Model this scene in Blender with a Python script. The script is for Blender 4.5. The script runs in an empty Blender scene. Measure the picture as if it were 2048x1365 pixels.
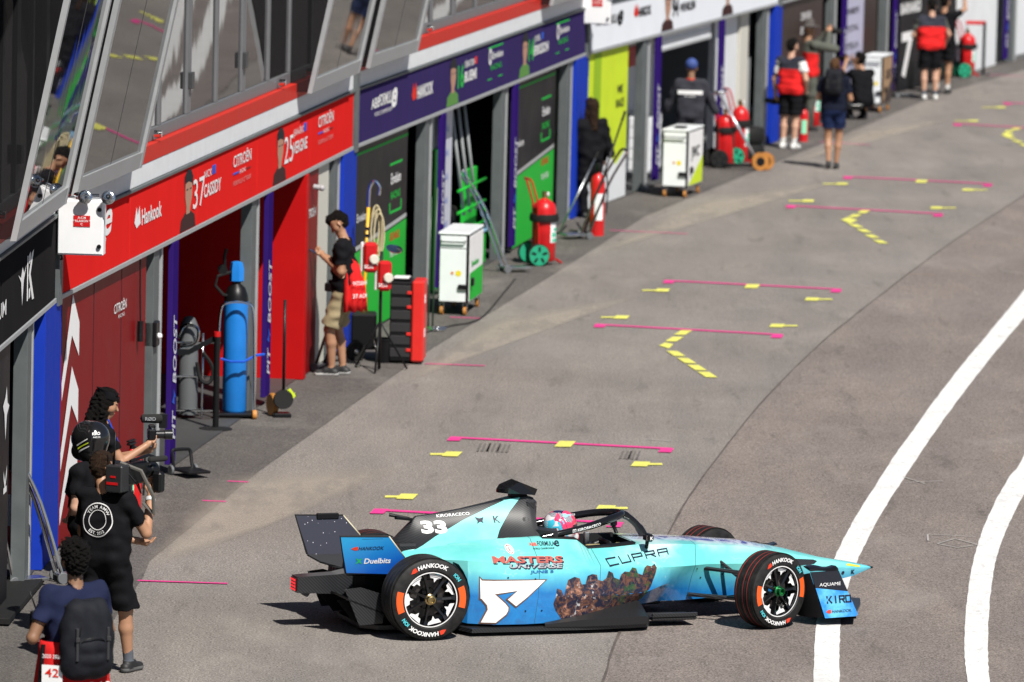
import bpy, bmesh, math, random
import numpy as np
from mathutils import Vector, Matrix
from mathutils.bvhtree import BVHTree
random.seed(7); np.random.seed(7)
PI = math.pi
scene = bpy.context.scene
COL = scene.collection

# ------------------------------------------------------------------ camera
CAM_H = 8.0542; PITCH = 0.11365621; ROLL = 0.02437934; FPX = 12342.0
_f = np.array([0, math.cos(PITCH), -math.sin(PITCH)]); _u = np.array([0, math.sin(PITCH), math.cos(PITCH)]); _x = np.array([1.0, 0, 0])
CX = math.cos(ROLL) * _x + math.sin(ROLL) * _u; CU = -math.sin(ROLL) * _x + math.cos(ROLL) * _u
cam = bpy.data.cameras.new('camera'); cam_o = bpy.data.objects.new('camera', cam); COL.objects.link(cam_o)
cam.sensor_fit = 'HORIZONTAL'; cam.sensor_width = 36.0; cam.lens = FPX / 2048 * 36.0
cam.clip_start = 0.5; cam.clip_end = 3000
cam_o.matrix_world = Matrix(((CX[0], CU[0], -_f[0], 0), (CX[1], CU[1], -_f[1], 0), (CX[2], CU[2], -_f[2], CAM_H), (0, 0, 0, 1)))
cam.dof.use_dof = True; cam.dof.focus_distance = 50.3; cam.dof.aperture_fstop = 3.2; cam.dof.aperture_blades = 0
scene.camera = cam_o

# ------------------------------------------------------------------ sky, sun, exposure
SUN_DIR = Vector((0.36, -0.72, 0.98)).normalized()          # towards the sun
world = bpy.data.worlds.new('World'); scene.world = world; world.use_nodes = True
wn = world.node_tree.nodes; wl = world.node_tree.links
sky = wn.new('ShaderNodeTexSky'); sky.sky_type = 'NISHITA'; sky.sun_disc = False; sky.air_density = .75; sky.dust_density = .3
sky.sun_elevation = math.asin(SUN_DIR.z); sky.sun_rotation = math.atan2(SUN_DIR.x, SUN_DIR.y)
bg = wn['Background']; bg.inputs['Strength'].default_value = 0.05
wl.new(sky.outputs[0], bg.inputs['Color'])
sun = bpy.data.lights.new('sun', 'SUN'); sun.energy = 5.0; sun.angle = math.radians(0.53); sun.color = (1.0, 0.955, 0.89)
sun_o = bpy.data.objects.new('sun', sun); COL.objects.link(sun_o)
sun_o.rotation_euler = SUN_DIR.to_track_quat('Z', 'Y').to_euler(); sun_o.location = (20, -20, 40)
vs = scene.view_settings; vs.view_transform = 'Standard'; vs.look = 'None'; vs.exposure = 0.4; vs.gamma = 1.0; vs.use_curve_mapping = False

def at(px, py, z=0.0):
    """point of the ground (or of height z) seen at a photo position: survey of the place from the calibrated camera"""
    d = _f + CX * (px - 1024) / FPX - CU * (py - 682.5) / FPX
    t = (z - CAM_H) / d[2]
    return Vector((d[0] * t, d[1] * t, z))
def at_y(px, py, y):
    d = _f + CX * (px - 1024) / FPX - CU * (py - 682.5) / FPX
    t = y / d[1]
    return Vector((d[0] * t, y, CAM_H + d[2] * t))

# ------------------------------------------------------------------ materials
MATS = {}
def srgb(r, g, b):
    f = lambda c: (c / 255 / 12.92) if c <= 10 else (((c / 255) + .055) / 1.055) ** 2.4
    return (f(r), f(g), f(b))
def mat(name, col=(.5, .5, .5), rough=.5, metal=0., spec=.5, var=0., vscale=6., bump=0., bscale=40., coat=0., ior=None):
    if name in MATS: return MATS[name]
    m = bpy.data.materials.new(name); m.use_nodes = True
    n = m.node_tree.nodes; l = m.node_tree.links; b = n['Principled BSDF']
    b.inputs['Base Color'].default_value = (*col, 1); b.inputs['Roughness'].default_value = rough
    b.inputs['Metallic'].default_value = metal; b.inputs['Specular IOR Level'].default_value = spec
    if coat: b.inputs['Coat Weight'].default_value = coat; b.inputs['Coat Roughness'].default_value = .04
    if ior: b.inputs['IOR'].default_value = ior
    if var or bump:
        tc = n.new('ShaderNodeTexCoord')
    if var:
        no = n.new('ShaderNodeTexNoise'); no.inputs['Scale'].default_value = vscale; no.inputs['Detail'].default_value = 5
        l.new(tc.outputs['Object'], no.inputs['Vector'])
        mr = n.new('ShaderNodeMapRange'); mr.inputs['From Min'].default_value = .3; mr.inputs['From Max'].default_value = .7
        mr.inputs['To Min'].default_value = 1 - var; mr.inputs['To Max'].default_value = 1 + var
        l.new(no.outputs['Fac'], mr.inputs['Value'])
        mx = n.new('ShaderNodeMix'); mx.data_type = 'RGBA'; mx.blend_type = 'MULTIPLY'; mx.inputs[0].default_value = 1
        mx.inputs[6].default_value = (*col, 1); l.new(mr.outputs[0], mx.inputs[7]); l.new(mx.outputs[2], b.inputs['Base Color'])
        r2 = n.new('ShaderNodeMapRange'); r2.inputs['To Min'].default_value = max(.02, rough - .1); r2.inputs['To Max'].default_value = min(1, rough + .1)
        l.new(no.outputs['Fac'], r2.inputs['Value']); l.new(r2.outputs[0], b.inputs['Roughness'])
    if bump:
        nb = n.new('ShaderNodeTexNoise'); nb.inputs['Scale'].default_value = bscale; nb.inputs['Detail'].default_value = 4
        l.new(tc.outputs['Object'], nb.inputs['Vector'])
        bp = n.new('ShaderNodeBump'); bp.inputs['Strength'].default_value = bump; bp.inputs['Distance'].default_value = .02
        l.new(nb.outputs['Fac'], bp.inputs['Height']); l.new(bp.outputs[0], b.inputs['Normal'])
    MATS[name] = m
    return m
class NT:
    """tiny node helper"""
    def __init__(s, m): s.n = m.node_tree.nodes; s.l = m.node_tree.links; s.b = s.n['Principled BSDF']
    def _in(s, sock, v):
        if hasattr(v, 'is_output'): s.l.new(v, sock)
        elif v is not None: sock.default_value = v
    def math(s, op, a, b=None, clamp=False):
        x = s.n.new('ShaderNodeMath'); x.operation = op; x.use_clamp = clamp; s._in(x.inputs[0], a)
        if b is not None: s._in(x.inputs[1], b)
        return x.outputs[0]
    def xyz(s, kind='Object'):
        t = s.n.new('ShaderNodeTexCoord'); p = s.n.new('ShaderNodeSeparateXYZ'); s.l.new(t.outputs[kind], p.inputs[0]); return t.outputs[kind], p.outputs
    def noise(s, vec, scale, detail=4, rough=.5, dist=0, mapscale=None):
        if mapscale:
            mp = s.n.new('ShaderNodeMapping'); mp.inputs['Scale'].default_value = mapscale; s.l.new(vec, mp.inputs[0]); vec = mp.outputs[0]
        x = s.n.new('ShaderNodeTexNoise'); x.inputs['Scale'].default_value = scale; x.inputs['Detail'].default_value = detail; x.inputs['Roughness'].default_value = rough; x.inputs['Distortion'].default_value = dist
        s.l.new(vec, x.inputs['Vector']); return x.outputs['Fac']
    def ramp(s, v, a, b, c=0., d=1.):
        x = s.n.new('ShaderNodeMapRange'); s._in(x.inputs['Value'], v)
        for k, q in (('From Min', a), ('From Max', b), ('To Min', c), ('To Max', d)): x.inputs[k].default_value = q
        return x.outputs[0]
    def mix(s, f, a, b, blend='MIX'):
        x = s.n.new('ShaderNodeMix'); x.data_type = 'RGBA'; x.blend_type = blend; s._in(x.inputs[0], f)
        for i, v in ((6, a), (7, b)):
            if hasattr(v, 'is_output'): s.l.new(v, x.inputs[i])
            else: x.inputs[i].default_value = (*v[:3], 1)
        return x.outputs[2]
    def bump(s, h, strength=.3, dist=.01):
        x = s.n.new('ShaderNodeBump'); x.inputs['Strength'].default_value = strength; x.inputs['Distance'].default_value = dist
        s.l.new(h, x.inputs['Height']); s.l.new(x.outputs[0], s.b.inputs['Normal'])
    def col(s, v): s._in(s.b.inputs['Base Color'], v)

# ------------------------------------------------------------------ mesh builder
def xf(M, v): return M @ Vector(v)
class MB:
    def __init__(s): s.v = []; s.f = []; s.m = []; s.sm = []
    def add(s, vs, fs, mi=0, smooth=False, M=None):
        k = len(s.v)
        s.v += [tuple(M @ Vector(v)) for v in vs] if M is not None else [tuple(v) for v in vs]
        for f in fs: s.f.append(tuple(i + k for i in f)); s.m.append(mi); s.sm.append(smooth)
        return s
    def box(s, lo, hi, mi=0, M=None, bev=0.0):
        x0, y0, z0 = lo; x1, y1, z1 = hi
        if bev > 0:
            b = min(bev, (x1 - x0) / 2.01, (y1 - y0) / 2.01, (z1 - z0) / 2.01)
            vs = []
            for (sx, X) in ((-1, (x0, x1)), (1, (x0, x1))): pass
            vs = []; idx = {}
            for i, X in enumerate((x0, x1)):
                for j, Y in enumerate((y0, y1)):
                    for k, Z in enumerate((z0, z1)):
                        dx, dy, dz = (b if i == 0 else -b), (b if j == 0 else -b), (b if k == 0 else -b)
                        idx[i, j, k, 0] = len(vs); vs.append((X, Y + dy, Z + dz))
                        idx[i, j, k, 1] = len(vs); vs.append((X + dx, Y, Z + dz))
                        idx[i, j, k, 2] = len(vs); vs.append((X + dx, Y + dy, Z))
            g = lambda i, j, k, a: idx[i, j, k, a]
            fs = []
            for i in (0, 1):
                fs.append((g(i,0,0,0), g(i,1,0,0), g(i,1,1,0), g(i,0,1,0))); fs.append((g(0,i,0,1), g(1,i,0,1), g(1,i,1,1), g(0,i,1,1))); fs.append((g(0,0,i,2), g(1,0,i,2), g(1,1,i,2), g(0,1,i,2)))
            for a in (0, 1):
                for c in (0, 1):
                    fs.append((g(a,c,0,0), g(a,c,1,0), g(a,c,1,1), g(a,c,0,1)))
                    fs.append((g(a,0,c,0), g(a,1,c,0), g(a,1,c,2), g(a,0,c,2)))
                    fs.append((g(0,a,c,1), g(1,a,c,1), g(1,a,c,2), g(0,a,c,2)))
            for i in (0,1):
                for j in (0,1):
                    for k in (0,1): fs.append((g(i,j,k,0), g(i,j,k,1), g(i,j,k,2)))
            return s.add(vs, fs, mi, False, M)
        vs = [(x, y, z) for x in (x0, x1) for y in (y0, y1) for z in (z0, z1)]
        return s.add(vs, [(0, 1, 3, 2), (4, 6, 7, 5), (0, 4, 5, 1), (2, 3, 7, 6), (0, 2, 6, 4), (1, 5, 7, 3)], mi, False, M)
    def cyl(s, a, b, r0, r1=None, n=12, mi=0, caps=True, smooth=True):
        return s.tube([a, b], [r0, r0 if r1 is None else r1], n, mi, caps, smooth)
    def tube(s, path, r, n=8, mi=0, caps=True, smooth=True, closed=False):
        P = [Vector(p) for p in path]; k = len(P)
        R = r if isinstance(r, (list, tuple)) else [r] * k
        vs = []; fs = []; up = None
        for i, p in enumerate(P):
            if closed: t = P[(i + 1) % k] - P[i - 1]
            else: t = (P[min(i + 1, k - 1)] - P[max(i - 1, 0)])
            t = t.normalized() if t.length > 1e-9 else Vector((0, 0, 1))
            if up is None: up = t.orthogonal().normalized()
            up = (up - t * up.dot(t)); up = up.normalized() if up.length > 1e-6 else t.orthogonal().normalized()
            w = t.cross(up)
            for j in range(n):
                a = 2 * PI * j / n; vs.append(p + (up * math.cos(a) + w * math.sin(a)) * R[i])
        for i in range(k if closed else k - 1):
            for j in range(n):
                q = ((i + 1) % k) * n
                fs.append((i * n + j, i * n + (j + 1) % n, q + (j + 1) % n, q + j))
        s.add(vs, fs, mi, smooth)
        if caps and not closed:
            s.add(vs[:n], [tuple(range(n - 1, -1, -1))], mi); s.add(vs[-n:], [tuple(range(n))], mi)
        return s
    def lathe(s, prof, o=(0, 0, 0), ax=(0, 0, 1), n=24, mi=0, smooth=True, mis=None):
        """prof: list of (r, h) along axis"""
        A = Vector(ax).normalized(); U = A.orthogonal().normalized(); W = A.cross(U); O = Vector(o)
        vs = []; 
        for (r, h) in prof:
            for j in range(n):
                a = 2 * PI * j / n; vs.append(O + A * h + (U * math.cos(a) + W * math.sin(a)) * r)
        for i in range(len(prof) - 1):
            s.add([], [], mi)
        k = len(s.v); s.v += [tuple(v) for v in vs]
        for i in range(len(prof) - 1):
            for j in range(n):
                s.f.append((k + i * n + j, k + i * n + (j + 1) % n, k + (i + 1) * n + (j + 1) % n, k + (i + 1) * n + j)); s.m.append(mis[i] if mis else mi); s.sm.append(smooth)
        return s
    def ball(s, c, r, n=12, m=8, mi=0):
        rx, ry, rz = r if isinstance(r, (tuple, list)) else (r, r, r)
        vs = []; fs = []
        for i in range(m + 1):
            t = PI * i / m
            for j in range(n):
                a = 2 * PI * j / n; vs.append((c[0] + rx * math.sin(t) * math.cos(a), c[1] + ry * math.sin(t) * math.sin(a), c[2] + rz * math.cos(t)))
        for i in range(m):
            for j in range(n): fs.append((i * n + j, (i + 1) * n + j, (i + 1) * n + (j + 1) % n, i * n + (j + 1) % n))
        return s.add(vs, fs, mi, True)
    def prism(s, poly, d, mi=0, M=None, side=None):
        """poly in local XY, extruded along local Z from 0 to d"""
        n = len(poly); vs = [(x, y, 0) for x, y in poly] + [(x, y, d) for x, y in poly]
        s.add(vs, [tuple(range(n - 1, -1, -1)), tuple(range(n, 2 * n))], mi, False, M)
        s.add(vs, [(i, (i + 1) % n, n + (i + 1) % n, n + i) for i in range(n)], mi if side is None else side, False, M)
        return s
    def loft(s, secs, mi=0, smooth=True, close=False, caps=False, skip=None):
        n = len(secs[0]); k = len(s.v)
        for c in secs: s.v += [tuple(p) for p in c]
        for i in range(len(secs) - 1):
            for j in range(n if close else n - 1):
                if skip and skip(i, j): continue
                s.f.append((k + i * n + j, k + i * n + (j + 1) % n, k + (i + 1) * n + (j + 1) % n, k + (i + 1) * n + j)); s.m.append(mi); s.sm.append(smooth)
        if caps:
            s.f.append(tuple(range(k, k + n))); s.m.append(mi); s.sm.append(False)
            s.f.append(tuple(range(k + (len(secs) - 1) * n, k + len(secs) * n))); s.m.append(mi); s.sm.append(False)
        return s
    def mesh(s, name, mats, fixn=True, sharp=None):
        me = bpy.data.meshes.new(name); me.from_pydata(s.v, [], s.f); me.update()
        for m in (mats if isinstance(mats, (list, tuple)) else [mats]): me.materials.append(m)
        me.polygons.foreach_set('material_index', s.m); me.polygons.foreach_set('use_smooth', s.sm)
        if fixn or sharp:
            bm = bmesh.new(); bm.from_mesh(me); bmesh.ops.remove_doubles(bm, verts=bm.verts, dist=1e-5)
            if fixn: bmesh.ops.recalc_face_normals(bm, faces=bm.faces)
            if sharp:
                for e in bm.edges:
                    if len(e.link_faces) == 2 and e.calc_face_angle(0) > sharp: e.smooth = False
            bm.to_mesh(me); bm.free()
        return me
    def build(s, name, mats, parent=None, fixn=True, sharp=math.radians(38)):
        return link(name, s.mesh(name, mats, fixn, sharp), parent)
def link(name, me, parent=None):
    o = bpy.data.objects.new(name, me); COL.objects.link(o)
    if parent is not None: o.parent = parent
    return o
def tag(o, label=None, cat=None, group=None, kind=None):
    if label: o['label'] = label
    if cat: o['category'] = cat
    if group: o['group'] = group
    if kind: o['kind'] = kind
    return o
def thing(name, loc, rz, label, cat, group=None):
    o = bpy.data.objects.new(name, None); COL.objects.link(o); o.empty_display_size = .2
    o.location = loc; o.rotation_euler = (0, 0, rz)
    return tag(o, label, cat, group)
def clone(root, loc, rz, label, group=None):
    r = root.copy(); COL.objects.link(r); r.location = loc; r.rotation_euler = (0, 0, rz); r['label'] = label
    if group: r['group'] = group
    for ch in list(root.children):
        c = ch.copy(); COL.objects.link(c); c.parent = r
        for g in list(ch.children):
            d = g.copy(); COL.objects.link(d); d.parent = c
    return r

# ------------------------------------------------------------------ lettering
_TX = {}
def text2d(t, bold=0., shear=0., spacing=1.):
    key = (t, bold, shear, spacing)
    if key in _TX: return _TX[key]
    c = bpy.data.curves.new('t', 'FONT'); c.body = t; c.offset = bold; c.shear = shear; c.space_character = spacing; c.resolution_u = 3; c.fill_mode = 'FRONT'
    o = bpy.data.objects.new('t', c); COL.objects.link(o); bpy.context.view_layer.update()
    dg = bpy.context.evaluated_depsgraph_get(); me = bpy.data.meshes.new_from_object(o.evaluated_get(dg))
    bm = bmesh.new(); bm.from_mesh(me); bmesh.ops.triangulate(bm, faces=bm.faces); 
    V = np.array([v.co[:2] for v in bm.verts]) if len(bm.verts) else np.zeros((0, 2)); F = [tuple(v.index for v in f.verts) for f in bm.faces]
    bm.free(); bpy.data.meshes.remove(me); bpy.data.objects.remove(o); bpy.data.curves.remove(c)
    if len(V):
        V[:, 0] -= V[:, 0].min(); V /= .73     # cap height of the built-in font
    w = V[:, 0].max() if len(V) else 0
    _TX[key] = (V, F, w); return _TX[key]
def lettering(mb, t, fn, h, w=None, bold=0., shear=0., mi=0, align='l', spacing=1.):
    """fn(u, v) -> 3D point; h cap height, w total width"""
    V, F, W = text2d(t, bold, shear, spacing)
    if not len(V): return
    sx = (w / W) if w else h
    off = {'l': 0, 'c': -.5, 'r': -1}[align] * W * sx
    mb.add([fn(u * sx + off, v * h) for u, v in V], F, mi)
def patch(mb, poly, fn, mi=0, cuts=0):
    """flat outline mapped by fn, triangulated and cut finer so that it follows curved surfaces"""
    bm = bmesh.new(); vs = [bm.verts.new((x, y, 0)) for x, y in poly]; bm.faces.new(vs)
    bmesh.ops.triangulate(bm, faces=bm.faces)
    for _ in range(cuts):
        bmesh.ops.subdivide_edges(bm, edges=[e for e in bm.edges if e.calc_length() > .04], cuts=1)
        bmesh.ops.triangulate(bm, faces=bm.faces)
    bm.verts.index_update()
    mb.add([fn(v.co.x, v.co.y) for v in bm.verts], [tuple(v.index for v in f.verts) for f in bm.faces], mi); bm.free()

# common materials
WHITE = mat('white_paint', (.8, .8, .8), .45, var=.04)
BLACK = mat('black_plastic', (.006, .006, .007), .4, spec=.3)
RUBBER = mat('rubber', (.011, .011, .011), .75, spec=.25, var=.2, vscale=30)
CHROME = mat('chrome', (.75, .76, .78), .12, metal=1)
STEEL = mat('brushed_steel', (.5, .52, .54), .32, metal=1, var=.15, vscale=14)
ALU = mat('window_aluminium', (.36, .375, .385), .45, metal=.2, var=.05, vscale=8)
ALUD = mat('shaded_dark_aluminium', (.05, .052, .055), .45, metal=.2, var=.05)  # darker copy of the aluminium, shade put into its colour; also dark joints
RED = mat('red_paint', (.50, .010, .012), .35, spec=.35, coat=.15, var=.16, vscale=7)
REDC = mat('red_cloth', (.62, .02, .02), .8, bump=.5, bscale=18)
ORANGE = mat('orange_wheel', (.42, .17, .03), .55, var=.2)
BRASS = mat('brass_metal', (.55, .42, .2), .25, metal=1)
YELLOW = mat('yellow_paint', (.75, .6, .02), .5)
# ------------------------------------------------------------------ ground
def asphalt(name, c1, c2, grain=1.0, worn=None):
    m = mat(name, c1, .9, spec=.06); t = NT(m); v, p = t.xyz('Object')
    big = t.noise(v, .35, 5, .6); streak = t.noise(v, 1.0, 5, .62, mapscale=(1.5, .28, 1)); mid = t.noise(v, 7, 4, .6)
    fine = t.noise(v, 55, 3, .8); fine2 = t.noise(v, 24, 3, .7)
    c = t.mix(t.ramp(big, .35, .65), c1, c2)
    c = t.mix(1.0, c, t.mix(t.ramp(streak, .3, .72), (.86, .86, .87), (1.12, 1.11, 1.09)), 'MULTIPLY')
    c = t.mix(1.0, c, t.mix(t.ramp(mid, .3, .7), (.93, .93, .93), (1.06, 1.06, 1.06)), 'MULTIPLY')
    g = t.ramp(fine, .36, .66, 1 - .62 * grain, 1 + .62 * grain); g2 = t.ramp(fine2, .3, .7, 1 - .18 * grain, 1 + .18 * grain)
    c = t.mix(1.0, c, g, 'MULTIPLY'); c = t.mix(1.0, c, g2, 'MULTIPLY')
    # pale chippings, dark oily spots
    chip = t.ramp(t.noise(v, 80, 1, .5), .66, .73); c = t.mix(t.math('MULTIPLY', chip, .4), c, (.42, .39, .36))
    scf = t.ramp(t.noise(v, 1.0, 6, .7, dist=.35, mapscale=(3.2, .42, 1)), .58, .72); c = t.mix(t.math('MULTIPLY', scf, .5), c, (.07, .064, .06))
    pale = t.ramp(t.noise(v, .55, 5, .65, dist=.3, mapscale=(1.3, .5, 1)), .56, .74); c = t.mix(t.math('MULTIPLY', pale, .35), c, (.34, .315, .285))
    oil = t.ramp(t.noise(v, 1.15, 4, .6, mapscale=(1.7, 1.3, 1)), .67, .77); c = t.mix(t.math('MULTIPLY', oil, .6), c, (.05, .047, .045))
    rust = t.ramp(t.noise(v, .8, 3, .6, mapscale=(.6, .5, 1)), .70, .80); c = t.mix(t.math('MULTIPLY', rust, .25), c, (.22, .13, .07))
    t.col(c); t.bump(fine, .5, .006)
    return m
GREY_AS = asphalt('pit_lane_asphalt', (.198, .182, .168), (.23, .212, .197))
BROWN_AS = asphalt('track_asphalt', (.188, .162, .149), (.213, .185, .171))
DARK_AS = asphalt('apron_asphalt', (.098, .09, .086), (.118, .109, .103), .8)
mb = MB(); mb.add([(-400, -200, 0), (600, -200, 0), (600, 1400, 0), (-400, 1400, 0)], [(0, 1, 2, 3)])
ground = tag(mb.build('pit_lane', GREY_AS), kind='structure')
def sheet(name, pts, m, z, parent=None):
    b = MB(); b.add([(p[0], p[1], z) for p in pts], [tuple(range(len(pts)))]); return b.build(name, m, parent)
def ribbon(L, Rr, z, sub=6, wob=0.):
    def cr(P, t):
        n = len(P) - 1; i = min(int(t), n - 1); f = t - i
        p0, p1, p2, p3 = P[max(i - 1, 0)], P[i], P[i + 1], P[min(i + 2, n)]
        return .5 * ((2 * p1) + (p2 - p0) * f + (2 * p0 - 5 * p1 + 4 * p2 - p3) * f * f + (3 * p1 - p0 - 3 * p2 + p3) * f ** 3)
    b = MB(); A = [Vector((p[0], p[1])) for p in L]; B = [Vector((p[0], p[1])) for p in Rr]
    n = (len(A) - 1) * sub; secs = []
    for i in range(n + 1):
        t = i / sub; a = cr(A, min(t, len(A) - 1 - 1e-6)); c = cr(B, min(t, len(B) - 1 - 1e-6))
        a = a + Vector((random.uniform(-wob, wob), 0)); c = c + Vector((random.uniform(-wob, wob), 0))
        secs.append([(a.x, a.y, z), (c.x, c.y, z)])
    b.loft(secs, smooth=False); return b
# brown track surface to the right of the seam
seam_px = [(1120, 1560), (1205, 1365), (1240, 1265), (1347, 1050), (1400, 964), (1512, 819), (1624, 704), (1742, 606), (1893, 493), (2048, 392)]
S = [at(*p) for p in seam_px]
d0 = (S[0] - S[1]); S = [S[0] + d0 * 6] + S; d1 = (S[-1] - S[-2]).normalized(); S = S + [S[-1] + d1 * k_ + Vector((.0006 * k_ * k_, 0, 0)) for k_ in (6, 14, 26, 42, 62, 90, 130)]
b = ribbon(S, [(p.x + 90, p.y - 6, 0) for p in S], .004); tag(b.build('track', BROWN_AS), kind='structure')
# crack along the seam
m = mat('seam_tar', (.085, .07, .063), .9, var=.4, vscale=5)
b = ribbon([(p.x - .009, p.y) for p in S], [(p.x + .009, p.y) for p in S], .008, wob=.006); b.build('tar_seam', m, ground)
# white boundary lines
z7 = lambda P: [at(1400 + x / 1.784, 600 + y / 1.784) for x, y in P]
WL = mat('white_road_paint', (.8, .8, .79), .8, spec=.1); t = NT(WL); v, p = t.xyz(); nz = t.noise(v, 26, 5, .7); nb = t.noise(v, 2.2, 4, .6)
rb0 = t.ramp(t.noise(v, 3.0, 6, .7, mapscale=(3, .8, 1)), .56, .70); t.col(t.mix(t.math('MULTIPLY', rb0, .35), t.mix(t.ramp(nz, .26, .46), (.36, .35, .34), t.mix(t.ramp(nb, .3, .7), (.60, .60, .59), (.72, .72, .71))), (.2, .19, .185))); t.bump(nz, .3, .004)
L1 = z7([(1300, -210), (1220, -110), (1130, 0), (1060, 85), (960, 205), (860, 330), (770, 455), (700, 550), (630, 660), (560, 770), (500, 880), (462, 970), (435, 1055), (417, 1140), (408, 1250), (405, 1365), (405, 1600)])
R1 = z7([(1362, -185), (1290, -92), (1205, 8), (1136, 92), (1045, 200), (950, 322), (857, 447), (790, 546), (718, 655), (648, 765), (590, 875), (548, 965), (522, 1050), (504, 1135), (498, 1250), (498, 1365), (503, 1600)])
L2 = z7([(1520, 130), (1400, 265), (1290, 390), (1210, 485), (1156, 557), (1100, 640), (1040, 750), (1000, 850), (970, 960), (950, 1100), (944, 1250), (953, 1365), (985, 1600)])
R2 = z7([(1610, 150), (1495, 280), (1385, 405), (1300, 500), (1243, 572), (1180, 655), (1122, 762), (1080, 858), (1050, 960), (1032, 1100), (1027, 1250), (1034, 1365), (1064, 1600)])
EX = [(21, 140), (15.25, 120), (11.35, 106), (8.6, 94.5)]; EX2 = [(21.9, 140), (16.0, 120), (11.95, 106), (9.3, 94), (7.45, 80), (6.25, 69.5)]
L1 = [Vector((x, y, 0)) for x, y in EX] + L1; R1 = [Vector((x + .36, y - .05, 0)) for x, y in EX] + R1; L2 = [Vector((x, y, 0)) for x, y in EX2] + L2[4:]; R2 = [Vector((x + .36, y - .05, 0)) for x, y in EX2] + R2[4:]
ribbon(L1, R1, .010, 8, .004).build('white_line', WL, ground); ribbon(L2, R2, .010, 8, .004).build('white_line', WL, ground)
# pink and yellow tape of the pit boxes
PINK = mat('pink_tape', (.80, .04, .28), .6, var=.18, vscale=12); YEL = mat('yellow_tape', (.76, .70, .12), .6, var=.15, vscale=12)
for m_, c_ in ((PINK, (.80, .04, .28)), (YEL, (.78, .76, .15))):
    t = NT(m_); v, p = t.xyz(); t.col(t.mix(t.math('MULTIPLY', t.ramp(t.noise(v, 38, 5, .75), .54, .70), .7), t.mix(t.ramp(t.noise(v, 5, 4, .6), .3, .7), tuple(q * .8 for q in c_), c_), (.2, .17, .16))); t.bump(t.noise(v, 60, 3, .7), .4, .004)
def tape(a, b2, w, m, name, z=.008):
    a = at(*a); b2 = at(*b2); d = (b2 - a).normalized(); n = Vector((-d.y, d.x, 0)) * w / 2
    sheet(name, [a - n, b2 - n, b2 + n, a + n], m, z, ground)
def quadpx(P, m, name, z=.008): sheet(name, [at(*p) for p in P], m, z, ground)
def blk(px, py, m, name, wx=.165, wy=.46, z=.0095, sl=.12):
    """square of tape: broad along the lane"""
    c = at(px, py)
    sheet(name, [(c.x - wx / 2 - sl * wy / 2, c.y - wy / 2), (c.x + wx / 2 - sl * wy / 2, c.y - wy / 2), (c.x + wx / 2 + sl * wy / 2, c.y + wy / 2), (c.x - wx / 2 + sl * wy / 2, c.y + wy / 2)], m, z, ground)
def pinkline(a, b2, mid=None):
    tape(a, b2, .12, PINK, 'pink_line')
    for p, s_ in ((a, 1), (b2, -1)): blk(p[0] + 10 * s_, p[1] + 3.5, PINK, 'pink_corner', .13, .32)
    if mid: blk(mid[0], mid[1] + 3, YEL, 'yellow_mark')
def ymark(px, py, s_):
    """s_=+1 tail to the left, block right; -1 mirrored"""
    k = 0.55 + 0.45 * (py + 1400) / 2400
    blk(px + 14 * s_ * k, py, YEL, 'yellow_mark', .16, .36); a = at(px - 30 * k * s_, py); c = at(px + 8 * k * s_, py)
    sheet('yellow_mark', [(a.x, a.y - .07), (c.x, c.y - .07), (c.x, c.y + .07), (a.x, a.y + .07)], YEL, .008, ground)
pinkline((900, 876), (1342, 899), (1130, 887)); ymark(890, 910, 1); ymark(1295, 930, -1)
pinkline((748, 1021), (1240, 1048)); ymark(800, 995, 1); ymark(1225, 1018, -1)
pinkline((1190, 650), (1564, 671)); ymark(1230, 636, 1); ymark(1567, 653, -1)
pinkline((1328, 562), (1682, 580), (1504, 571)); ymark(1312, 582, 1); ymark(1637, 600, -1)
pinkline((1572, 412), (1886, 429)); ymark(1604, 403, 1); ymark(1885, 417, -1)
pinkline((1686, 354), (1985, 369), (1843, 361)); ymark(1672, 369, 1); ymark(1948, 381, -1)
pinkline((1905, 248), (2180, 264)); ymark(1935, 243, 1)
pinkline((2005, 206), (2260, 218)); ymark(1990, 216, 1)
for px, py in ((1366, 667), (1349, 680), (1352, 709), (1373, 723), (1394, 737), (1415, 751)): blk(px, py, YEL, 'yellow_dash', .13, .50, .0095, .2 if py < 690 else -.16)
quadpx([(1318, 693), (1330, 687), (1347, 690), (1338, 699), (1350, 700)][:4], YEL, 'yellow_dash', .0097)
for px, py in ((1727, 425), (1710, 433), (1712, 453), (1728, 463), (1744, 474), (1761, 485)): blk(px, py, YEL, 'yellow_dash', .125, .44, .0095, .2 if py < 440 else -.16)
quadpx([(1682, 441), (1696, 436), (1716, 442), (1700, 449)], YEL, 'yellow_dash', .0097)
for px, py in ((2032, 259), (2018, 264), (2020, 276), (2035, 284), (2050, 292)): blk(px, py, YEL, 'yellow_dash', .125, .44, .0095, .2 if py < 268 else -.16)
quadpx([(2002, 270), (2014, 266), (2028, 271), (2014, 276)], YEL, 'yellow_dash', .0097)
for a, b2 in (((275, 1163), (455, 1169)), ((850, 729), (970, 733)), ((1220, 462), (1375, 469)), ((1640, 285), (1740, 291)), ((455, 964), (497, 966)), ((405, 1003), (452, 1005)), ((1960, 150), (2048, 154)), ((900, 636), (960, 638))):
    tape(a, b2, .055, PINK, 'pink_line', .0085)
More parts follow.
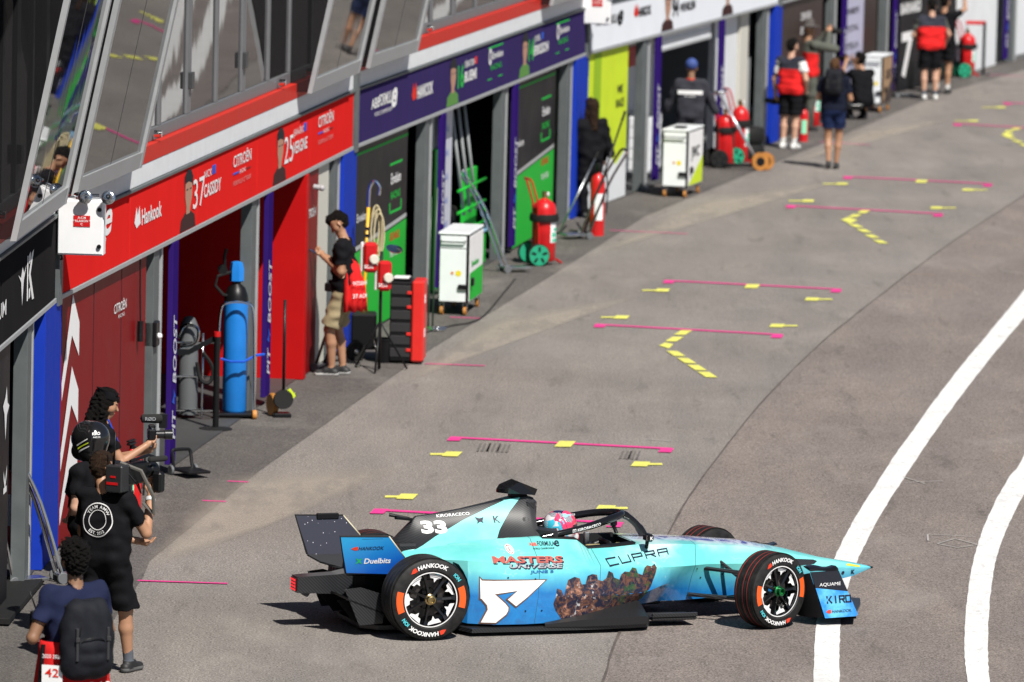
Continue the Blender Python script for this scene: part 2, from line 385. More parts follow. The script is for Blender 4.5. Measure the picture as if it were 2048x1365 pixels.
# chalk and paint scribbles
CH = mat('chalk', (.34, .325, .31), .9)
def chalk(P, w=.018):
    P = [at(*p) for p in P]
    for a, c in zip(P[:-1], P[1:]):
        d = (c - a).normalized(); n = Vector((-d.y, d.x, 0)) * w / 2
        sheet('chalk_mark', [a - n, c - n, c + n, a + n], CH, .0115, ground)
chalk([(1856, 1084), (1855, 1071), (1950, 1076)]); chalk([(1875, 1090), (1910, 1080), (1955, 1092), (1915, 1098), (1875, 1090)])
chalk([(1806, 956), (1850, 970)]); chalk([(1810, 968), (1885, 964)]); chalk([(1290, 880), (1345, 884)]); chalk([(2003, 544), (2048, 548)]); chalk([(1640, 566), (1720, 568)])
# rubber left by tyres
SK = mat('tyre_rubber_mark', (.12, .108, .10), .95, var=.5, vscale=40)
for (x0, y0) in ((955, 890), (975, 890), (995, 892), (1240, 905), (1255, 906)):
    for k in range(3): quadpx([(x0 + 9 * k - 3, y0 + 14), (x0 + 9 * k + 3, y0 + 14), (x0 + 9 * k + 9, y0 - 2), (x0 + 9 * k + 5, y0 - 2)], SK, 'rubber_mark', .006)
# pale dust swept off the apron: thin sheets with ragged see-through edges
def dust(name, quad, amount):
    m = mat('pale_dust', (.40, .355, .30), .95, spec=.05); 
    if not m.get('done'):
        m['done'] = 1; t = NT(m); tc = t.n.new('ShaderNodeTexCoord'); g = t.n.new('ShaderNodeUVMap'); sp = t.n.new('ShaderNodeSeparateXYZ'); t.l.new(g.outputs[0], sp.inputs[0])
        def tent(o): return t.math('MULTIPLY', t.math('SUBTRACT', .5, t.math('ABSOLUTE', t.math('SUBTRACT', o, .5))), 2.0)
        e = t.math('MULTIPLY', t.ramp(tent(sp.outputs[0]), 0, .38), t.ramp(tent(sp.outputs[1]), 0, .38))
        nz = t.noise(tc.outputs['Object'], 1.0, 6, .65, mapscale=(2.2, .55, 1)); gr = t.noise(tc.outputs['Object'], 60, 3, .7)
        a = t.math('MULTIPLY', e, t.ramp(nz, .26, .50), True); a = t.math('MULTIPLY', a, t.ramp(gr, .3, .6, .45, 1.0)); a = t.math('MULTIPLY', a, .65)
        t.l.new(a, t.b.inputs['Alpha'])
    me = bpy.data.meshes.new(name); P = [at(*p) for p in quad]
    n = 8; vs = []; uv = []; fs = []
    for i in range(n + 1):
        for j in range(n + 1):
            u, w = i / n, j / n; q = (P[0] * (1 - u) + P[1] * u) * (1 - w) + (P[3] * (1 - u) + P[2] * u) * w
            vs.append((q.x, q.y, .006)); uv.append((u, w))
    for i in range(n):
        for j in range(n): fs.append((i * (n + 1) + j, (i + 1) * (n + 1) + j, (i + 1) * (n + 1) + j + 1, i * (n + 1) + j + 1))
    me.from_pydata(vs, [], fs); l = me.uv_layers.new(name='UVMap')
    for lp in me.loops: l.data[lp.index].uv = uv[lp.vertex_index]
    me.materials.append(m); tag(link(name, me, ground), kind='stuff')
for q in ([(250, 1165), (560, 1045), (840, 930), (440, 945)], [(770, 785), (1040, 680), (1320, 582), (965, 640)], [(1150, 525), (1420, 440), (1710, 357), (1400, 397)], [(1570, 332), (1740, 285), (1940, 232), (1720, 258)]):
    dust('dust_patch', q, 1)
# ------------------------------------------------------------------ pit garages
PTS = [(-4.55, 40.0), (-3.95, 53.15), (-1.84, 69.77), (.95, 86.6), (4.2, 99.95), (7.0, 112.0), (10.6, 124.0), (16.5, 139.0)]
ALU2 = mat('grey_window_frame', (.16, .165, .175), .45, metal=.2, var=.05); GLASS = mat('reflecting_glass', (.012, .012, .013), .015, spec=.5, ior=1.7)
_t = NT(GLASS); _v, _p = _t.xyz(); _t.bump(_t.noise(_v, 1.3, 2, .4), .014, .05)
ZINC = mat('galvanised_steel', (.115, .13, .133), .5, spec=.2, metal=.2, var=.10, vscale=5)
BLUE = mat('blue_panel', (.012, .04, .38), .6, spec=.03, var=.05)
PURP = mat('purple_banner', (.028, .011, .125), .8, spec=0., var=.06)
LTXT = mat('white_print', (.78, .78, .78), .5, spec=.03)
DTXT = mat('black_print', (.02, .02, .025), .5, spec=.03)
GTXT = mat('green_print', (.02, .42, .06), .5, spec=.03)
RTXT = mat('red_print', (.62, .03, .02), .5, spec=.03)
BTXT = mat('blue_print', (.02, .09, .5), .5, spec=.03)
SKINP = mat('printed_face', (.42, .24, .17), .6, spec=.03)
DARKIN = mat('dark_interior', (.012, .012, .013), .8, spec=.1)
STRW = mat('white_stripe', (.68, .70, .72), .4, spec=.03, var=.04); STRR = mat('red_stripe', (.50, .03, .02), .4, spec=.03, var=.05)
CONC = mat('garage_floor', (.05, .05, .05), .6, var=.15, vscale=2)
def glossy(name, c, r=.22): return mat(name, c, r + .15, spec=.03, var=.06, vscale=2)
REDF = mat('red_fascia', col=(.68, .022, .02), rough=.6, spec=0., var=.04, vscale=1.2); NAVYF = mat('navy_fascia', col=(.040, .028, .105), rough=.6, spec=0., var=.05, vscale=1.2); WHF = mat('white_fascia', col=(.72, .75, .80), rough=.6, spec=0., var=.03, vscale=1.2); BLKF = mat('black_fascia', col=(.022, .021, .022), rough=.6, spec=0., var=.1, vscale=1.2)
DRED = glossy('dark_red_panel', (.19, .006, .008)); BRED = glossy('bright_red_panel', (.42, .008, .009), .3)
GREEN = glossy('green_panel', (.02, .40, .04), .3); LIME = glossy('lime_panel', (.52, .66, .03), .3); LIMED = glossy('deep_lime_panel', (.27, .44, .02), .3)
GWALL = mat('grey_wall', (.30, .32, .34), .5, spec=.03, var=.05, vscale=2); WWALL = mat('white_wall', (.68, .70, .72), .5, spec=.03, var=.04, vscale=2); BLKP = glossy('black_panel', (.012, .012, .015)); BRNP = glossy('dark_brown_panel', (.045, .033, .03)); CREAM = mat('cream_wall', (.55, .54, .48), .6, spec=.03)

class G:
    def __init__(g, i, label):
        a = Vector((*PTS[i], 0)); b = Vector((*PTS[i + 1], 0)); g.L = (b - a).length; g.a = a; u = (b - a).normalized(); g.u = u
        g.e = thing('pit_garage', a, math.atan2(u.y, u.x), label, 'garage', 'garages along the pit lane')
    def box(g, name, s0, s1, n0, n1, z0, z1, m, parent=None, bev=0.004):
        b = MB(); b.box((s0, -n1, z0), (s1, -n0, z1), bev=bev); return b.build(name, m, parent or g.e)
    def fn(g, s, z, n): return lambda u, v: (s + u, -n, z + v)
    def txt(g, t, s, z, h, w, m, n=.006, bold=.0, shear=0, parent=None, vert=False, name='lettering', align='l'):
        b = MB(); f = (lambda u, v: (s - v, -n, z + u)) if vert else g.fn(s, z, n)
        lettering(b, t, f, h, w, bold, shear, align=align); return b.build(name, m, parent or g.e, fixn=False)
    def poly(g, P, m, n=.005, name='print', parent=None):
        b = MB(); b.add([(s, -n, z) for s, z in P], [tuple(range(len(P)))]); return b.build(name, m, parent or g.e, fixn=False)
    def world(g, s, n, z): 
        nv = Vector((g.u.y, -g.u.x, 0)); return g.a + g.u * s + nv * n + Vector((0, 0, z))

def bay(g, s0, s1, near=True):
    """window bay leaning out over the lane"""
    z0, z1, k = 3.16, 6.6, .205; N = lambda z: .16 + k * (z - z0)
    def P(s, z, d=0): return (s, -(N(z) + d), z)
    root = None
    b = MB()   # glass pane
    zb = z0 + .15
    mid = (s0 + s1) / 2
    for (a, c) in ((s0 + .1, mid - .008), (mid + .008, s1 - .1)):
        pane = MB(); pane.add([P(a, zb, -.03), P(c, zb, -.03), P(c, z1, -.03), P(a, z1, -.03)], [(0, 1, 2, 3)]); pane.build('pane', GLASS, g.e, fixn=False)
    f = MB()   # frame: two jambs and the sill rail
    def bar(a, c, zz0, zz1, d0, d1): 
        vs = [P(a, zz0, d0), P(c, zz0, d0), P(c, zz1, d0), P(a, zz1, d0), P(a, zz0, d1), P(c, zz0, d1), P(c, zz1, d1), P(a, zz1, d1)]
        f.add(vs, [(0, 1, 2, 3), (4, 7, 6, 5), (0, 4, 5, 1), (1, 5, 6, 2), (2, 6, 7, 3), (3, 7, 4, 0)])
    bar(s0, s0 + .1, z0, z1, .0, -.05); bar(s1 - .1, s1, z0, z1, .0, -.05); bar(s0 + .1, s1 - .1, z0, zb, -.004, -.05)
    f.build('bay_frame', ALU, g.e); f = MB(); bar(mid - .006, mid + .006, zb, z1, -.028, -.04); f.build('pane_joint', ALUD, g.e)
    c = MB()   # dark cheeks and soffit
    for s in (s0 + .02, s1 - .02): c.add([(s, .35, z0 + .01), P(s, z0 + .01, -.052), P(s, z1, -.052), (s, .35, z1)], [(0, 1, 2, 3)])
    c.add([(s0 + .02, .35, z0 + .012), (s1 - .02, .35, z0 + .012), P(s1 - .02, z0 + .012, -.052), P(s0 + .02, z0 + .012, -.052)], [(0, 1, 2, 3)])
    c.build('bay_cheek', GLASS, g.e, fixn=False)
def shell(g, fm, wall, seams, windows=True, zt=2.89):
    L = g.L
    cuts = [.14] + seams + [L - .14]
    for a, c in zip(cuts[:-1], cuts[1:]): g.box('fascia_panel', a + .003, c - .003, -.12, 0, 2.28, zt, fm, bev=.003)
    g.box('fascia_trim', .12, L - .12, -.13, .012, 2.235, 2.278, ALU)
    g.box('gutter', .1, L - .1, -.13, .02, zt + .002, zt + .03, ZINC)
    g.box('white_band', .1, L - .1, -.12, -.012, zt + .032, 3.10, STRW); g.box('red_band', .1, L - .1, -.12, -.008, 3.102, 3.26, STRR)
    for s in (.0, L - .1): g.box('end_post', s + .01, s + .1, -.14, .03, 2.2, 3.2, ZINC)
    # building behind and above
    g.box('upper_wall', 0, L, -8, -.36, 3.0, 6.6, DARKIN, bev=0); g.box('roof', -.05, L + .05, -8, .75, 6.604, 6.9, GWALL, bev=0)
    g.box('back_wall', 0, L, -8.2, -8.004, 0, 2.996, wall, bev=0)
    g.box('ceiling_slab', 0, L, -8, -.14, 2.9, 2.996, DARKIN, bev=0)
    b = MB(); b.add([(0, .05, .012), (L, .05, .012), (L, 8, .012), (0, 8, .012)], [(0, 1, 2, 3)]); b.build('garage_floor', CONC, g.e, fixn=False)
    for s in (.02, L - .12): g.box('partition_wall', s, s + .1, -8, -.45, .012, 2.896, wall, bev=0)
    if windows:
        bay(g, .0, 3.0); bay(g, L - 4.1, L - .75)
        w0, w1 = 3.0, L - 4.1; n = -.1
        g.box('window_sill', w0, w1, n - .1, n + .025, 3.262, 3.38, ALU2)
        k = (w1 - w0) / 10.6; X = [w0 + k * q for q in (0, 1.55, 2.35, 4.0, 5.7, 7.4, 9.1, 10.6)]
        for i, (a, c) in enumerate(zip(X[:-1], X[1:])):
            pane = MB(); pane.add([(a, -n, 3.38), (c, -n, 3.38), (c, -n, 6.6), (a, -n, 6.6)], [(0, 1, 2, 3)]); pane.build('pane', GLASS, g.e, fixn=False)
        for i, s in enumerate(X):
            w = .11 if i in (3, 5) else (.04 if i in (1,) else .06)
            g.box('mullion', s - w, s + w, n - .05, n + .022, 3.382, 6.6, ALU2)
        for s in (X[3] + .02, X[5] - .02):
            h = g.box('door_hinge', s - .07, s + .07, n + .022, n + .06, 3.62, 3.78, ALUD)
        for s in (X[1] + .3, X[6] + .5):
            b = MB(); b.cyl((s, -n - .05, 3.33), (s, -n - .12, 3.33), .035, n=10); b.build('drain_cap', CHROME, g.e)
    # darker drainage apron
def post(g, s0, s1, name='steel_post', n1=-.02):
    o = g.box(name, s1 - .25, s1, n1 - .10, n1, .0, 2.234, ZINC)
    g.box('post_flange', s1 - .30, s1 - .251, n1 - .115, n1 + .005, 0, 2.23, ZINC, o)
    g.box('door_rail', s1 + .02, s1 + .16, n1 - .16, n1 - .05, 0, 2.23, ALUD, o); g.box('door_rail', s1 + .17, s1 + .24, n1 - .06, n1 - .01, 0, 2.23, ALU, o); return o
BTX2 = mat('banner_print', (.55, .55, .62), .6, spec=.03)
def strip(g, s0, s1):
    s0 = s1 - .30
    o = g.box('banner_strip', s0, s1, -.03, .02, .10, 2.232, PURP)
    h = (s1 - s0) * .58; s = s1 - (s1 - s0 - h) / 2
    g.txt('PIT', s, .32, h, .30, BTX2, .025, .02, .25, o, True); g.txt('BOOST', s, .86, h, .68, BTX2, .025, .02, .25, o, True)
    b = MB(); b.add([(s0 + .05, -.025, .70), (s0 + .18, -.025, .66), (s0 + .17, -.025, .74), (s0 + .25, -.025, .72), (s0 + .12, -.025, .82), (s0 + .13, -.025, .75)], [(0, 1, 2, 3, 4, 5)]); b.build('bolt_print', BTXT, o, fixn=False)
def portrait(g, s, z0, z1, suit):
    """flat printed bust of a driver"""
    H = z1 - z0; P = lambda pts, m, n: g.poly([(s + x, z0 + z * H) for x, z in pts], m, n)
    P([(-.42, 0), (.42, 0), (.36, .2), (.12, .30), (-.12, .30), (-.36, .2)], suit, .004)
    P([(-.10, .26), (.10, .26), (.11, .42), (-.11, .42)], SKINP, .005)
    P([(-.10, .38), (.0, .33), (.12, .38), (.20, .55), (.20, .78), (.0, .86), (-.17, .8), (-.17, .55)], SKINP, .006)
    P([(-.20, .66), (-.17, .78), (.0, .80), (.2, .75), (.22, .66), (.24, .86), (.13, .98), (-.06, 1.0), (-.2, .92)], DTXT, .007)
    P([(-.12, .66), (-.02, .66), (-.02, .68), (-.12, .68)], DTXT, .0075); P([(.06, .66), (.16, .66), (.16, .68), (.06, .68)], DTXT, .0075)
def flame(g, s, z, h, w, m): g.poly([(s, z + .3 * h), (s + .35 * w, z), (s + w, z + .15 * h), (s + .8 * w, z + h), (s + .5 * w, z + .6 * h), (s + .3 * w, z + h)], m)

# --- black garage, nearest
g0 = G(0, 'black-fronted pit garage at the left edge with a white twin emblem on its fascia')
shell(g0, BLKF, BLKP, [5.0, 9.5], True, 2.98)
L = g0.L
g0.poly([(10.45, 2.74), (10.62, 2.70), (10.72, 2.78), (10.82, 2.72), (10.98, 2.78), (10.80, 2.66), (10.72, 2.46), (10.64, 2.66)], LTXT, .006, 'emblem')
g0.box('emblem', 11.06, 11.09, 0, .006, 2.46, 2.84, LTXT); g0.poly([(11.32, 2.84), (11.45, 2.86), (11.25, 2.67), (11.5, 2.44), (11.38, 2.44), (11.12, 2.67)], LTXT, .006, 'emblem')
g0.poly([(11.14, 2.76), (11.24, 2.78), (11.24, 2.86), (11.14, 2.84)], LTXT, .006, 'emblem'); g0.poly([(11.14, 2.47), (11.24, 2.48), (11.24, 2.56), (11.14, 2.55)], LTXT, .006, 'emblem')
g0.txt('PREMIUM', 8.2, 2.5, .13, 1.5, LTXT, .006, .01)
o = g0.box('black_panel', 7.0, 10.35, -.3, -.04, .02, 2.23, BLKP); g0.txt('K', 10.2, .98, .2, .22, LTXT, -.035, .03, 0, o, True); g0.poly([(9.9, 1.72), (10.05, 1.78), (10.12, 1.86), (10.18, 1.72), (10.3, 1.68), (10.15, 1.62), (10.08, 1.42), (10.0, 1.64)], LTXT, -.034, 'emblem', o)
post(g0, 10.75, 11.6); g0.box('steel_post', 0.2, 1.0, -.3, 0, 0, 2.23, ZINC)
o = g0.box('rubber_threshold', 9.3, 11.6, -.35, .12, .02, .07, RUBBER)
g0.box('blue_panel', 12.3, L + .28, -.16, .01, .01, 2.234, BLUE)

# --- red garage
g1 = G(1, 'pit garage with a bright red fascia, numbers 37 and 25 on it')
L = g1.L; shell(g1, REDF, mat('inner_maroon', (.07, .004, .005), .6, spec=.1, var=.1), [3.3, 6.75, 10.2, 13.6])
g1.txt('ABB', .6, 2.66, .1, .4, LTXT, .006, .01); g1.txt('FORMULA', 1.0, 2.64, .13, 1.05, LTXT, .006, .015, .3); g1.txt('e', 2.02, 2.62, .34, .4, LTXT, .006, .02, .3); g1.txt('WORLD CHAMPIONSHIP', .95, 2.54, .055, 1.2, LTXT)
g1.txt('Hankook', 3.85, 2.55, .15, 1.0, LTXT, .006, .02); flame(g1, 3.5, 2.54, .2, .3, LTXT)
SUITR = mat('printed_suit', (.05, .02, .02), .5, spec=.03)
portrait(g1, 6.25, 2.29, 2.87, SUITR); g1.txt('37', 6.5, 2.46, .30, .62, LTXT, .008); g1.txt('NICK', 7.1, 2.71, .075, .42, LTXT); g1.box('flag_print', 7.56, 7.74, 0, .006, 2.71, 2.80, BTXT); g1.txt('CASSIDY', 7.1, 2.52, .13, .95, LTXT, .006, .02)
for s in (8.75, 14.1):
    g1.txt('CITROËN', s, 2.68, .12, 1.05, LTXT, .006, .012); g1.txt('RACING', s + .38, 2.59, .045, .36, LTXT); g1.box('rule_print', s + .02, s + .34, 0, .006, 2.60, 2.62, BTXT); g1.box('rule_print', s + .78, s + 1.05, 0, .006, 2.60, 2.615, DRED); g1.txt('FORMULA E TEAM', s + .02, 2.49, .05, 1.02, mat('pale_print', (.62, .25, .24), .5))
portrait(g1, 11.6, 2.29, 2.87, SUITR); g1.txt('25', 11.85, 2.46, .30, .58, LTXT, .008); g1.txt('JEAN-ÉRIC', 12.44, 2.71, .075, .68, LTXT); g1.box('flag_print', 13.14, 13.3, 0, .006, 2.71, 2.80, BTXT); g1.txt('VERGNE', 12.44, 2.52, .13, .92, LTXT, .006, .02)
o = g1.box('wall_panel', .48, 4.42, -.2, -.05, .015, 2.232, DRED)
for P in ([(.48, 1.46), (.93, 2.2), (1.24, 1.92), (1.24, 1.62), (.91, 1.84), (.50, 1.30)], [(.48, .84), (.93, 1.56), (1.24, 1.32), (1.24, 1.02), (.93, 1.22), (.49, .68)], [(.48, .35), (.93, .95), (1.24, .75), (1.24, .5), (.93, .66), (.49, .2)]): g1.poly(P, LTXT, -.045, 'chevron_print', o)
g1.txt('CITROËN', 2.84, 1.82, .09, .6, LTXT, -.045, .01, 0, o); g1.txt('RACING', 3.05, 1.76, .035, .3, LTXT, -.045, 0, 0, o)
for s in (1.9, 3.2): g1.box('panel_joint', s, s + .012, -.05, -.047, .02, 2.23, DTXT, o, 0)
b = MB(); b.tube([(3.95, .02, 2.22), (3.97, .02, 1.9), (3.96, .01, 1.62)], .008, 6); b.cyl((3.96, .01, 1.64), (3.96, .01, 1.45), .028, n=8); b.build('pendant_switch', BLACK, g1.e)
o = post(g1, 4.5, 4.92); b = MB(); b.box((4.62, -.02, 1.32), (4.8, .1, 1.56), bev=.01); k = b.build('lock_box', BLACK, o); b = MB(); b.ball((4.71, -.03, 1.42), .03); b.build('lock_knob', WHITE, k)
strip(g1, 5.12, 5.72); post(g1, 9.75, 10.35); strip(g1, 10.62, 11.15)
o = g1.box('red_end_wall', 13.25, 13.42, -2.6, .03, .01, 2.232, BRED); g1.box('wall_panel', 13.43, 14.35, -.2, -.02, .01, 2.232, DRED); g1.txt('CITROËN', 13.55, 1.72, .1, .62, LTXT, -.014, .01)
g1.box('grey_panel', 14.36, 15.2, -.2, -.04, .01, 2.232, CREAM); post(g1, 15.35, 15.7); g1.box('blue_panel', 15.95, L + .12, -.16, .012, .01, 2.234, BLUE)
b = MB(); b.cyl((13.9, -.0, 2.05), (13.9, -.09, 2.04), .03, n=12); b.ball((13.9, -.09, 2.04), .035); b.build('security_camera', mat('camera_grey', (.35, .35, .36), .4), g1.e)
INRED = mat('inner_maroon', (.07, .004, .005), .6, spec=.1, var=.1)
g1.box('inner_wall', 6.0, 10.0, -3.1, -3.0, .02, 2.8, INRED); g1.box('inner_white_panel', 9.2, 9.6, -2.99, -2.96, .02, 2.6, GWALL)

# --- navy garage
g2 = G(2, 'pit garage with a navy fascia over green and black panels, numbers 16 and 14')
L = g2.L; shell(g2, NAVYF, BLKP, [3.4, 6.85, 10.2, 13.6])
g2.txt('ABB', .95, 2.62, .12, .5, LTXT, .006, .02); g2.txt('FORMULA', 1.4, 2.62, .14, .9, LTXT, .006, .02, .3); g2.txt('e', 2.2, 2.56, .32, .36, LTXT, .006, .03, .3); g2.txt('WORLD CHAMPIONSHIP', 1.15, 2.52, .05, 1.1, LTXT)
flame(g2, 3.5, 2.53, .22, .34, RTXT); g2.txt('HANKOOK', 3.86, 2.54, .15, 1.05, LTXT, .006, .03)
SUITG = mat('printed_green_suit', (.10, .25, .06), .5, spec=.03)
portrait(g2, 6.3, 2.29, 2.87, SUITG); g2.txt('16', 6.62, 2.48, .28, .44, GTXT, .008, .03); g2.txt('SÉBASTIEN', 7.12, 2.70, .08, .7, LTXT, .006, .01); g2.box('flag_print', 7.86, 8.0, 0, .006, 2.70, 2.79, RTXT); g2.txt('BUEMI', 7.12, 2.52, .13, .85, LTXT, .006, .03)
for s in (8.85, 14.3):
    g2.txt('Envision', s + .3, 2.68, .09, .8, LTXT, .006, .02); b = MB(); b.lathe([(.06, 0), (.11, 0)], (s + .14, -.006, 2.72), (0, 1, 0), 16); b.build('ring_print', LTXT, g2.e, fixn=False)
    g2.txt('RACING', s + .2, 2.54, .07, .8, GTXT, .006, .01); g2.box('rule_print', s, s + 1.1, 0, .006, 2.82, 2.84, GTXT); g2.box('rule_print', s, s + .3, 0, .006, 2.42, 2.435, GTXT); g2.box('rule_print', s + .8, s + 1.1, 0, .006, 2.42, 2.435, GTXT)
portrait(g2, 11.7, 2.29, 2.87, SUITG); g2.txt('14', 11.98, 2.48, .28, .42, GTXT, .008, .03); g2.txt('JOEL', 12.45, 2.70, .08, .5, LTXT, .006, .01); g2.box('flag_print', 13.05, 13.2, 0, .006, 2.70, 2.79, BTXT); g2.txt('ERIKSSON', 12.42, 2.52, .13, 1.2, LTXT, .006, .03)
def envpanel(g, s0, s1, n, zs0, zs1):
    o = g.box('wall_panel', s0, s1, n - .12, n, .015, 2.232, BLKP)
    g.poly([(s0 + .01, .03), (s1 - .01, .03), (s1 - .01, zs1), (s0 + .01, zs0)], GREEN, n + .004, 'green_field', o)
    g.poly([(s0 + .01, zs0 + .02), (s1 - .01, zs1 + .02), (s1 - .01, zs1 + .07), (s0 + .01, zs0 + .07)], mat('grey_print', (.4, .42, .42), .4), n + .004, 'grey_rule', o)
    g.poly([(s0 + .01, 2.12), (s1 - .01, 2.12), (s1 - .01, 2.15), (s0 + .01, 2.15)], GTXT, n + .004, 'green_rule', o)
    s = s0 + (s1 - s0) * .68
    g.txt('Envision', s, 1.62, .13, .62, LTXT, n + .006, .02, 0, o); g.txt('RACING', s, 1.44, .09, .6, GTXT, n + .006, .02, 0, o)
    for q in ((s - .05, s + .7, 1.84, 1.865), (s - .05, s + .7, 1.27, 1.295), (s - .05, s - .02, 1.27, 1.4), (s + .67, s + .7, 1.27, 1.4)): g.box('rule_print', q[0], q[1], n, n + .006, q[2], q[3], GTXT, o, 0)
    g.txt('Envision', s0 + .15, 1.35, .1, .6, LTXT, n + .006, .01, 0, o); g.txt('RECHARGE', s, .95, .09, .6, RTXT, n + .006, .02, 0, o); g.txt('THE FUTURE', s, .75, .08, .62, LTXT, n + .006, .01, 0, o)
    return o
envpanel(g2, .32, 3.6, -.05, 1.0, 1.13); post(g2, 4.2, 4.9); strip(g2, 5.3, 5.82)
g2.box('green_door', 5.86, 6.44, -.2, -.12, .02, 1.75, GREEN); o = g2.box('poster_panel', 6.5, 7.5, -.25, -.2, .03, 2.22, mat('pale_poster', (.5, .52, .6), .5)); 
for k in range(5): g2.txt('SCHEDULE', 6.62, 1.9 - k * .3, .07, .6, BTXT, -.192, 0, 0, o)
g2.box('grey_door', 7.7, 8.3, -.62, -.55, .6, 2.2, GWALL); g2.box('green_bench', 7.7, 9.7, -.5, -.12, .02, .42, GREEN); g2.box('bench_top', 7.68, 9.72, -.52, -.1, .422, .45, mat('pale_blue_top', (.2, .4, .6), .4)); g2.box('inner_wall', 5.9, 9.7, -3.1, -3.0, .02, 2.8, BLKP); g2.box('inner_green_panel', 6.4, 9.4, -2.99, -2.95, .02, 1.0, GREEN)
post(g2, 9.8, 10.4); strip(g2, 10.68, 11.2); envpanel(g2, 11.4, 14.7, -.06, .95, 1.1)
post(g2, 15.1, 15.8); g2.box('blue_panel', 16.1, L + .15, -.16, .012, .01, 2.234, BLUE)

# --- white garage
g3 = G(3, 'pit garage with a white fascia, lime panel and half-open roller shutter')
L = g3.L; shell(g3, WHF, GWALL, [3.3, 6.6, 10.0], True)
g3.txt('ABB', .5, 2.62, .12, .4, DTXT, .006, .02); g3.txt('FORMULA', .95, 2.6, .13, 1.0, DTXT, .006, .02, .3); g3.txt('e', 1.9, 2.56, .3, .36, DTXT, .006, .03, .3)
flame(g3, 2.95, 2.6, .2, .3, RTXT); g3.txt('HANKOOK', 3.25, 2.6, .14, .85, DTXT, .006, .03); portrait(g3, 5.25, 2.29, 2.87, SUITR); g3.txt('94', 5.55, 2.48, .28, .45, DTXT, .008, .03); g3.txt('WEHRLEIN', 6.1, 2.52, .13, 1.1, DTXT, .006, .03); portrait(g3, 9.6, 2.29, 2.87, SUITR)
o = g3.box('lime_panel', .3, 2.9, -.17, -.05, .015, 2.232, LIME); g3.poly([(.7, .62), (1.15, .74), (1.15, 2.22), (.7, 2.22)], LIMED, -.045, 'deep_lime_field', o); g3.poly([(.31, .02), (2.89, .02), (2.89, .72), (2.2, .52), (.95, 1.12), (.31, 1.30)], WWALL, -.044, 'white_field', o)
g3.txt('WE', 2.2, 1.55, .12, .35, DTXT, -.04, .02, 0, o); g3.txt('RACE', 2.15, 1.35, .12, .5, DTXT, -.04, .02, 0, o)
post(g3, 3.35, 4.05); strip(g3, 4.4, 4.85)
sh = None
for k in range(6): g3.box('shutter_slat', 4.95, 8.82, -.12 - .01 * (k % 2), -.08 - .01 * (k % 2), 2.0 + k * .045, 2.0 + k * .045 + .043, WWALL)
g3.box('shutter_rail', 4.95, 8.82, -.13, -.07, 1.965, 1.998, ALU); g3.box('inner_wall', 5.0, 8.8, -1.0, -.9, .02, 2.8, WWALL); g3.box('red_sign', 6.6, 7.4, -.89, -.87, 1.62, 1.92, RED)
strip(g3, 8.9, 9.4); g3.box('inner_wall', 9.45, 11.2, -.25, -.16, .02, 2.23, WWALL); o = post(g3, 12.2, 12.85); g3.box('cream_panel', 11.25, 11.9, -.2, -.12, .02, 2.23, CREAM); g3.box('blue_panel', 13.4, L + .2, -.16, .012, .01, 2.234, BLUE)

# --- dark garage, far
g4 = G(4, 'far pit garage with dark brown panels and a lavender poster in its doorway')
L = g4.L; shell(g4, BLKF, BLKP, [3.0, 6.2, 9.3], True)
o = g4.box('wall_panel', .3, 4.2, -.17, -.05, .015, 2.232, BRNP); g4.txt('DRIVEN', 2.2, 1.85, .13, .9, LTXT, -.044, .01, 0, o); g4.txt('BY FIRE', 2.2, 1.62, .13, .9, LTXT, -.044, .01, 0, o)
post(g4, 4.5, 5.2); strip(g4, 5.66, 6.2); o = g4.box('poster_panel', 6.3, 8.3, -.1, -.06, .05, 2.23, mat('lavender_poster', (.42, .42, .55), .5))
for k, w in enumerate(('MODIS', 'POWERED BY', 'TOTAL', 'STELLA', 'DRIVE', 'RACING')): g4.txt(w, 6.6, 2.0 - k * .3, .11, 1.2, DTXT, -.055, .01, 0, o)
g4.box('wall_panel', 8.4, 9.7, -.17, -.07, .015, 2.232, BRNP); post(g4, 9.8, 10.5); strip(g4, 10.9, 11.4); g4.box('inner_wall', .3, L - .3, -3, -2.9, .02, 2.8, BLKP)
# --- black garage with the white 7, farther
g5 = G(5, 'farthest pit garage in view, black panel with a large white 7')
L = g5.L; shell(g5, WHF, GWALL, [4.0, 8.0], False)
o = g5.box('wall_panel', -.3, 4.3, -.17, -.03, .015, 2.232, BLKP); g5.txt('TAYLOR', -.25, 1.78, .2, 1.5, LTXT, -.024, .03, 0, o); g5.txt('BARNARD', -.28, 1.42, .2, 1.6, LTXT, -.024, .03, 0, o); g5.txt('7', -.15, .30, .80, .95, LTXT, -.02, .03, 0, o)
g5.box('white_panel', 4.6, 8.0, -.2, -.05, .015, 2.232, WWALL); strip(g5, 8.2, 8.8); post(g5, 8.9, 9.5); g5.box('white_panel', 9.7, L, -.5, -.3, .015, 2.3, WWALL); g5.box('red_field', 5.4, 6.6, -.05, -.04, 1.75, 2.2, DRED)
g6 = G(6, 'white pit garage at the far end of the row'); shell(g6, WHF, GWALL, [5.0, 10.0], False); g6.box('white_panel', .2, 9, -.3, -.1, .015, 2.3, WWALL)
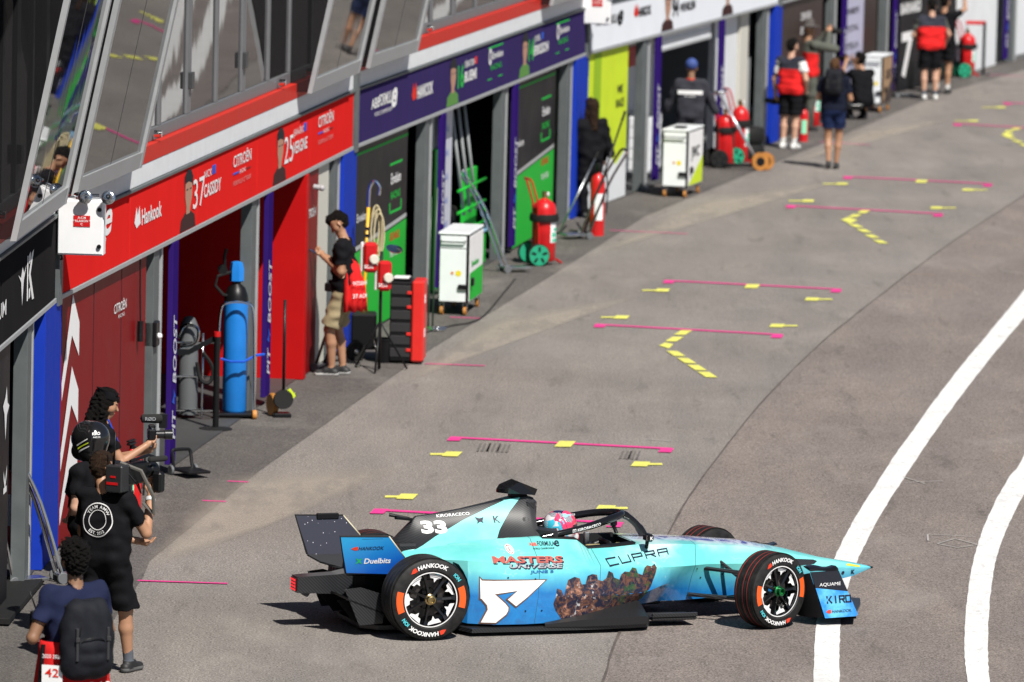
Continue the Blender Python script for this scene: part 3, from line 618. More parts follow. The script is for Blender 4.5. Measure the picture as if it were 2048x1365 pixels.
# --- darker asphalt apron and drain edge along the doors
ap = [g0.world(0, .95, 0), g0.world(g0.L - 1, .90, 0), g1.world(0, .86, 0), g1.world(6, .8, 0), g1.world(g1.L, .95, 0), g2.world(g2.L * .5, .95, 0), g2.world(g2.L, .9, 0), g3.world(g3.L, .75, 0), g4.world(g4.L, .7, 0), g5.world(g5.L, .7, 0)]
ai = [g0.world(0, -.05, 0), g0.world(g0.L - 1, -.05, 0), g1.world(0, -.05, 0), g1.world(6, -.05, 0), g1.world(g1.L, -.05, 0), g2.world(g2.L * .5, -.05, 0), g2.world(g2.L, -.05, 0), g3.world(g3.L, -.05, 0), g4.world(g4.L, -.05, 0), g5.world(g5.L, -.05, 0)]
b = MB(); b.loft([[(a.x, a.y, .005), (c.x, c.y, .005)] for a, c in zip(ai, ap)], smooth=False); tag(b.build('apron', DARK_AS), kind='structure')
# --- klaxon boxes on the fascia ends
def klaxon(loc, rz, label):
    e = thing('klaxon_box', loc, rz, label, 'klaxon box', 'white klaxon boxes')
    b = MB(); b.box((-.20, -.0, 0), (.20, .16, .48), bev=.008); b.build('cabinet', mat('cabinet_white', (.76, .77, .78), .4, var=.03), e)
    b = MB(); b.box((-.192, -.012, .012), (.192, -.002, .468), bev=.004); d = b.build('door', mat('cabinet_white', (.76, .77, .78), .4), e)
    b = MB(); b.box((-.06, -.018, .25), (.085, -.0125, .345)); p = b.build('red_plate', RED, d)
    b = MB(); 
    for i, t in enumerate(('A.C.M', '* KLAXON *', 'C')): lettering(b, t, lambda u, v, i=i: (.0125 + u, -.0205, .318 - i * .028 + v), .02, None, .01, align='c')
    b.build('plate_lettering', LTXT, p, fixn=False)
    for z in (.08, .40):
        b = MB(); b.lathe([(0, .02), (.018, .02), (.02, .0)], (.165, -.012, z), (0, -1, 0), 10); b.build('lock', BLACK, d)
    for x0, x1 in ((-.02, .04), (.10, .24)):
        b = MB(); b.lathe([(.014, -.20), (.017, -.06), (.03, .0), (.055, .05), (.062, .058), (.05, .045), (.01, -.04)], (x1, -.04, .515), (.15, -1, .0), 14); b.build('horn', CHROME, e)
    b = MB(); b.cyl((-.03, .05, .48), (-.03, .05, .52), .03); b.ball((-.02, .03, .52), (.05, .03, .025)); b.cyl((-.04, .0, .52), (.16, .0, .52), .016); b.build('horn_bracket', CHROME, e)
    b = MB(); b.tube([(-.18, .1, 0), (-.17, .12, -.05), (-.22, .15, -.06), (-.26, .16, .0)], .01, 6); b.build('cable', BLACK, e)
    return e
kx = at_y(160, 511, 52.95); klaxon((kx.x, 52.95, kx.z), -.06, 'white cabinet with red plate and chrome horns, nearest the camera')
kx = at_y(1192, 49, 86.3); klaxon((kx.x, 86.3, kx.z), -.1, 'white klaxon cabinet with red plate between navy and white fascias')

# --- clutter inside the doorways
def tyre_stack(g, s, n, k, label):
    for i in range(k):
        e = thing('stacked_tyre', g.world(s, n, .02 + i * .26), 0, label % ('lowest', 'second', 'third', 'top')[i if i < k - 1 else 3], 'tyre', 'tyres stacked in garages')
        b = MB(); b.lathe([(.2, .02), (.22, .0), (.30, .0), (.33, .04), (.338, .1), (.338, .15), (.33, .21), (.30, .25), (.22, .25), (.2, .23), (.2, .02)], (0, 0, 0), (0, 0, 1), 32); b.build('tyre', RUBBER, e); b = MB(); b.lathe([(.2, .04), (.19, .12), (.2, .21)], (0, 0, 0), (0, 0, 1), 32); b.build('rim', mat('rim_grey', (.3, .3, .31), .4), e)
tyre_stack(g2, 9.0, -.7, 3, '%s tyre of the stack inside the green garage doorway'); tyre_stack(g3, 9.9, .25, 2, '%s tyre of the stack against the white inner wall')
def tool_chest(g, s, n, m, label):
    e = thing('tool_chest', g.world(s, n, .02), math.atan2(g.u.y, g.u.x), label, 'tool chest'); b = MB(); b.box((-.4, -.25, .1), (.4, .25, .95), bev=.015); b.build('cabinet', m, e)
    for k in range(5): b = MB(); b.box((-.38, -.262, .14 + k * .16), (.38, -.252, .28 + k * .16), bev=.004); d = b.build('drawer', m, e); b = MB(); b.box((-.3, -.275, .255 + k * .16), (.3, -.263, .27 + k * .16)); b.build('pull', ALU, d)
    for k in range(5): b = MB(); b.box((-.412, -.23, .14 + k * .16), (-.402, .23, .28 + k * .16), bev=.004); b.build('end_rib', m, e)
    b = MB(); b.box((-.41, -.26, .952), (.41, .26, .975), bev=.006); b.build('worktop', STEEL, e)
tool_chest(g1, 8.0, -.9, BLKF, 'black tool chest inside the red garage'); tool_chest(g3, 6.0, -.55, WWALL, 'white tool chest inside the garage with the shutter'); tool_chest(g2, 7.0, -1.3, GREEN, 'green tool chest inside the navy garage')

GBAR = mat('grey_tube', (.32, .34, .35), .4)
for k, s in enumerate((7.9, 8.35, 8.8)):
    bb = MB(); bb.tube([(s, .30, 2.2), (s + .35, .16, .75)], .022, 8); bb.build('leaning_tube', GBAR, g2.e)
for z in (.55, .82, 1.1):
    bb = MB(); bb.tube([(7.7, .14, z), (9.7, .14, z)], .02, 6); bb.build('barrier_rail', GREEN, g2.e)
g2.box('inner_green_panel', 8.9, 9.75, -.32, -.26, .05, 1.25, GREEN)
o = g1.box('monitor', 7.2, 7.9, -.75, -.7, 1.35, 1.75, BLACK); g1.box('monitor_screen', 7.24, 7.86, -.699, -.695, 1.39, 1.71, mat('dim_screen', (.05, .12, .25), .3), o, 0)
o = g2.box('monitor', 6.0, 6.4, -.11, -.08, 1.85, 2.15, BLACK); g2.box('monitor_screen', 6.03, 6.37, -.079, -.075, 1.88, 2.12, MATS['dim_screen'], o, 0)
# ------------------------------------------------------------------ race car
CAR_TH = 0.34309896; CAR_O = Vector((-0.88496, 49.8927, 0))
car = thing('race_car', CAR_O, CAR_TH, 'cyan and blue open-wheel electric race car, number 33, crossing the pit lane', 'race car')
RR, FR = .338, .317; FX = 2.985
CARBON = mat('carbon_fibre', (.02, .021, .023), .3, spec=.6)
_t = NT(CARBON); _v, _p = _t.xyz()
_w = _t.n.new('ShaderNodeTexWave'); _w.wave_type = 'BANDS'; _w.bands_direction = 'DIAGONAL'; _w.inputs['Scale'].default_value = 24; _t.l.new(_v, _w.inputs[0])
_t.col(_t.mix(_w.outputs['Fac'], (.004, .004, .005), (.036, .038, .042)))
MBLK = mat('matt_black', (.005, .005, .006), .5, spec=.25); DECW = mat('decal_white', (.82, .82, .82), .45); DECK = mat('decal_navy', (.012, .015, .04), .4); DECR = mat('decal_red', (.70, .05, .02), .4); DECC = mat('decal_cyan', (.08, .55, .62), .4); DECG = mat('decal_green', (.02, .42, .12), .4)
BROWN = mat('decal_brown', (.13, .06, .03), .5)
LIV = mat('cyan_blue_livery', (.2, .7, .72), .18, coat=.8)
t = NT(LIV); v, p = t.xyz()
nz = t.noise(v, 2.2, 4, .6); n2 = t.noise(v, 6, 5, .65, dist=1.5)
cy = t.mix(t.ramp(nz, .35, .65), (.145, .60, .575), (.235, .72, .67))
lo = t.math('ADD', p[2], t.math('MULTIPLY', t.ramp(p[0], 1.9, 2.6), .12))
lo = t.math('ADD', lo, t.math('MULTIPLY', t.math('SUBTRACT', nz, .5), .12))
blue = t.mix(t.ramp(n2, .35, .7), (.003, .04, .34), (.007, .13, .52))
c = t.mix(t.ramp(lo, .34, .53), blue, cy)
c = t.mix(t.ramp(lo, .47, .60), t.mix(.3, c, (.03, .42, .66)), c)
# thin pale lightning print
ln = t.math('ABSOLUTE', t.math('SUBTRACT', t.noise(v, 2.6, 3, .7, dist=.8), .5)); c = t.mix(t.math('MULTIPLY', t.ramp(ln, .012, .0), t.math('MULTIPLY', t.math('MULTIPLY', t.ramp(nz, .48, .58), t.ramp(p[2], .46, .54)), .5)), c, (.75, .85, .84))
hi = t.math('MULTIPLY', t.math('MULTIPLY', t.ramp(p[2], .54, .66), t.ramp(p[0], 3.7, 3.0)), t.math('MULTIPLY', t.ramp(nz, .36, .56), t.ramp(p[0], 1.3, 2.0))); c = t.mix(t.math('MULTIPLY', hi, .85), c, (.70, .82, .82))  # upward faces of shoulders and nose whitened: highlight painted into the livery
# white, then purple star field on top of the bonnet
top = t.math('MULTIPLY', t.ramp(t.math('ABSOLUTE', p[1]), .19, .10), t.math('MULTIPLY', t.ramp(p[2], .52, .58), t.math('MULTIPLY', t.ramp(p[0], 1.95, 2.1), t.ramp(p[0], 3.4, 3.0))))
c = t.mix(top, c, t.mix(t.ramp(n2, .42, .55), (.06, .04, .25), (.62, .64, .74)))
for gx in (.93, 1.47, 2.42): c = t.mix(t.math('LESS_THAN', t.math('ABSOLUTE', t.math('SUBTRACT', p[0], t.math('ADD', gx, t.math('MULTIPLY', p[2], .12)))), .0022), c, (.02, .08, .12))
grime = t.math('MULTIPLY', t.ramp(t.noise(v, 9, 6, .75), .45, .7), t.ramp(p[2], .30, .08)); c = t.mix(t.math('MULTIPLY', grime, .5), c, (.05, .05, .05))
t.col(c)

# body loft ----------------------------------------------------------
#  x : (yb,zb) floor edge, (ym,zm) mid side, (yc,zc) crease, (yr,zr) shoulder, (y5,z5), ztop
ST = [
 (-.22, (.12,.20),(.16,.34),(.20,.52),(.14,.62),(.07,.645), .65),
 (.0,  (.20,.16),(.26,.32),(.33,.555),(.22,.645),(.10,.675), .68),
 (.22, (.34,.12),(.38,.32),(.455,.60),(.27,.675),(.12,.70), .70),
 (.40, (.60,.095),(.60,.32),(.575,.605),(.30,.70),(.14,.72), .72),
 (.60, (.68,.09),(.68,.32),(.625,.59),(.315,.72),(.15,.73), .73),
 (.85, (.70,.09),(.705,.31),(.64,.575),(.325,.735),(.2,.74), .74),
 (1.10,(.70,.095),(.71,.31),(.65,.562),(.335,.738),(.27,.745), .74),
 (1.30,(.69,.10),(.705,.31),(.645,.552),(.345,.728),(.275,.735), .73),
 (1.42,(.67,.11),(.695,.30),(.635,.545),(.35,.715),(.275,.722), .72),
 (1.52,(.645,.12),(.68,.30),(.622,.54),(.352,.64),(.275,.645), .64),
 (1.72,(.58,.15),(.64,.30),(.59,.525),(.345,.645),(.27,.652), .65),
 (1.95,(.44,.18),(.57,.30),(.535,.505),(.325,.66),(.24,.672), .67),
 (2.15,(.30,.18),(.46,.34),(.465,.488),(.30,.655),(.16,.675), .68),
 (2.38,(.235,.17),(.29,.36),(.365,.475),(.275,.645),(.13,.665), .668),
 (2.60,(.225,.18),(.255,.36),(.295,.475),(.25,.63),(.11,.652), .656),
 (2.98,(.19,.20),(.215,.36),(.235,.46),(.19,.595),(.08,.622), .626),
 (3.36,(.15,.225),(.17,.36),(.18,.43),(.135,.525),(.06,.55), .553),
 (3.70,(.11,.255),(.125,.36),(.125,.40),(.09,.447),(.045,.463), .466),
 (4.0, (.06,.30),(.07,.355),(.07,.372),(.05,.402),(.025,.41), .412),
 (4.15,(.02,.345),(.025,.358),(.025,.364),(.018,.374),(.01,.377), .378)]
def sect(r):
    x = r[0]; rt = [(x, -y, z) for y, z in r[1:6]]; lf = [(x, y, z) for y, z in reversed(r[1:6])]
    return rt + [(x, 0, r[6])] + lf
def interp(a, b2, f):
    return (a[0] + (b2[0] - a[0]) * f,) + tuple((p[0] + (q[0] - p[0]) * f, p[1] + (q[1] - p[1]) * f) for p, q in zip(a[1:6], b2[1:6])) + (a[6] + (b2[6] - a[6]) * f,)
fine = []
for a, b2 in zip(ST[:-1], ST[1:]):
    for k in range(3): fine.append(interp(a, b2, k / 3))
fine.append(ST[-1])
secs = [sect(r) for r in fine]; xs = [r[0] for r in fine]
mb = MB(); mb.loft(secs, close=True, skip=lambda i, j: (3 < j + .5 < 6.5) and xs[i] >= 1.12 and xs[i + 1] <= 1.97)
mb.f, mb.m, mb.sm = [q for f in mb.f for q in ((f[0], f[1], f[2]), (f[0], f[2], f[3]))], [0] * (2 * len(mb.f)), [True] * (2 * len(mb.f))
mb.add(secs[0], [tuple(range(11))], 0); mb.add(secs[-1] + [(4.21, 0, .36)], [(i, (i + 1) % 11, 11) for i in range(11)], 0, True)
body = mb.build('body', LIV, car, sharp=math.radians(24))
BV = BVHTree.FromPolygons(mb.v, mb.f)
def side(x, z, off=.004, y0=-3.0):
    h = BV.ray_cast(Vector((x, y0, z)), Vector((0, 1, 0)))
    return (x, (h[0].y if h[0] is not None else -.7) - off, z)
def sidefn(x, z, ang=0., off=.004, sh=0.):
    ca, sa = math.cos(ang), math.sin(ang); return lambda u, v: side(x + u * ca - v * sa, z + u * sa + v * ca, off)
def decal(name, m, parent=body): 
    return lambda b: b.build(name, m, parent, fixn=False, sharp=None)
def dtext(t_, x, z, h, w, m, ang=0., bold=0., shear=0., off=.005, parent=body, name='lettering'):
    b = MB(); lettering(b, t_, sidefn(x, z, ang, off), h, w, bold, shear); return b.build(name, m, parent, fixn=False, sharp=None)
def dpoly(P, m, off=.004, name='livery_print', parent=body, cuts=3):
    b = MB(); patch(b, P, lambda x, z: side(x, z, off), cuts=cuts); return b.build(name, m, parent, fixn=False, sharp=None)
# white angular emblem with a brown edge on the flank
EM = [(.50, .455), (1.06, .447), (.775, .225), (.69, .27), (.775, .345), (.60, .335), (.715, .24), (.715, .19), (.62, .095), (.51, .095), (.575, .19), (.575, .215), (.50, .30)]
def grow(P, d):
    c = Vector((sum(p[0] for p in P) / len(P), sum(p[1] for p in P) / len(P))); out = []
    n = len(P); area = sum(P[i][0] * P[(i + 1) % n][1] - P[(i + 1) % n][0] * P[i][1] for i in range(n)); sg = 1 if area > 0 else -1
    for i in range(n):
        p0, p1, p2 = Vector(P[i - 1]), Vector(P[i]), Vector(P[(i + 1) % n])
        a = (p1 - p0).normalized(); b2 = (p2 - p1).normalized(); na = Vector((a.y, -a.x)) * sg; nb = Vector((b2.y, -b2.x)) * sg
        k = na + nb; k = k / max(.35, k.dot(k) / 2); out.append(tuple(p1 + k * d))
    return out
EM = [(.492, .468), (.505, .447), (1.033, .444), (.779, .24), (.708, .297), (.794, .365), (.60, .342), (.690, .262), (.715, .232), (.714, .205), (.697, .174), (.612, .107), (.498, .107), (.548, .213), (.543, .249), (.499, .302), (.492, .302)]
dpoly(grow(EM, .011), BROWN, .005, cuts=4); dpoly(EM, DECW, .009, cuts=4)
# mottled artwork field, kept abstract
ART = mat('mottled_artwork', (.1, .06, .05), .4, coat=.3); t = NT(ART); v, p = t.xyz(); a = t.noise(v, 14, 6, .75, dist=1.2); b_ = t.noise(v, 13, 5, .7, dist=.8); c = t.mix(t.ramp(a, .46, .60), (.006, .009, .03), (.13, .055, .03)); c = t.mix(t.ramp(b_, .55, .66), c, t.mix(t.ramp(p[0], 1.3, 1.6), (.40, .19, .12), (.17, .10, .065))); c = t.mix(t.math('MULTIPLY', t.ramp(t.noise(v, 13, 3, .6), .52, .62), t.ramp(p[0], 1.5, 1.9)), c, (.02, .075, .02)); c = t.mix(t.math('MULTIPLY', t.ramp(t.noise(v, 19, 3, .6), .60, .68), t.ramp(p[0], 1.6, 1.4)), c, (.5, .5, .52)); t.col(c)
AP = [(1.176, .125), (1.12, .20), (1.099, .253), (1.115, .30), (1.132, .376), (1.17, .36), (1.19, .31), (1.205, .36), (1.233, .44), (1.29, .462), (1.335, .449), (1.35, .40), (1.385, .40), (1.409, .465), (1.45, .478), (1.493, .47), (1.50, .43), (1.541, .417), (1.58, .44), (1.605, .495), (1.643, .476), (1.65, .44), (1.70, .421), (1.72, .46), (1.755, .482), (1.80, .475), (1.83, .51), (1.867, .50), (1.88, .46), (1.925, .442), (1.95, .50), (1.979, .516), (2.02, .505), (2.06, .52), (2.073, .49), (2.057, .438), (2.012, .35), (1.975, .30), (1.94, .246), (1.884, .212), (1.80, .215), (1.70, .195), (1.557, .186), (1.427, .155), (1.30, .13)]
dpoly(AP, ART, .004)
b = MB(); 
for k, (tt, x, z, h, w, m) in enumerate((('MASTERS', .60, .590, .042, .62, mat('decal_brick', (.45, .11, .09), .45)), ('UNIVERSE', .735, .548, .034, .46, DECK))):
    dtext(tt, x + .006, z - .008, h, w, DECK, -.02, .05, .15, .005); dtext(tt, x, z, h, w, m if k == 0 else mat('decal_grey', (.35, .37, .4), .4), -.02, .035, .15, .007)
dtext('JUNE 5', .91, .502, .022, .20, mat('decal_blue', (.01, .12, .35), .4), 0, .03)
dtext('ABB', .985, .69, .022, .065, DECR, -.02, .02); dtext('FORMULA', 1.055, .69, .03, .15, DECK, -.02, .01, .3); dtext('e', 1.205, .682, .06, .045, DECK, 0, .02, .3); dtext('WORLD CHAMPIONSHIP', 1.0, .665, .012, .19, DECK)
def boxtext(word, x, z, h, w, ang, m, th=.012):
    """thin squared capitals drawn as strokes"""
    G_ = {'C': [[(1, 1), (0, 1), (0, 0), (1, 0)]], 'U': [[(0, 1), (0, 0), (1, 0), (1, 1)]], 'P': [[(0, 0), (0, 1), (1, 1), (1, .5), (0, .5)]], 'R': [[(0, 0), (0, 1), (1, 1), (1, .5), (0, .5)], [(.55, .5), (1, 0)]], 'A': [[(0, 0), (0, 1), (1, 1), (1, 0)], [(0, .5), (1, .5)]], 'K': [[(.05, 1), (.05, .85)], [(.05, .15), (.05, 0)], [(.95, 1), (.4, .5), (.95, 0)]], 'I': [[(.5, 0), (.5, 1)]], 'O': [[(0, 0), (0, 1), (1, 1), (1, 0), (0, 0)]]}
    b = MB(); adv = w / len(word); cw = adv * .72; ca, sa = math.cos(ang), math.sin(ang)
    return b, G_, adv, cw
def strokes(fn, word, h, w, th):
    b, G_, adv, cw = boxtext(word, 0, 0, h, w, 0, None)
    for i, chx in enumerate(word):
        for S_ in G_[chx]:
            for a, c2 in zip(S_[:-1], S_[1:]):
                A = Vector((i * adv + a[0] * cw, a[1] * h)); B = Vector((i * adv + c2[0] * cw, c2[1] * h)); d = (B - A).normalized(); n = Vector((-d.y, d.x)) * th / 2; A = A - d * th / 2; B = B + d * th / 2
                N = 5; pts = [A + (B - A) * (k / N) for k in range(N + 1)]
                for q0, q1 in zip(pts[:-1], pts[1:]): b.add([fn(*(q0 - n)), fn(*(q1 - n)), fn(*(q1 + n)), fn(*(q0 + n))], [(0, 1, 2, 3)])
    return b
strokes(sidefn(1.62, .535, .075, .007), 'CUPRA', .042, .64, .009).build('lettering', DECK, body, fixn=False, sharp=None)
# red E disc and small fasteners
def disc(x, z, r, m, off, name='livery_print'): dpoly([(x + r * math.cos(k * PI / 8), z + r * math.sin(k * PI / 8)) for k in range(16)], m, off, name, cuts=1)
disc(.80, .672, .033, DECW, .005); disc(.80, .672, .028, DECR, .0065); disc(.80, .672, .023, DECW, .008); dtext('E', .79, .66, .024, None, DECR, 0, .02, 0, .010)
for (x, z) in ((.72, .47), (.95, .455), (1.0, .20), (.86, .20), (2.5, .44), (2.9, .40), (2.55, .36), (2.75, .38)): disc(x, z, .007, MBLK, .006, 'fastener')
# nose print
dpoly([(3.93, .395), (4.07, .372), (4.07, .385), (3.95, .41)], mat('decal_yellow', (.62, .68, .05), .4), .004); dtext('K', 3.98, .322, .034, .036, DECK, -.02, .05); disc(3.90, .336, .014, DECK, .006)
b = MB(); b.lathe([(0, 0), (.006, -.01), (.018, -.055), (.02, -.06)], (4.215, 0, .3605), (1, 0, .03), 8); b.build('nose_tip', MBLK, car)

# cockpit tub, engine cover, headrest --------------------------------
mb = MB(); tub = []
for x, w, z in ((1.12, .27, .74), (1.3, .275, .735), (1.42, .275, .722), (1.52, .275, .648), (1.72, .27, .655), (1.96, .22, .668)):
    tub.append([(x, -w - .075, z - .012), (x, -w - .07, z + .006), (x, -w, z + .008), (x, -w + .02, z - .12), (x, -w + .06, .36), (x, w - .06, .36), (x, w - .02, z - .12), (x, w, z + .008), (x, w + .07, z + .006), (x, w + .075, z - .012)])
mb.loft(tub, smooth=False); mb.add(tub[0], [tuple(range(10))]); mb.add(tub[-1], [tuple(range(10))]); mb.build('cockpit_tub', MBLK, car, fixn=False)
ENG = mat('engine_cover_paint', (.2, .7, .72), .42, spec=.3)
t = NT(ENG); v, p = t.xyz(); w = t.n.new('ShaderNodeTexWave'); w.wave_type = 'BANDS'; w.bands_direction = 'DIAGONAL'; w.inputs['Scale'].default_value = 24; t.l.new(v, w.inputs[0])
cb = t.mix(w.outputs['Fac'], (.004, .004, .005), (.036, .038, .042))
# cyan band between two slanted edges of the cover
e1 = t.math('SUBTRACT', p[2], t.math('ADD', .615, t.math('MULTIPLY', t.math('ADD', p[0], .02), .445)))     # above: carbon
e2 = t.math('SUBTRACT', p[2], t.math('ADD', .665, t.math('MULTIPLY', t.math('SUBTRACT', p[0], .70), 1.19)))     # below: carbon
band = t.math('MULTIPLY', t.math('LESS_THAN', e1, 0.), t.math('GREATER_THAN', e2, 0.))
t.col(t.mix(band, cb, t.mix(t.ramp(t.noise(v, 2.5, 4, .6), .35, .65), (.145, .60, .575), (.235, .72, .67))))
EC = [(-.10, (.16,.62),(.12,.64),(.06,.65),(.02,.655)), (.0, (.22,.64),(.12,.69),(.05,.74),(.02,.76)), (.14, (.25,.665),(.13,.73),(.05,.82),(.02,.893)), (.30, (.27,.68),(.14,.745),(.05,.84),(.022,.912)), (.52, (.29,.695),(.16,.765),(.055,.86),(.025,.946)), (.75, (.30,.71),(.18,.785),(.075,.90),(.04,.99)), (.95, (.30,.72),(.20,.80),(.10,.93),(.075,1.03)), (1.08, (.28,.73),(.20,.815),(.115,.95),(.09,1.05)), (1.13, (.27,.735),(.195,.815),(.11,.94),(.08,1.035))]
def esec(r): return [(r[0], -y, z) for y, z in r[1:]] + [(r[0], y, z) for y, z in reversed(r[1:])]
def eint(a, b2, f): return (a[0] + (b2[0] - a[0]) * f,) + tuple((p_[0] + (q[0] - p_[0]) * f, p_[1] + (q[1] - p_[1]) * f) for p_, q in zip(a[1:], b2[1:]))
es = []
for a, b2 in zip(EC[:-1], EC[1:]):
    for k in range(2): es.append(esec(eint(a, b2, k / 2)))
es.append(esec(EC[-1])); mb = MB(); mb.loft(es); mb.add(es[-1], [tuple(range(8))]); mb.add(es[0], [tuple(range(8))])
cover = mb.build('engine_cover', ENG, car, sharp=math.radians(50)); BV2 = BVHTree.FromPolygons(mb.v, mb.f)
def cside(x, z, off=.004):
    h = BV2.ray_cast(Vector((x, -3, z)), Vector((0, 1, 0))); return (x, (h[0].y if h[0] is not None else -.05) - off, z)
def ctext(t_, x, z, h, w, m, bold=0., shear=0., ang=0.):
    ca, sa = math.cos(ang), math.sin(ang); b = MB(); lettering(b, t_, lambda u, v: cside(x + u * ca - v * sa, z + u * sa + v * ca), h, w, bold, shear); b.build('lettering', m, cover, fixn=False, sharp=None)
ctext('33', .165, .772, .088, .215, DECW, .05); ctext('KIRORACECO', .31, .885, .024, .28, DECW, .015, 0, .06)
ctext('K', .775, .845, .05, .055, DECK, .03); b = MB(); patch(b, [(.63, .885), (.665, .875), (.70, .885), (.685, .855), (.695, .835), (.665, .85), (.635, .835), (.645, .855)], cside, cuts=1); b.build('emblem', DECK, cover, fixn=False, sharp=None)
b = MB(); patch(b, [(1.02, .885), (1.06, .885), (1.07, .87), (1.06, .855), (1.02, .855), (1.01, .87)], lambda x, z: cside(x, z, .003), cuts=0); b.build('air_slot', MBLK, cover, fixn=False, sharp=None)
# roll hoop front and onboard camera
mb = MB(); mb.box((1.04, -.11, .74), (1.16, .11, 1.03), bev=.03); mb.build('roll_hoop', CARBON, car)
mb = MB(); mb.loft([[(.84, -.02, 1.075), (.84, .02, 1.075), (.84, .02, 1.10), (.84, -.02, 1.10)], [(.90, -.10, 1.075), (.90, .10, 1.075), (.90, .12, 1.125), (.90, -.12, 1.125)], [(1.0, -.13, 1.075), (1.0, .13, 1.075), (1.0, .10, 1.17), (1.0, -.10, 1.17)], [(1.13, -.12, 1.06), (1.13, .12, 1.06), (1.15, .12, 1.11), (1.15, -.12, 1.11)]], close=True, caps=True, smooth=False)
mb.build('onboard_camera', mat('gloss_black', (.008, .008, .009), .12), car); mb = MB(); mb.box((.95, -.05, 1.03), (1.09, .05, 1.08), bev=.01); mb.build('camera_stalk', MBLK, car)
# headrest collar behind and beside the helmet
mb = MB(); hs = []
for k in range(13):
    a = PI * (.05 + .9 * k / 12); cx, cy_ = 1.30 - .20 * math.sin(a) * 1.0, .30 * math.cos(a) 
    n = Vector((-math.sin(a), math.cos(a), 0)); hs.append([(cx + n.x * .06, cy_ + n.y * .04, .70), (cx + n.x * .06, cy_ + n.y * .04, .79), (cx - n.x * .04, cy_ - n.y * .05, .80), (cx - n.x * .05, cy_ - n.y * .05, .68)])
mb.loft(hs, close=True, caps=True); mb.build('headrest', mat('headrest_black', (.02, .021, .024), .45), car)
# rear outlet under the cover: duct lips
for s in (-1, 1): mb = MB(); mb.box((-.08, s * .165 - .045, .60), (.10, s * .165 + .045, .70), bev=.02); mb.build('outlet_duct', CARBON, car)
mb = MB(); mb.tube([(.10, -.03, .872), (.02, -.06, .885), (-.06, -.08, .90)], [.012, .012, .016], 8); mb.tube([(.10, .03, .872), (.02, .06, .885), (-.06, .08, .90)], [.012, .012, .016], 8); mb.build('rear_aerial', MBLK, car)

# halo ----------------------------------------------------------------
mb = MB()
def smooth(P, k=5):
    P = [Vector(p) for p in P]; out = []; n = len(P) - 1
    for i in range(n):
        p0, p1, p2, p3 = P[max(i - 1, 0)], P[i], P[i + 1], P[min(i + 2, n)]
        for j in range(k):
            f = j / k; out.append(.5 * ((2 * p1) + (p2 - p0) * f + (2 * p0 - 5 * p1 + 4 * p2 - p3) * f * f + (3 * p1 - p0 - 3 * p2 + p3) * f ** 3))
    return out + [P[-1]]
HR = smooth([(1.14, -.295, .735), (1.32, -.30, .77), (1.56, -.27, .815), (1.76, -.19, .855), (1.90, -.08, .872), (1.93, 0, .874)])
HL = [Vector((p_.x, -p_.y, p_.z)) for p_ in HR]
mb.tube(HR, [.027] * 10 + [.031] * (len(HR) - 10), 10); mb.tube(HL, [.027] * 10 + [.031] * (len(HL) - 10), 10)
mb.tube(smooth([(1.90, 0, .876), (1.98, 0, .852), (2.08, 0, .77), (2.16, 0, .65)]), [.034] * 6 + [.03] * 5 + [.036] * 5, 10)
halo = mb.build('halo', mat('gloss_black', (.008, .008, .009), .12), car)
def halofn(u0, off=.0):
    L_ = [0]; 
    for a, c2 in zip(HR[:-1], HR[1:]): L_.append(L_[-1] + (c2 - a).length)
    def f(u, v):
        s = u0 + u; i = max(0, min(len(HR) - 2, next((k for k in range(len(L_) - 1) if L_[k + 1] >= s), len(HR) - 2))); fr = (s - L_[i]) / (L_[i + 1] - L_[i]); p_ = HR[i].lerp(HR[i + 1], fr); d = (HR[i + 1] - HR[i]).normalized()
        out = Vector((d.y, -d.x, 0)).normalized(); ph = (v - .012) / .034; return tuple(p_ + out * .0335 * math.cos(ph) + Vector((0, 0, .0335 * math.sin(ph))))
    return f
b = MB(); lettering(b, 'KIRORACECO', halofn(.30), .024, .22, .02); b.build('lettering', DECW, halo, fixn=False, sharp=None)
b = MB(); 
for q in ([(0, 0), (.03, 0), (.03, .004), (0, .004)], [(0, .022), (.03, .022), (.03, .026), (0, .026)], [(0, .004), (.004, .004), (.004, .022), (0, .022)], [(.026, .004), (.03, .004), (.03, .022), (.026, .022)], [(.011, .009), (.019, .009), (.019, .017), (.011, .017)]): patch(b, q, halofn(.255))
b.build('camera_icon', DECW, halo, fixn=False, sharp=None)
b = MB(); lettering(b, 'Duelbits', lambda u, v: (1.52 + u, .255 - (u * .38), .80 + v + .018 + u * .17 + .0), .022, .09, .02); b.build('lettering', DECW, halo, fixn=False, sharp=None)
b = MB(); b.box((1.60, -.055, .60), (1.64, -.01, .73), bev=.005); b.build('display_bracket', STEEL, car)
# mirrors
for s in (-1, 1):
    mb = MB(); mb.box((1.99, s * .43 - .055, .70), (2.05, s * .43 + .055, .765), bev=.018); o = mb.build('mirror', mat('gloss_black', (.008, .008, .009), .12), car)
    mb = MB(); mb.cyl((2.02, s * .40, .71), (2.04, s * .33, .62), .016, n=8); mb.build('mirror_stalk', MBLK, o)
    b = MB(); b.box((1.985, s * .43 - .045, .71), (1.989, s * .43 + .045, .755)); b.build('mirror_glass', CHROME, o)
    if s < 0:
        b = MB(); lettering(b, 'K', lambda u, v: (2.012 + u, -.4875, .72 + v), .026, .026, .04); b.build('lettering', DECW, o, fixn=False, sharp=None)
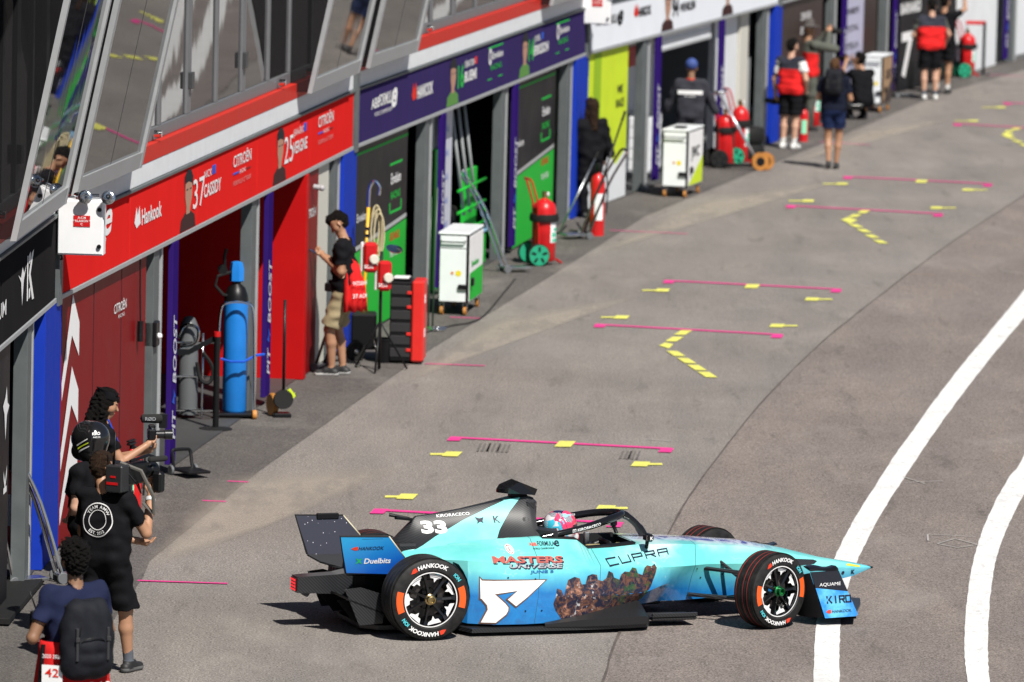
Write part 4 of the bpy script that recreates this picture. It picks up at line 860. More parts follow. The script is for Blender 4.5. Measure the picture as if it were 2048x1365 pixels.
# steering wheel and tub padding
mb = MB(); mb.box((1.78, -.13, .56), (1.82, .13, .66), bev=.015); mb.build('steering_wheel', MBLK, car)
mb = MB(); mb.box((1.55, -.25, .60), (1.68, -.19, .655), bev=.01); mb.box((1.80, -.26, .595), (1.92, -.2, .665), bev=.015); mb.build('cockpit_padding', mat('tan_padding', (.33, .28, .13), .7), car)

# floor, diffuser, crash structure --------------------------------------
mb = MB(); fl = [(-.42, .30), (-.3, .42), (.30, .48), (.40, .72), (1.3, .745), (1.75, .735), (1.93, .70), (2.0, .55), (2.0, .2)]
out = [(x, -y) for x, y in fl] + [(x, y) for x, y in reversed(fl)]
mb.prism(out, .035, 0, Matrix.Translation((0, 0, .035))); mb.build('floor', CARBON, car)
for s in (-1, 1):
    mb = MB(); mb.loft([[(1.02, s * .715, .07), (1.02, s * .745, .07), (1.02, s * .745, .09), (1.02, s * .715, .10)], [(1.35, s * .70, .065), (1.35, s * .76, .065), (1.35, s * .755, .12), (1.35, s * .695, .15)], [(1.7, s * .60, .065), (1.7, s * .765, .068), (1.7, s * .765, .13), (1.7, s * .62, .21)], [(1.88, s * .5, .07), (1.88, s * .755, .07), (1.88, s * .755, .135), (1.88, s * .53, .235)], [(1.92, s * .48, .08), (1.92, s * .74, .075), (1.92, s * .74, .12), (1.92, s * .52, .22)]], close=True, caps=True); mb.build('sidepod_lip', mat('satin_black', (.014, .014, .015), .3), car)
    mb = MB(); mb.box((2.02, s * .42 - .13, .055), (2.42, s * .42 + .13, .085), bev=.01); mb.box((2.02, s * .55 - .012, .085), (2.42, s * .55 + .012, .12), bev=.005); mb.build('floor_winglet', CARBON, car)
    # diffuser side strake
    P = [(-.615, .385), (-.48, .40), (-.27, .33), (-.29, .10), (-.49, .09)]; y = s * .50
    mb = MB(); mb.prism(P, .012, 0, Matrix(((1, 0, 0, 0), (0, 0, 1, y), (0, 1, 0, 0), (0, 0, 0, 1)))); mb.build('diffuser_strake', CARBON, car)
    mb = MB(); mb.prism([(-.60, .26), (-.3, .26), (-.3, .09), (-.47, .09)], .01, 0, Matrix(((1, 0, 0, 0), (0, 0, 1, s * .25), (0, 1, 0, 0), (0, 0, 0, 1)))); mb.build('diffuser_strake', MBLK, car)
mb = MB(); mb.loft([[(-.60, -.5, .30), (-.60, .5, .30), (-.60, .5, .315), (-.60, -.5, .315)], [(-.1, -.5, .10), (-.1, .5, .10), (-.1, .5, .115), (-.1, -.5, .115)]], close=True, caps=True, smooth=False); mb.build('diffuser', MBLK, car)
mb = MB(); mb.loft([[(-.885, -.075, .30), (-.885, .075, .30), (-.885, .075, .43), (-.885, -.075, .43)], [(-.55, -.085, .285), (-.55, .085, .285), (-.55, .085, .445), (-.55, -.085, .445)], [(-.2, -.16, .24), (-.2, .16, .24), (-.2, .16, .50), (-.2, -.16, .50)]], close=True, caps=True, smooth=False); cr = mb.build('crash_structure', CARBON, car)
mb = MB(); mb.prism([(-.86, .305), (-.76, .305), (-.79, .262), (-.80, .262)], .12, 0, Matrix(((1, 0, 0, 0), (0, 0, 1, -.06), (0, 1, 0, 0), (0, 0, 0, 1)))); mb.build('jack_hook', CARBON, cr)
mb = MB(); mb.box((-.897, -.065, .31), (-.887, .065, .42), bev=.003); rl = mb.build('rain_light', mat('light_housing', (.05, .01, .01), .3), cr)
LED = mat('rain_light_red', (.7, .02, .03), .3); LED.node_tree.nodes['Principled BSDF'].inputs['Emission Color'].default_value = (1, .02, .03, 1); LED.node_tree.nodes['Principled BSDF'].inputs['Emission Strength'].default_value = .7
for k in range(4):
    mb = MB(); mb.box((-.902, -.06, .317 + k * .026), (-.898, .06, .317 + k * .026 + .014)); mb.build('led_bar', LED, rl)
mb = MB(); mb.box((-.42, -.24, .24), (.0, .24, .56), bev=.06); mb.build('gearbox_housing', MBLK, car)
# rear wing plates
WB = mat('wing_blue', (.02, .25, .62), .3, coat=.4); t = NT(WB); v, p = t.xyz(); t.col(t.mix(t.ramp(t.math('ADD', p[2], t.math('MULTIPLY', p[0], -.35)), .66, 1.02), (.008, .10, .50), (.02, .36, .72)))
STAR = mat('wing_star_field', (.02, .02, .03), .35, coat=.4); t = NT(STAR); v, p = t.xyz(); vo = t.n.new('ShaderNodeTexVoronoi'); vo.inputs['Scale'].default_value = 26; t.l.new(v, vo.inputs[0]); t.col(t.mix(t.ramp(vo.outputs['Distance'], .11, .08), (.018, .019, .032), (.65, .62, .7)))
EP = [(-.70, .838), (-.29, .826), (-.135, .64), (-.17, .50), (-.62, .525)]
for s in (-1, 1):
    def Y(x, z): return s * (.60 - (.84 - z) * .28)
    mb = MB()
    for k in (0, 1):
        pass
    inner = [(x, Y(x, z) - s * .006, z) for x, z in EP]; outer = [(x, Y(x, z) + s * .006, z) for x, z in EP]; n = len(EP)
    mb.add(inner + outer, [tuple(range(n))], 1); mb.add(inner + outer, [tuple(range(n, 2 * n))], 0); mb.add(inner + outer, [(i, (i + 1) % n, n + (i + 1) % n, n + i) for i in range(n)], 2)
    wp = mb.build('rear_wing_plate', [WB, STAR, MBLK], car)
    mb = MB(); mb.tube([(x, Y(x, z), z) for x, z in (EP[4], EP[0], EP[1])], .009, 8); mb.build('plate_edge', MBLK, wp)
    mb = MB(); mb.box((-.52, s * .585 - .012, .80), (-.33, s * .585 + .02, .85), bev=.006); mb.build('plate_clip', MBLK, wp)
    mb = MB(); mb.tube([(-.285, Y(-.285, .824), .824), (-.13, Y(-.13, .64), .64)], .007, 6); mb.build('plate_edge', mat('cream_edge', (.55, .5, .35), .5), wp)
    # wing element sweeping inwards to the body
    mb = MB(); mb.loft([[(-.62, s * .51, .525), (-.25, s * .50, .52), (-.25, s * .50, .508), (-.62, s * .51, .512)], [(-.56, s * .34, .49), (-.2, s * .34, .47), (-.2, s * .34, .455), (-.56, s * .34, .475)], [(-.42, s * .18, .46), (-.1, s * .18, .42), (-.1, s * .18, .40), (-.42, s * .18, .44)]], close=True, caps=True); mb.build('rear_wing_element', CARBON, wp)
    if s < 0:
        f = lambda u, v: (u, Y(u, v) - .009, v)
        for (tt, x, z, h, w, m, bo, she) in (('HANKOOK', -.535, .715, .030, .215, DECK, .012, .2), ('Duelbits', -.475, .60, .045, .225, DECW, .02, .1)):
            b = MB(); lettering(b, tt, lambda u, v, x=x, z=z: f(x + u, z + v), h, w, bo, she); b.build('lettering', m, wp, fixn=False, sharp=None)
        b = MB(); b.add([f(*q) for q in ((-.60, .728), (-.56, .713), (-.535, .718), (-.54, .745), (-.57, .742))], [(0, 1, 2, 3, 4)]); b.build('flame_emblem', DECR, wp, fixn=False, sharp=None)
        b = MB(); 
        for q in ([(-.55, .60), (-.535, .60), (-.49, .645), (-.505, .645)], [(-.505, .60), (-.49, .60), (-.535, .645), (-.55, .645)], [(-.532, .61), (-.508, .61), (-.508, .637), (-.532, .637)]): b.add([(x, Y(x, z) - .009 - .0004 * q.index((x, z)), z) for x, z in q], [(0, 1, 2, 3)])
        b.build('cross_emblem', DECG, wp, fixn=False, sharp=None)

# front wing ----------------------------------------------------------
FWB = mat('front_plate_paint', (.05, .4, .75), .25, coat=.4); t = NT(FWB); v, p = t.xyz(); nz = t.noise(v, 7, 5, .6); edge = t.math('SUBTRACT', p[2], t.math('SUBTRACT', .322, t.math('MULTIPLY', t.math('SUBTRACT', p[0], 3.4), .12)))
t.col(t.mix(t.math('GREATER_THAN', edge, 0.), t.mix(t.ramp(nz, .4, .62), (.025, .24, .70), (.13, .52, .78)), (.010, .010, .018)))
for s in (-1, 1):
    P = [(3.33, .455), (3.58, .462), (3.745, .105), (3.735, .085), (3.455, .075)]
    def Y2(x, z): return s * (.79 - (z - .08) * .10)
    n = len(P); outer = [(x, Y2(x, z) + s * .008, z) for x, z in P]; inner = [(x, Y2(x, z) - s * .008, z) for x, z in P]
    mb = MB(); mb.add(inner + outer, [tuple(range(n)), tuple(range(n, 2 * n))]); mb.add(inner + outer, [(i, (i + 1) % n, n + (i + 1) % n, n + i) for i in range(n)], 1); fp_ = mb.build('front_wing_plate', [FWB, MBLK], car)
    # dark rear return and curled top
    mb = MB(); mb.loft([[(3.325, s * .755, .45), (3.45, s * .785, .08)], [(3.24, s * .68, .42), (3.36, s * .70, .07)], [(3.22, s * .55, .35), (3.30, s * .55, .07)]], smooth=True); mb.build('plate_return', MBLK, fp_, fixn=False)
    mb = MB(); cur = []
    for k in range(6):
        x = 3.33 + .25 * k / 5; dz = .012 * math.sin(k * 1.3); cur.append([(x, s * .755, .462 + dz * .3), (x, s * .745, .478 + dz), (x, s * .69, .492 + dz), (x, s * .60, .485 + dz), (x, s * .60, .478 + dz), (x, s * .735, .462)])
    mb.loft(cur, close=True, caps=True); mb.build('curled_top', mat('gloss_black', (.008, .008, .009), .12), fp_)
    mb = MB()
    mb.loft([[(3.44, s * .78, .075), (3.74, s * .78, .06), (3.74, s * .78, .075), (3.44, s * .78, .10)], [(3.46, s * .5, .075), (3.86, s * .5, .055), (3.86, s * .5, .072), (3.46, s * .5, .10)], [(3.5, s * .2, .10), (4.02, s * .2, .07), (4.02, s * .2, .09), (3.5, s * .2, .13)], [(3.5, 0, .12), (4.1, 0, .075), (4.1, 0, .10), (3.5, 0, .15)]], close=True); mb.build('front_wing_plane', CARBON, car)
    mb = MB(); mb.loft([[(3.46, s * .6, .16), (3.70, s * .6, .12), (3.70, s * .6, .13), (3.46, s * .6, .175)], [(3.5, s * .2, .19), (3.82, s * .2, .15), (3.82, s * .2, .162), (3.5, s * .2, .205)]], close=True, caps=True); mb.build('front_wing_flap', CARBON, car)
    mb = MB(); mb.prism([(3.55, .14), (3.85, .12), (3.75, .30), (3.52, .30)], .012, 0, Matrix(((1, 0, 0, 0), (0, 0, 1, s * .09), (0, 1, 0, 0), (0, 0, 0, 1)))); mb.build('wing_pylon', MBLK, car)
    if s < 0:
        f = lambda u, v: (u, Y2(u, v) - .011, v)
        for (tt, x, z, h, w, m, bo) in (('AQUAME', 3.405, .338, .028, .19, DECW, .0), ('HANKOOK', 3.515, .117, .024, .175, DECK, .01)):
            b = MB(); lettering(b, tt, lambda u, v, x=x, z=z: f(x + u, z + v + u * .04), h, w, bo, .05); b.build('lettering', m, fp_, fixn=False, sharp=None)
        strokes(lambda u, v: f(3.475 + u - v * .1, .200 + v + u * .03), 'KIRO', .052, .225, .012).build('lettering', DECK, fp_, fixn=False, sharp=None)
        b = MB(); b.add([f(*q) for q in ((3.462, .126), (3.49, .112), (3.51, .118), (3.505, .145), (3.48, .142))], [(0, 1, 2, 3, 4)]); b.build('flame_emblem', DECR, fp_, fixn=False, sharp=None)
    # nose side inlet
    b = MB(); patch(b, [(3.40, .455), (3.44, .475), (3.62, .458), (3.655, .445), (3.62, .425), (3.46, .42)], lambda x, z: side(x, z, .006) if s < 0 else tuple(Vector(side(x, z, .006)) * 1.0 * 1)[:1] + (-side(x, z, .006)[1],) + (z,), cuts=2); b.build('brake_inlet', CARBON, car, fixn=False, sharp=None)

# wheels ----------------------------------------------------------------
def tread_mat():
    m = mat('tyre_rubber', (.02, .02, .021), .6, spec=.3); 
    if m.get('d'): return m
    m['d'] = 1; t = NT(m); v, p = t.xyz(); n = t.noise(v, 18, 4, .6); t.col(t.mix(t.ramp(n, .35, .65), (.008, .008, .0085), (.02, .0195, .019))); t.bump(t.noise(v, 150, 2, .6), .25, .003)
    return m
TY = tread_mat(); RIMB = mat('rim_black', (.008, .008, .009), .22, spec=.6); RIMW = mat('rim_white', (.78, .78, .78), .35); TOR = mat('tyre_orange', (.85, .10, .01), .55)
def wheel(x, y, R, W, steer, nutcol, tread_red):
    s = -1 if y < 0 else 1; rim = R * .665; hw = W / 2
    # wheel frame: local +Z of the profile = outwards (s*y); local coordinates are built directly in car space then steered
    e_M = Matrix.Translation((x, y, R)) @ Matrix.Rotation(steer, 4, 'Z')
    def put(mb_, name, mats, parent, **k):
        mb_.v = [tuple(e_M @ Vector((vx, s * vz, vy))) for vx, vy, vz in mb_.v]   # (x, up, outward) -> car
        return mb_.build(name, mats, parent, **k)
    N = 64
    mb = MB(); mb.lathe([(rim * .99, -hw), (rim, -hw + .005), (rim * .96, -hw * .6), (rim * .94, hw * .2), (rim * .97, hw - .03), (rim * .99, hw - .012), (rim * 1.005, hw - .008)], (0, 0, 0), (0, 0, 1), N, 0)
    mb.lathe([(.03, hw * .1), (rim * .92, hw * .1)], (0, 0, 0), (0, 0, 1), 32, 0)
    # seven twisted blades
    for k in range(7):
        a0 = 2 * PI * k / 7
        def pt(r, a, h): return (r * math.cos(a), r * math.sin(a), h)
        mb.loft([[pt(.035, a0 - .38, hw - .06), pt(.035, a0 + .38, hw - .06), pt(.035, a0 + .38, hw - .02), pt(.035, a0 - .38, hw - .02)], [pt(rim * .45, a0 - .055, hw - .07), pt(rim * .45, a0 + .10, hw - .07), pt(rim * .45, a0 + .10, hw - .028), pt(rim * .45, a0 - .055, hw - .022)], [pt(rim * .80, a0 - .02, hw - .06), pt(rim * .80, a0 + .085, hw - .06), pt(rim * .80, a0 + .085, hw - .03), pt(rim * .80, a0 - .02, hw - .022)], [pt(rim * .95, a0 - .05, hw - .05), pt(rim * .95, a0 + .14, hw - .05), pt(rim * .95, a0 + .14, hw - .016), pt(rim * .95, a0 - .05, hw - .016)]], close=True, caps=True, smooth=False)
    w = put(mb, 'wheel', RIMB, car, fixn=True)
    # tyre
    sh = .035; prof = [(rim * 1.0, -hw + .01), (rim * 1.06, -hw - .004), (R - sh * 1.3, -hw - .002), (R - sh * .35, -hw + sh * .45), (R - .006, -hw + sh * 1.2)]
    # four shallow grooves
    for g_ in (-.45, -.15, .15, .45): prof += [(R, g_ * W * .8 - .006), (R - .005, g_ * W * .8 - .005), (R - .005, g_ * W * .8 + .005), (R, g_ * W * .8 + .006)]
    prof += [(R - .006, hw - sh * 1.2), (R - sh * .35, hw - sh * .45), (R - sh * 1.3, hw + .002), (rim * 1.06, hw + .004), (rim * 1.0, hw - .01)]
    mb = MB(); mb.lathe(prof, (0, 0, 0), (0, 0, 1), 96, 0); ty = put(mb, 'tyre', TY, w)
    ro = hw + .008
    # white accents: thin ring plus seven hooked white flashes
    mb = MB(); mb.lathe([(rim * .965, hw - .004), (rim * 1.0, hw - .004)], (0, 0, 0), (0, 0, 1), N); put(mb, 'white_ring', RIMW, w, fixn=False)
    for k in range(7):
        a0 = 2 * PI * k / 7 + .45; mb = MB()
        P = [(.95, -.34), (.95, .30), (.78, .24), (.76, .06), (.62, -.02), (.76, -.12), (.84, -.30)]
        mb.add([(rim * r * math.cos(a0 + a * .9), rim * r * math.sin(a0 + a * .9), hw - .035) for r, a in P], [tuple(range(len(P)))]); put(mb, 'white_flash', RIMW, w, fixn=False)
    mb = MB(); mb.lathe([(.045, hw - .05), (.045, hw - .02), (.034, hw - .012), (.034, hw + .02), (.024, hw + .024), (.022, hw + .0), (0, hw + .0)], (0, 0, 0), (0, 0, 1), 20, 0); put(mb, 'wheel_nut', nutcol, w)
    mb = MB(); mb.lathe([(rim * .40, 0), (rim * .66, 0), (rim * .66, .02), (rim * .40, .02)], (0, 0, hw * .1 + .006), (0, 0, 1), 40, 0); put(mb, 'brake_disc', mat('brake_disc_steel', (.10, .09, .085), .4, metal=.8), w)
    # sidewall lettering
    def arc(r0, a0): return lambda u, v: ((r0 + v) * math.cos(a0 - s * -u / (r0 + .012)), (r0 + v) * math.sin(a0 - s * -u / (r0 + .012)), ro - (.004 if r0 + v > R - .05 else .0) - max(0, (r0 + v - (R - .05))) * .12)
    rb = rim * 1.0 + (R - rim) * .36; hh = (R - rim) * .30
    for a0, flip in ((2.15, 0), (2.15 - PI - .2, 0)):
        def fn(u, v, a0=a0): 
            a = a0 - u / rb; return ((rb + v) * math.cos(a) * (1 if s < 0 else -1), (rb + v) * math.sin(a), ro)
        b = MB(); lettering(b, 'HANKOOK', lambda u, v: fn(u + .035, v), hh, R * .74, .035, .12); put(b, 'lettering', DECW, ty, fixn=False, sharp=None)
        b = MB(); b.add([fn(*q) for q in ((-.03, hh * .3), (.0, -.002), (.028, .0), (.024, hh), (.0, hh * .95))], [(0, 1, 2, 3, 4)]); put(b, 'flame_emblem', DECR, ty, fixn=False, sharp=None)
    for a0 in (.82, .82 - PI):
        b = MB(); lettering(b, 'iON', lambda u, v, a0=a0: ((rb + v) * math.cos(a0 - u / rb) * (1 if s < 0 else -1), (rb + v) * math.sin(a0 - u / rb), ro), hh * .9, R * .2, .04); put(b, 'lettering', DECC, ty, fixn=False, sharp=None)
    for a0, a1 in ((.38, -.26), (.38 - PI, -.26 - PI)):
        b = MB(); q = []
        for k in range(9):
            a = a0 + (a1 - a0) * k / 8; q.append([(r * math.cos(a) * (1 if s < 0 else -1), r * math.sin(a), ro - .001 - z_) for r, z_ in ((rim * 1.07, .002), (R - .052, .002), (R - .042, .005))])
        b.loft(q, smooth=False); put(b, 'orange_patch', TOR, ty, fixn=False, sharp=None)
    if tread_red:
        for q in (-.30, .0, .2):
            b = MB(); b.lathe([(R + .0012, q * W - .003), (R + .0012, q * W + .003)], (0, 0, 0), (0, 0, 1), 96); put(b, 'red_tread_line', mat('red_rubber_line', (.35, .03, .02), .7), ty, fixn=False)
    return w
STEER = .40
wheel(0, -.70, RR, .30, 0, BRASS, False); wheel(0, .70, RR, .30, 0, BRASS, True); wheel(FX, -.725, FR, .25, STEER, mat('green_nut', (.02, .2, .06), .3, metal=.8), True); wheel(FX, .725, FR, .25, STEER, MATS['green_nut'], True)
# suspension
mb_arm = lambda a, c2, r, m=CARBON: (lambda b: (b.tube([a, Vector(a).lerp(Vector(c2), .5), c2], [r, r * 1.0, r], 8), b.build('suspension_arm', m, car)))(MB())
for s in (-1, 1):
    for a, c2 in (((2.55, s * .25, .44), (2.95, s * .60, .42)), ((3.25, s * .18, .42), (2.99, s * .60, .42)), ((2.45, s * .25, .22), (2.93, s * .60, .21)), ((3.3, s * .16, .26), (3.0, s * .60, .21)), ((2.72, s * .25, .49), (2.97, s * .58, .25))): mb_arm(a, c2, .017)
    for a, c2 in (((-.25, s * .2, .46), (-.02, s * .56, .44)), ((.25, s * .3, .46), (.02, s * .56, .44)), ((-.3, s * .2, .24), (-.02, s * .56, .22)), ((.25, s * .3, .24), (.02, s * .56, .22))): mb_arm(a, c2, .017)
    mb = MB(); mb.cyl((0, s * .2, .33), (0, s * .60, .335), .03); mb.build('drive_shaft', STEEL, car)
    # wheel arch inner fairing ahead of the rear tyre
    mb = MB(); ar = []
    for k in range(8):
        a = -.55 + 1.25 * k / 7; r = .39; ar.append([(r * math.cos(a), s * .48, RR + r * math.sin(a)), (r * math.cos(a), s * (.68 - .05 * max(0, a)), RR + r * math.sin(a))])
    mb.loft(ar); mb.build('wheel_fairing', MBLK, car, fixn=False)
# ------------------------------------------------------------------ people
class SDF:
    """smooth union of tapered limbs, turned into one continuous surface"""
    def __init__(s, h): s.h = h; s.p = []
    def cap(s, a, b, ra, rb, tag, k=.02, sq=(1, 1, 1), clip=False): s.p.append((np.array(a, float), np.array(b, float), ra, rb, tag, k, np.array(sq, float), clip)); return s
    def ell(s, c, r, tag, k=.012):
        r = np.array(r, float); m = r.max(); s.p.append((np.array(c, float), np.array(c, float), m, m, tag, k, m / r, False)); return s
    def build(s, noise=0., nf=40., seed=0, only=None):
        h = s.h; lo = np.min([np.minimum(p[0], p[1]) - max(p[2], p[3]) for p in s.p], 0) - 4 * h - noise; hi = np.max([np.maximum(p[0], p[1]) + max(p[2], p[3]) for p in s.p], 0) + 4 * h + noise
        n = np.ceil((hi - lo) / h).astype(int) + 1
        D = np.full(n, .2, np.float32); T = np.zeros(n, np.int16); TD = np.full(n, 9., np.float32)
        for (a, b, ra, rb, tg, k, sq, clip) in s.p:
            m = max(ra, rb) + .05
            i0 = np.maximum(((np.minimum(a, b) - m - lo) / h).astype(int), 0); i1 = np.minimum(((np.maximum(a, b) + m - lo) / h).astype(int) + 2, n)
            sl = tuple(slice(x, y) for x, y in zip(i0, i1))
            g = np.stack(np.meshgrid(*[lo[i] + h * np.arange(i0[i], i1[i]) for i in range(3)], indexing='ij'), -1)
            ab = b - a; L2 = ab @ ab; q = g - a
            t = np.clip((q @ ab) / L2, 0, 1) if L2 > 1e-12 else np.zeros(g.shape[:3])
            d = np.linalg.norm((q - t[..., None] * ab) * sq, axis=-1) - (ra + (rb - ra) * t); d = d / sq.mean()
            if clip: d = np.maximum(d, (q @ ab) / math.sqrt(L2) - math.sqrt(L2))
            o = D[sl]; hh = np.clip(.5 + .5 * (o - d) / k, 0, 1); D[sl] = (o + (d - o) * hh) - k * hh * (1 - hh)
            better = d < TD[sl]; TD[sl] = np.where(better, d, TD[sl]); T[sl] = np.where(better, tg, T[sl])
        if noise:
            near = np.abs(D) < .03
            if only: near &= np.isin(T, only)
            I = np.argwhere(near); Q = lo + h * I; r = np.random.RandomState(seed); N = np.zeros(len(I))
            for _ in range(9):
                w = r.normal(size=3) * ((1, 1, 1.6) if only else (1, 1, 1)); w = w / np.linalg.norm(w) * nf * r.uniform(.5, 1.7); N += np.sin(Q @ w + r.uniform(0, 6.3))
            D[tuple(I.T)] += (noise * N / 3).astype(np.float32)
        ins = D < 0; c = [slice(0, -1), slice(1, None)]
        cnt = sum(ins[c[i], c[j], c[k]].astype(np.int8) for i in (0, 1) for j in (0, 1) for k in (0, 1)); act = (cnt > 0) & (cnt < 8)
        I = np.argwhere(act); idx = -np.ones(act.shape, np.int64); idx[act] = np.arange(len(I))
        acc = np.zeros((len(I), 3)); num = np.zeros(len(I))
        for ax in range(3):
            oth = [i for i in range(3) if i != ax]
            for u in (0, 1):
                for v in (0, 1):
                    o = np.zeros(3, int); o[oth[0]] = u; o[oth[1]] = v; A = I + o; o2 = o.copy(); o2[ax] = 1; B = I + o2
                    da = D[tuple(A.T)]; db = D[tuple(B.T)]; cr = (da < 0) != (db < 0); t = np.where(cr, da / np.where(cr, da - db, 1), 0)
                    P = A.astype(float); P[:, ax] += t; acc += P * cr[:, None]; num += cr
        V = lo + h * acc / num[:, None]
        F = []
        for ax in range(3):
            a1, a2 = [(1, 2), (2, 0), (0, 1)][ax]; s0 = [slice(None)] * 3; s1 = [slice(None)] * 3; s0[ax] = slice(0, -1); s1[ax] = slice(1, None)
            e = np.argwhere(ins[tuple(s0)] != ins[tuple(s1)]); e = e[(e[:, a1] > 0) & (e[:, a2] > 0)]
            if not len(e): continue
            def ci(d1, d2): q = e.copy(); q[:, a1] -= d1; q[:, a2] -= d2; return idx[tuple(q.T)]
            Q = np.stack([ci(1, 1), ci(0, 1), ci(0, 0), ci(1, 0)], 1); fl = ~ins[tuple(e.T)]; Q[fl] = Q[fl][:, ::-1]; F.append(Q[(Q >= 0).all(1)])
        F = np.concatenate(F); tags = T[tuple(I.T)][F[:, 0]]
        return V, F, tags
    def obj(s, name, mats, parent, noise=0., nf=40., seed=0, M=None, only=None):
        V, F, tags = s.build(noise, nf, seed, only)
        me = bpy.data.meshes.new(name); me.from_pydata(V.tolist(), [], F.tolist())
        for m in mats: me.materials.append(m)
        me.polygons.foreach_set('material_index', np.clip(tags, 0, len(mats) - 1).astype(np.int32)); me.polygons.foreach_set('use_smooth', np.ones(len(F), bool)); me.update()
        return link(name, me, parent)
def cloth(name, c, b=.35, r=.85): return mat(name, c, r, spec=.12, bump=b, bscale=13, var=.08, vscale=5)
SK1 = mat('skin_light', (.50, .29, .20), .5, var=.05, vscale=12); SK2 = mat('skin_tan', (.36, .19, .11), .5, var=.05, vscale=12); SK3 = mat('skin_brown', (.22, .115, .065), .5, var=.05, vscale=12)
HAIRD = mat('hair_black', (.005, .004, .0035), .6, spec=.15, var=.6, vscale=90, bump=1, bscale=160); HAIRB = mat('hair_brown', (.03, .016, .009), .6, spec=.15, var=.6, vscale=90, bump=1, bscale=160); HAIRC = mat('hair_chestnut', (.10, .05, .024), .6, spec=.15, var=.5, vscale=90, bump=1, bscale=160)
TBLK = cloth('black_cotton', (.006, .006, .0075)); TNAVY = cloth('navy_cotton', (.012, .016, .045)); TWHT = cloth('white_cotton', (.68, .68, .68)); KHAKI = cloth('khaki_cotton', (.30, .25, .15)); GREYC = cloth('charcoal_coverall', (.035, .036, .045)); OLIVE = cloth('grey_green_cotton', (.09, .095, .08)); NAVS = cloth('navy_shorts', (.010, .018, .055)); REDV = cloth('red_vest', (.60, .018, .018)); VTOP = cloth('dark_vest', (.03, .032, .045))
SHW = mat('shoe_white', (.6, .6, .58), .6); SHB = mat('shoe_black', (.015, .015, .016), .6); SOCKW = cloth('white_sock', (.6, .6, .58)); SOCKG = cloth('grey_sock', (.10, .11, .13)); EYE = mat('eye_dark', (.012, .009, .008), .3); LIP = mat('lip', (.30, .10, .08), .5)
def rotx(v, a, c): 
    v = np.array(v, float) - c; y = v[1] * math.cos(a) - v[2] * math.sin(a); z = v[1] * math.sin(a) + v[2] * math.cos(a); return np.array([v[0], y, z]) + c
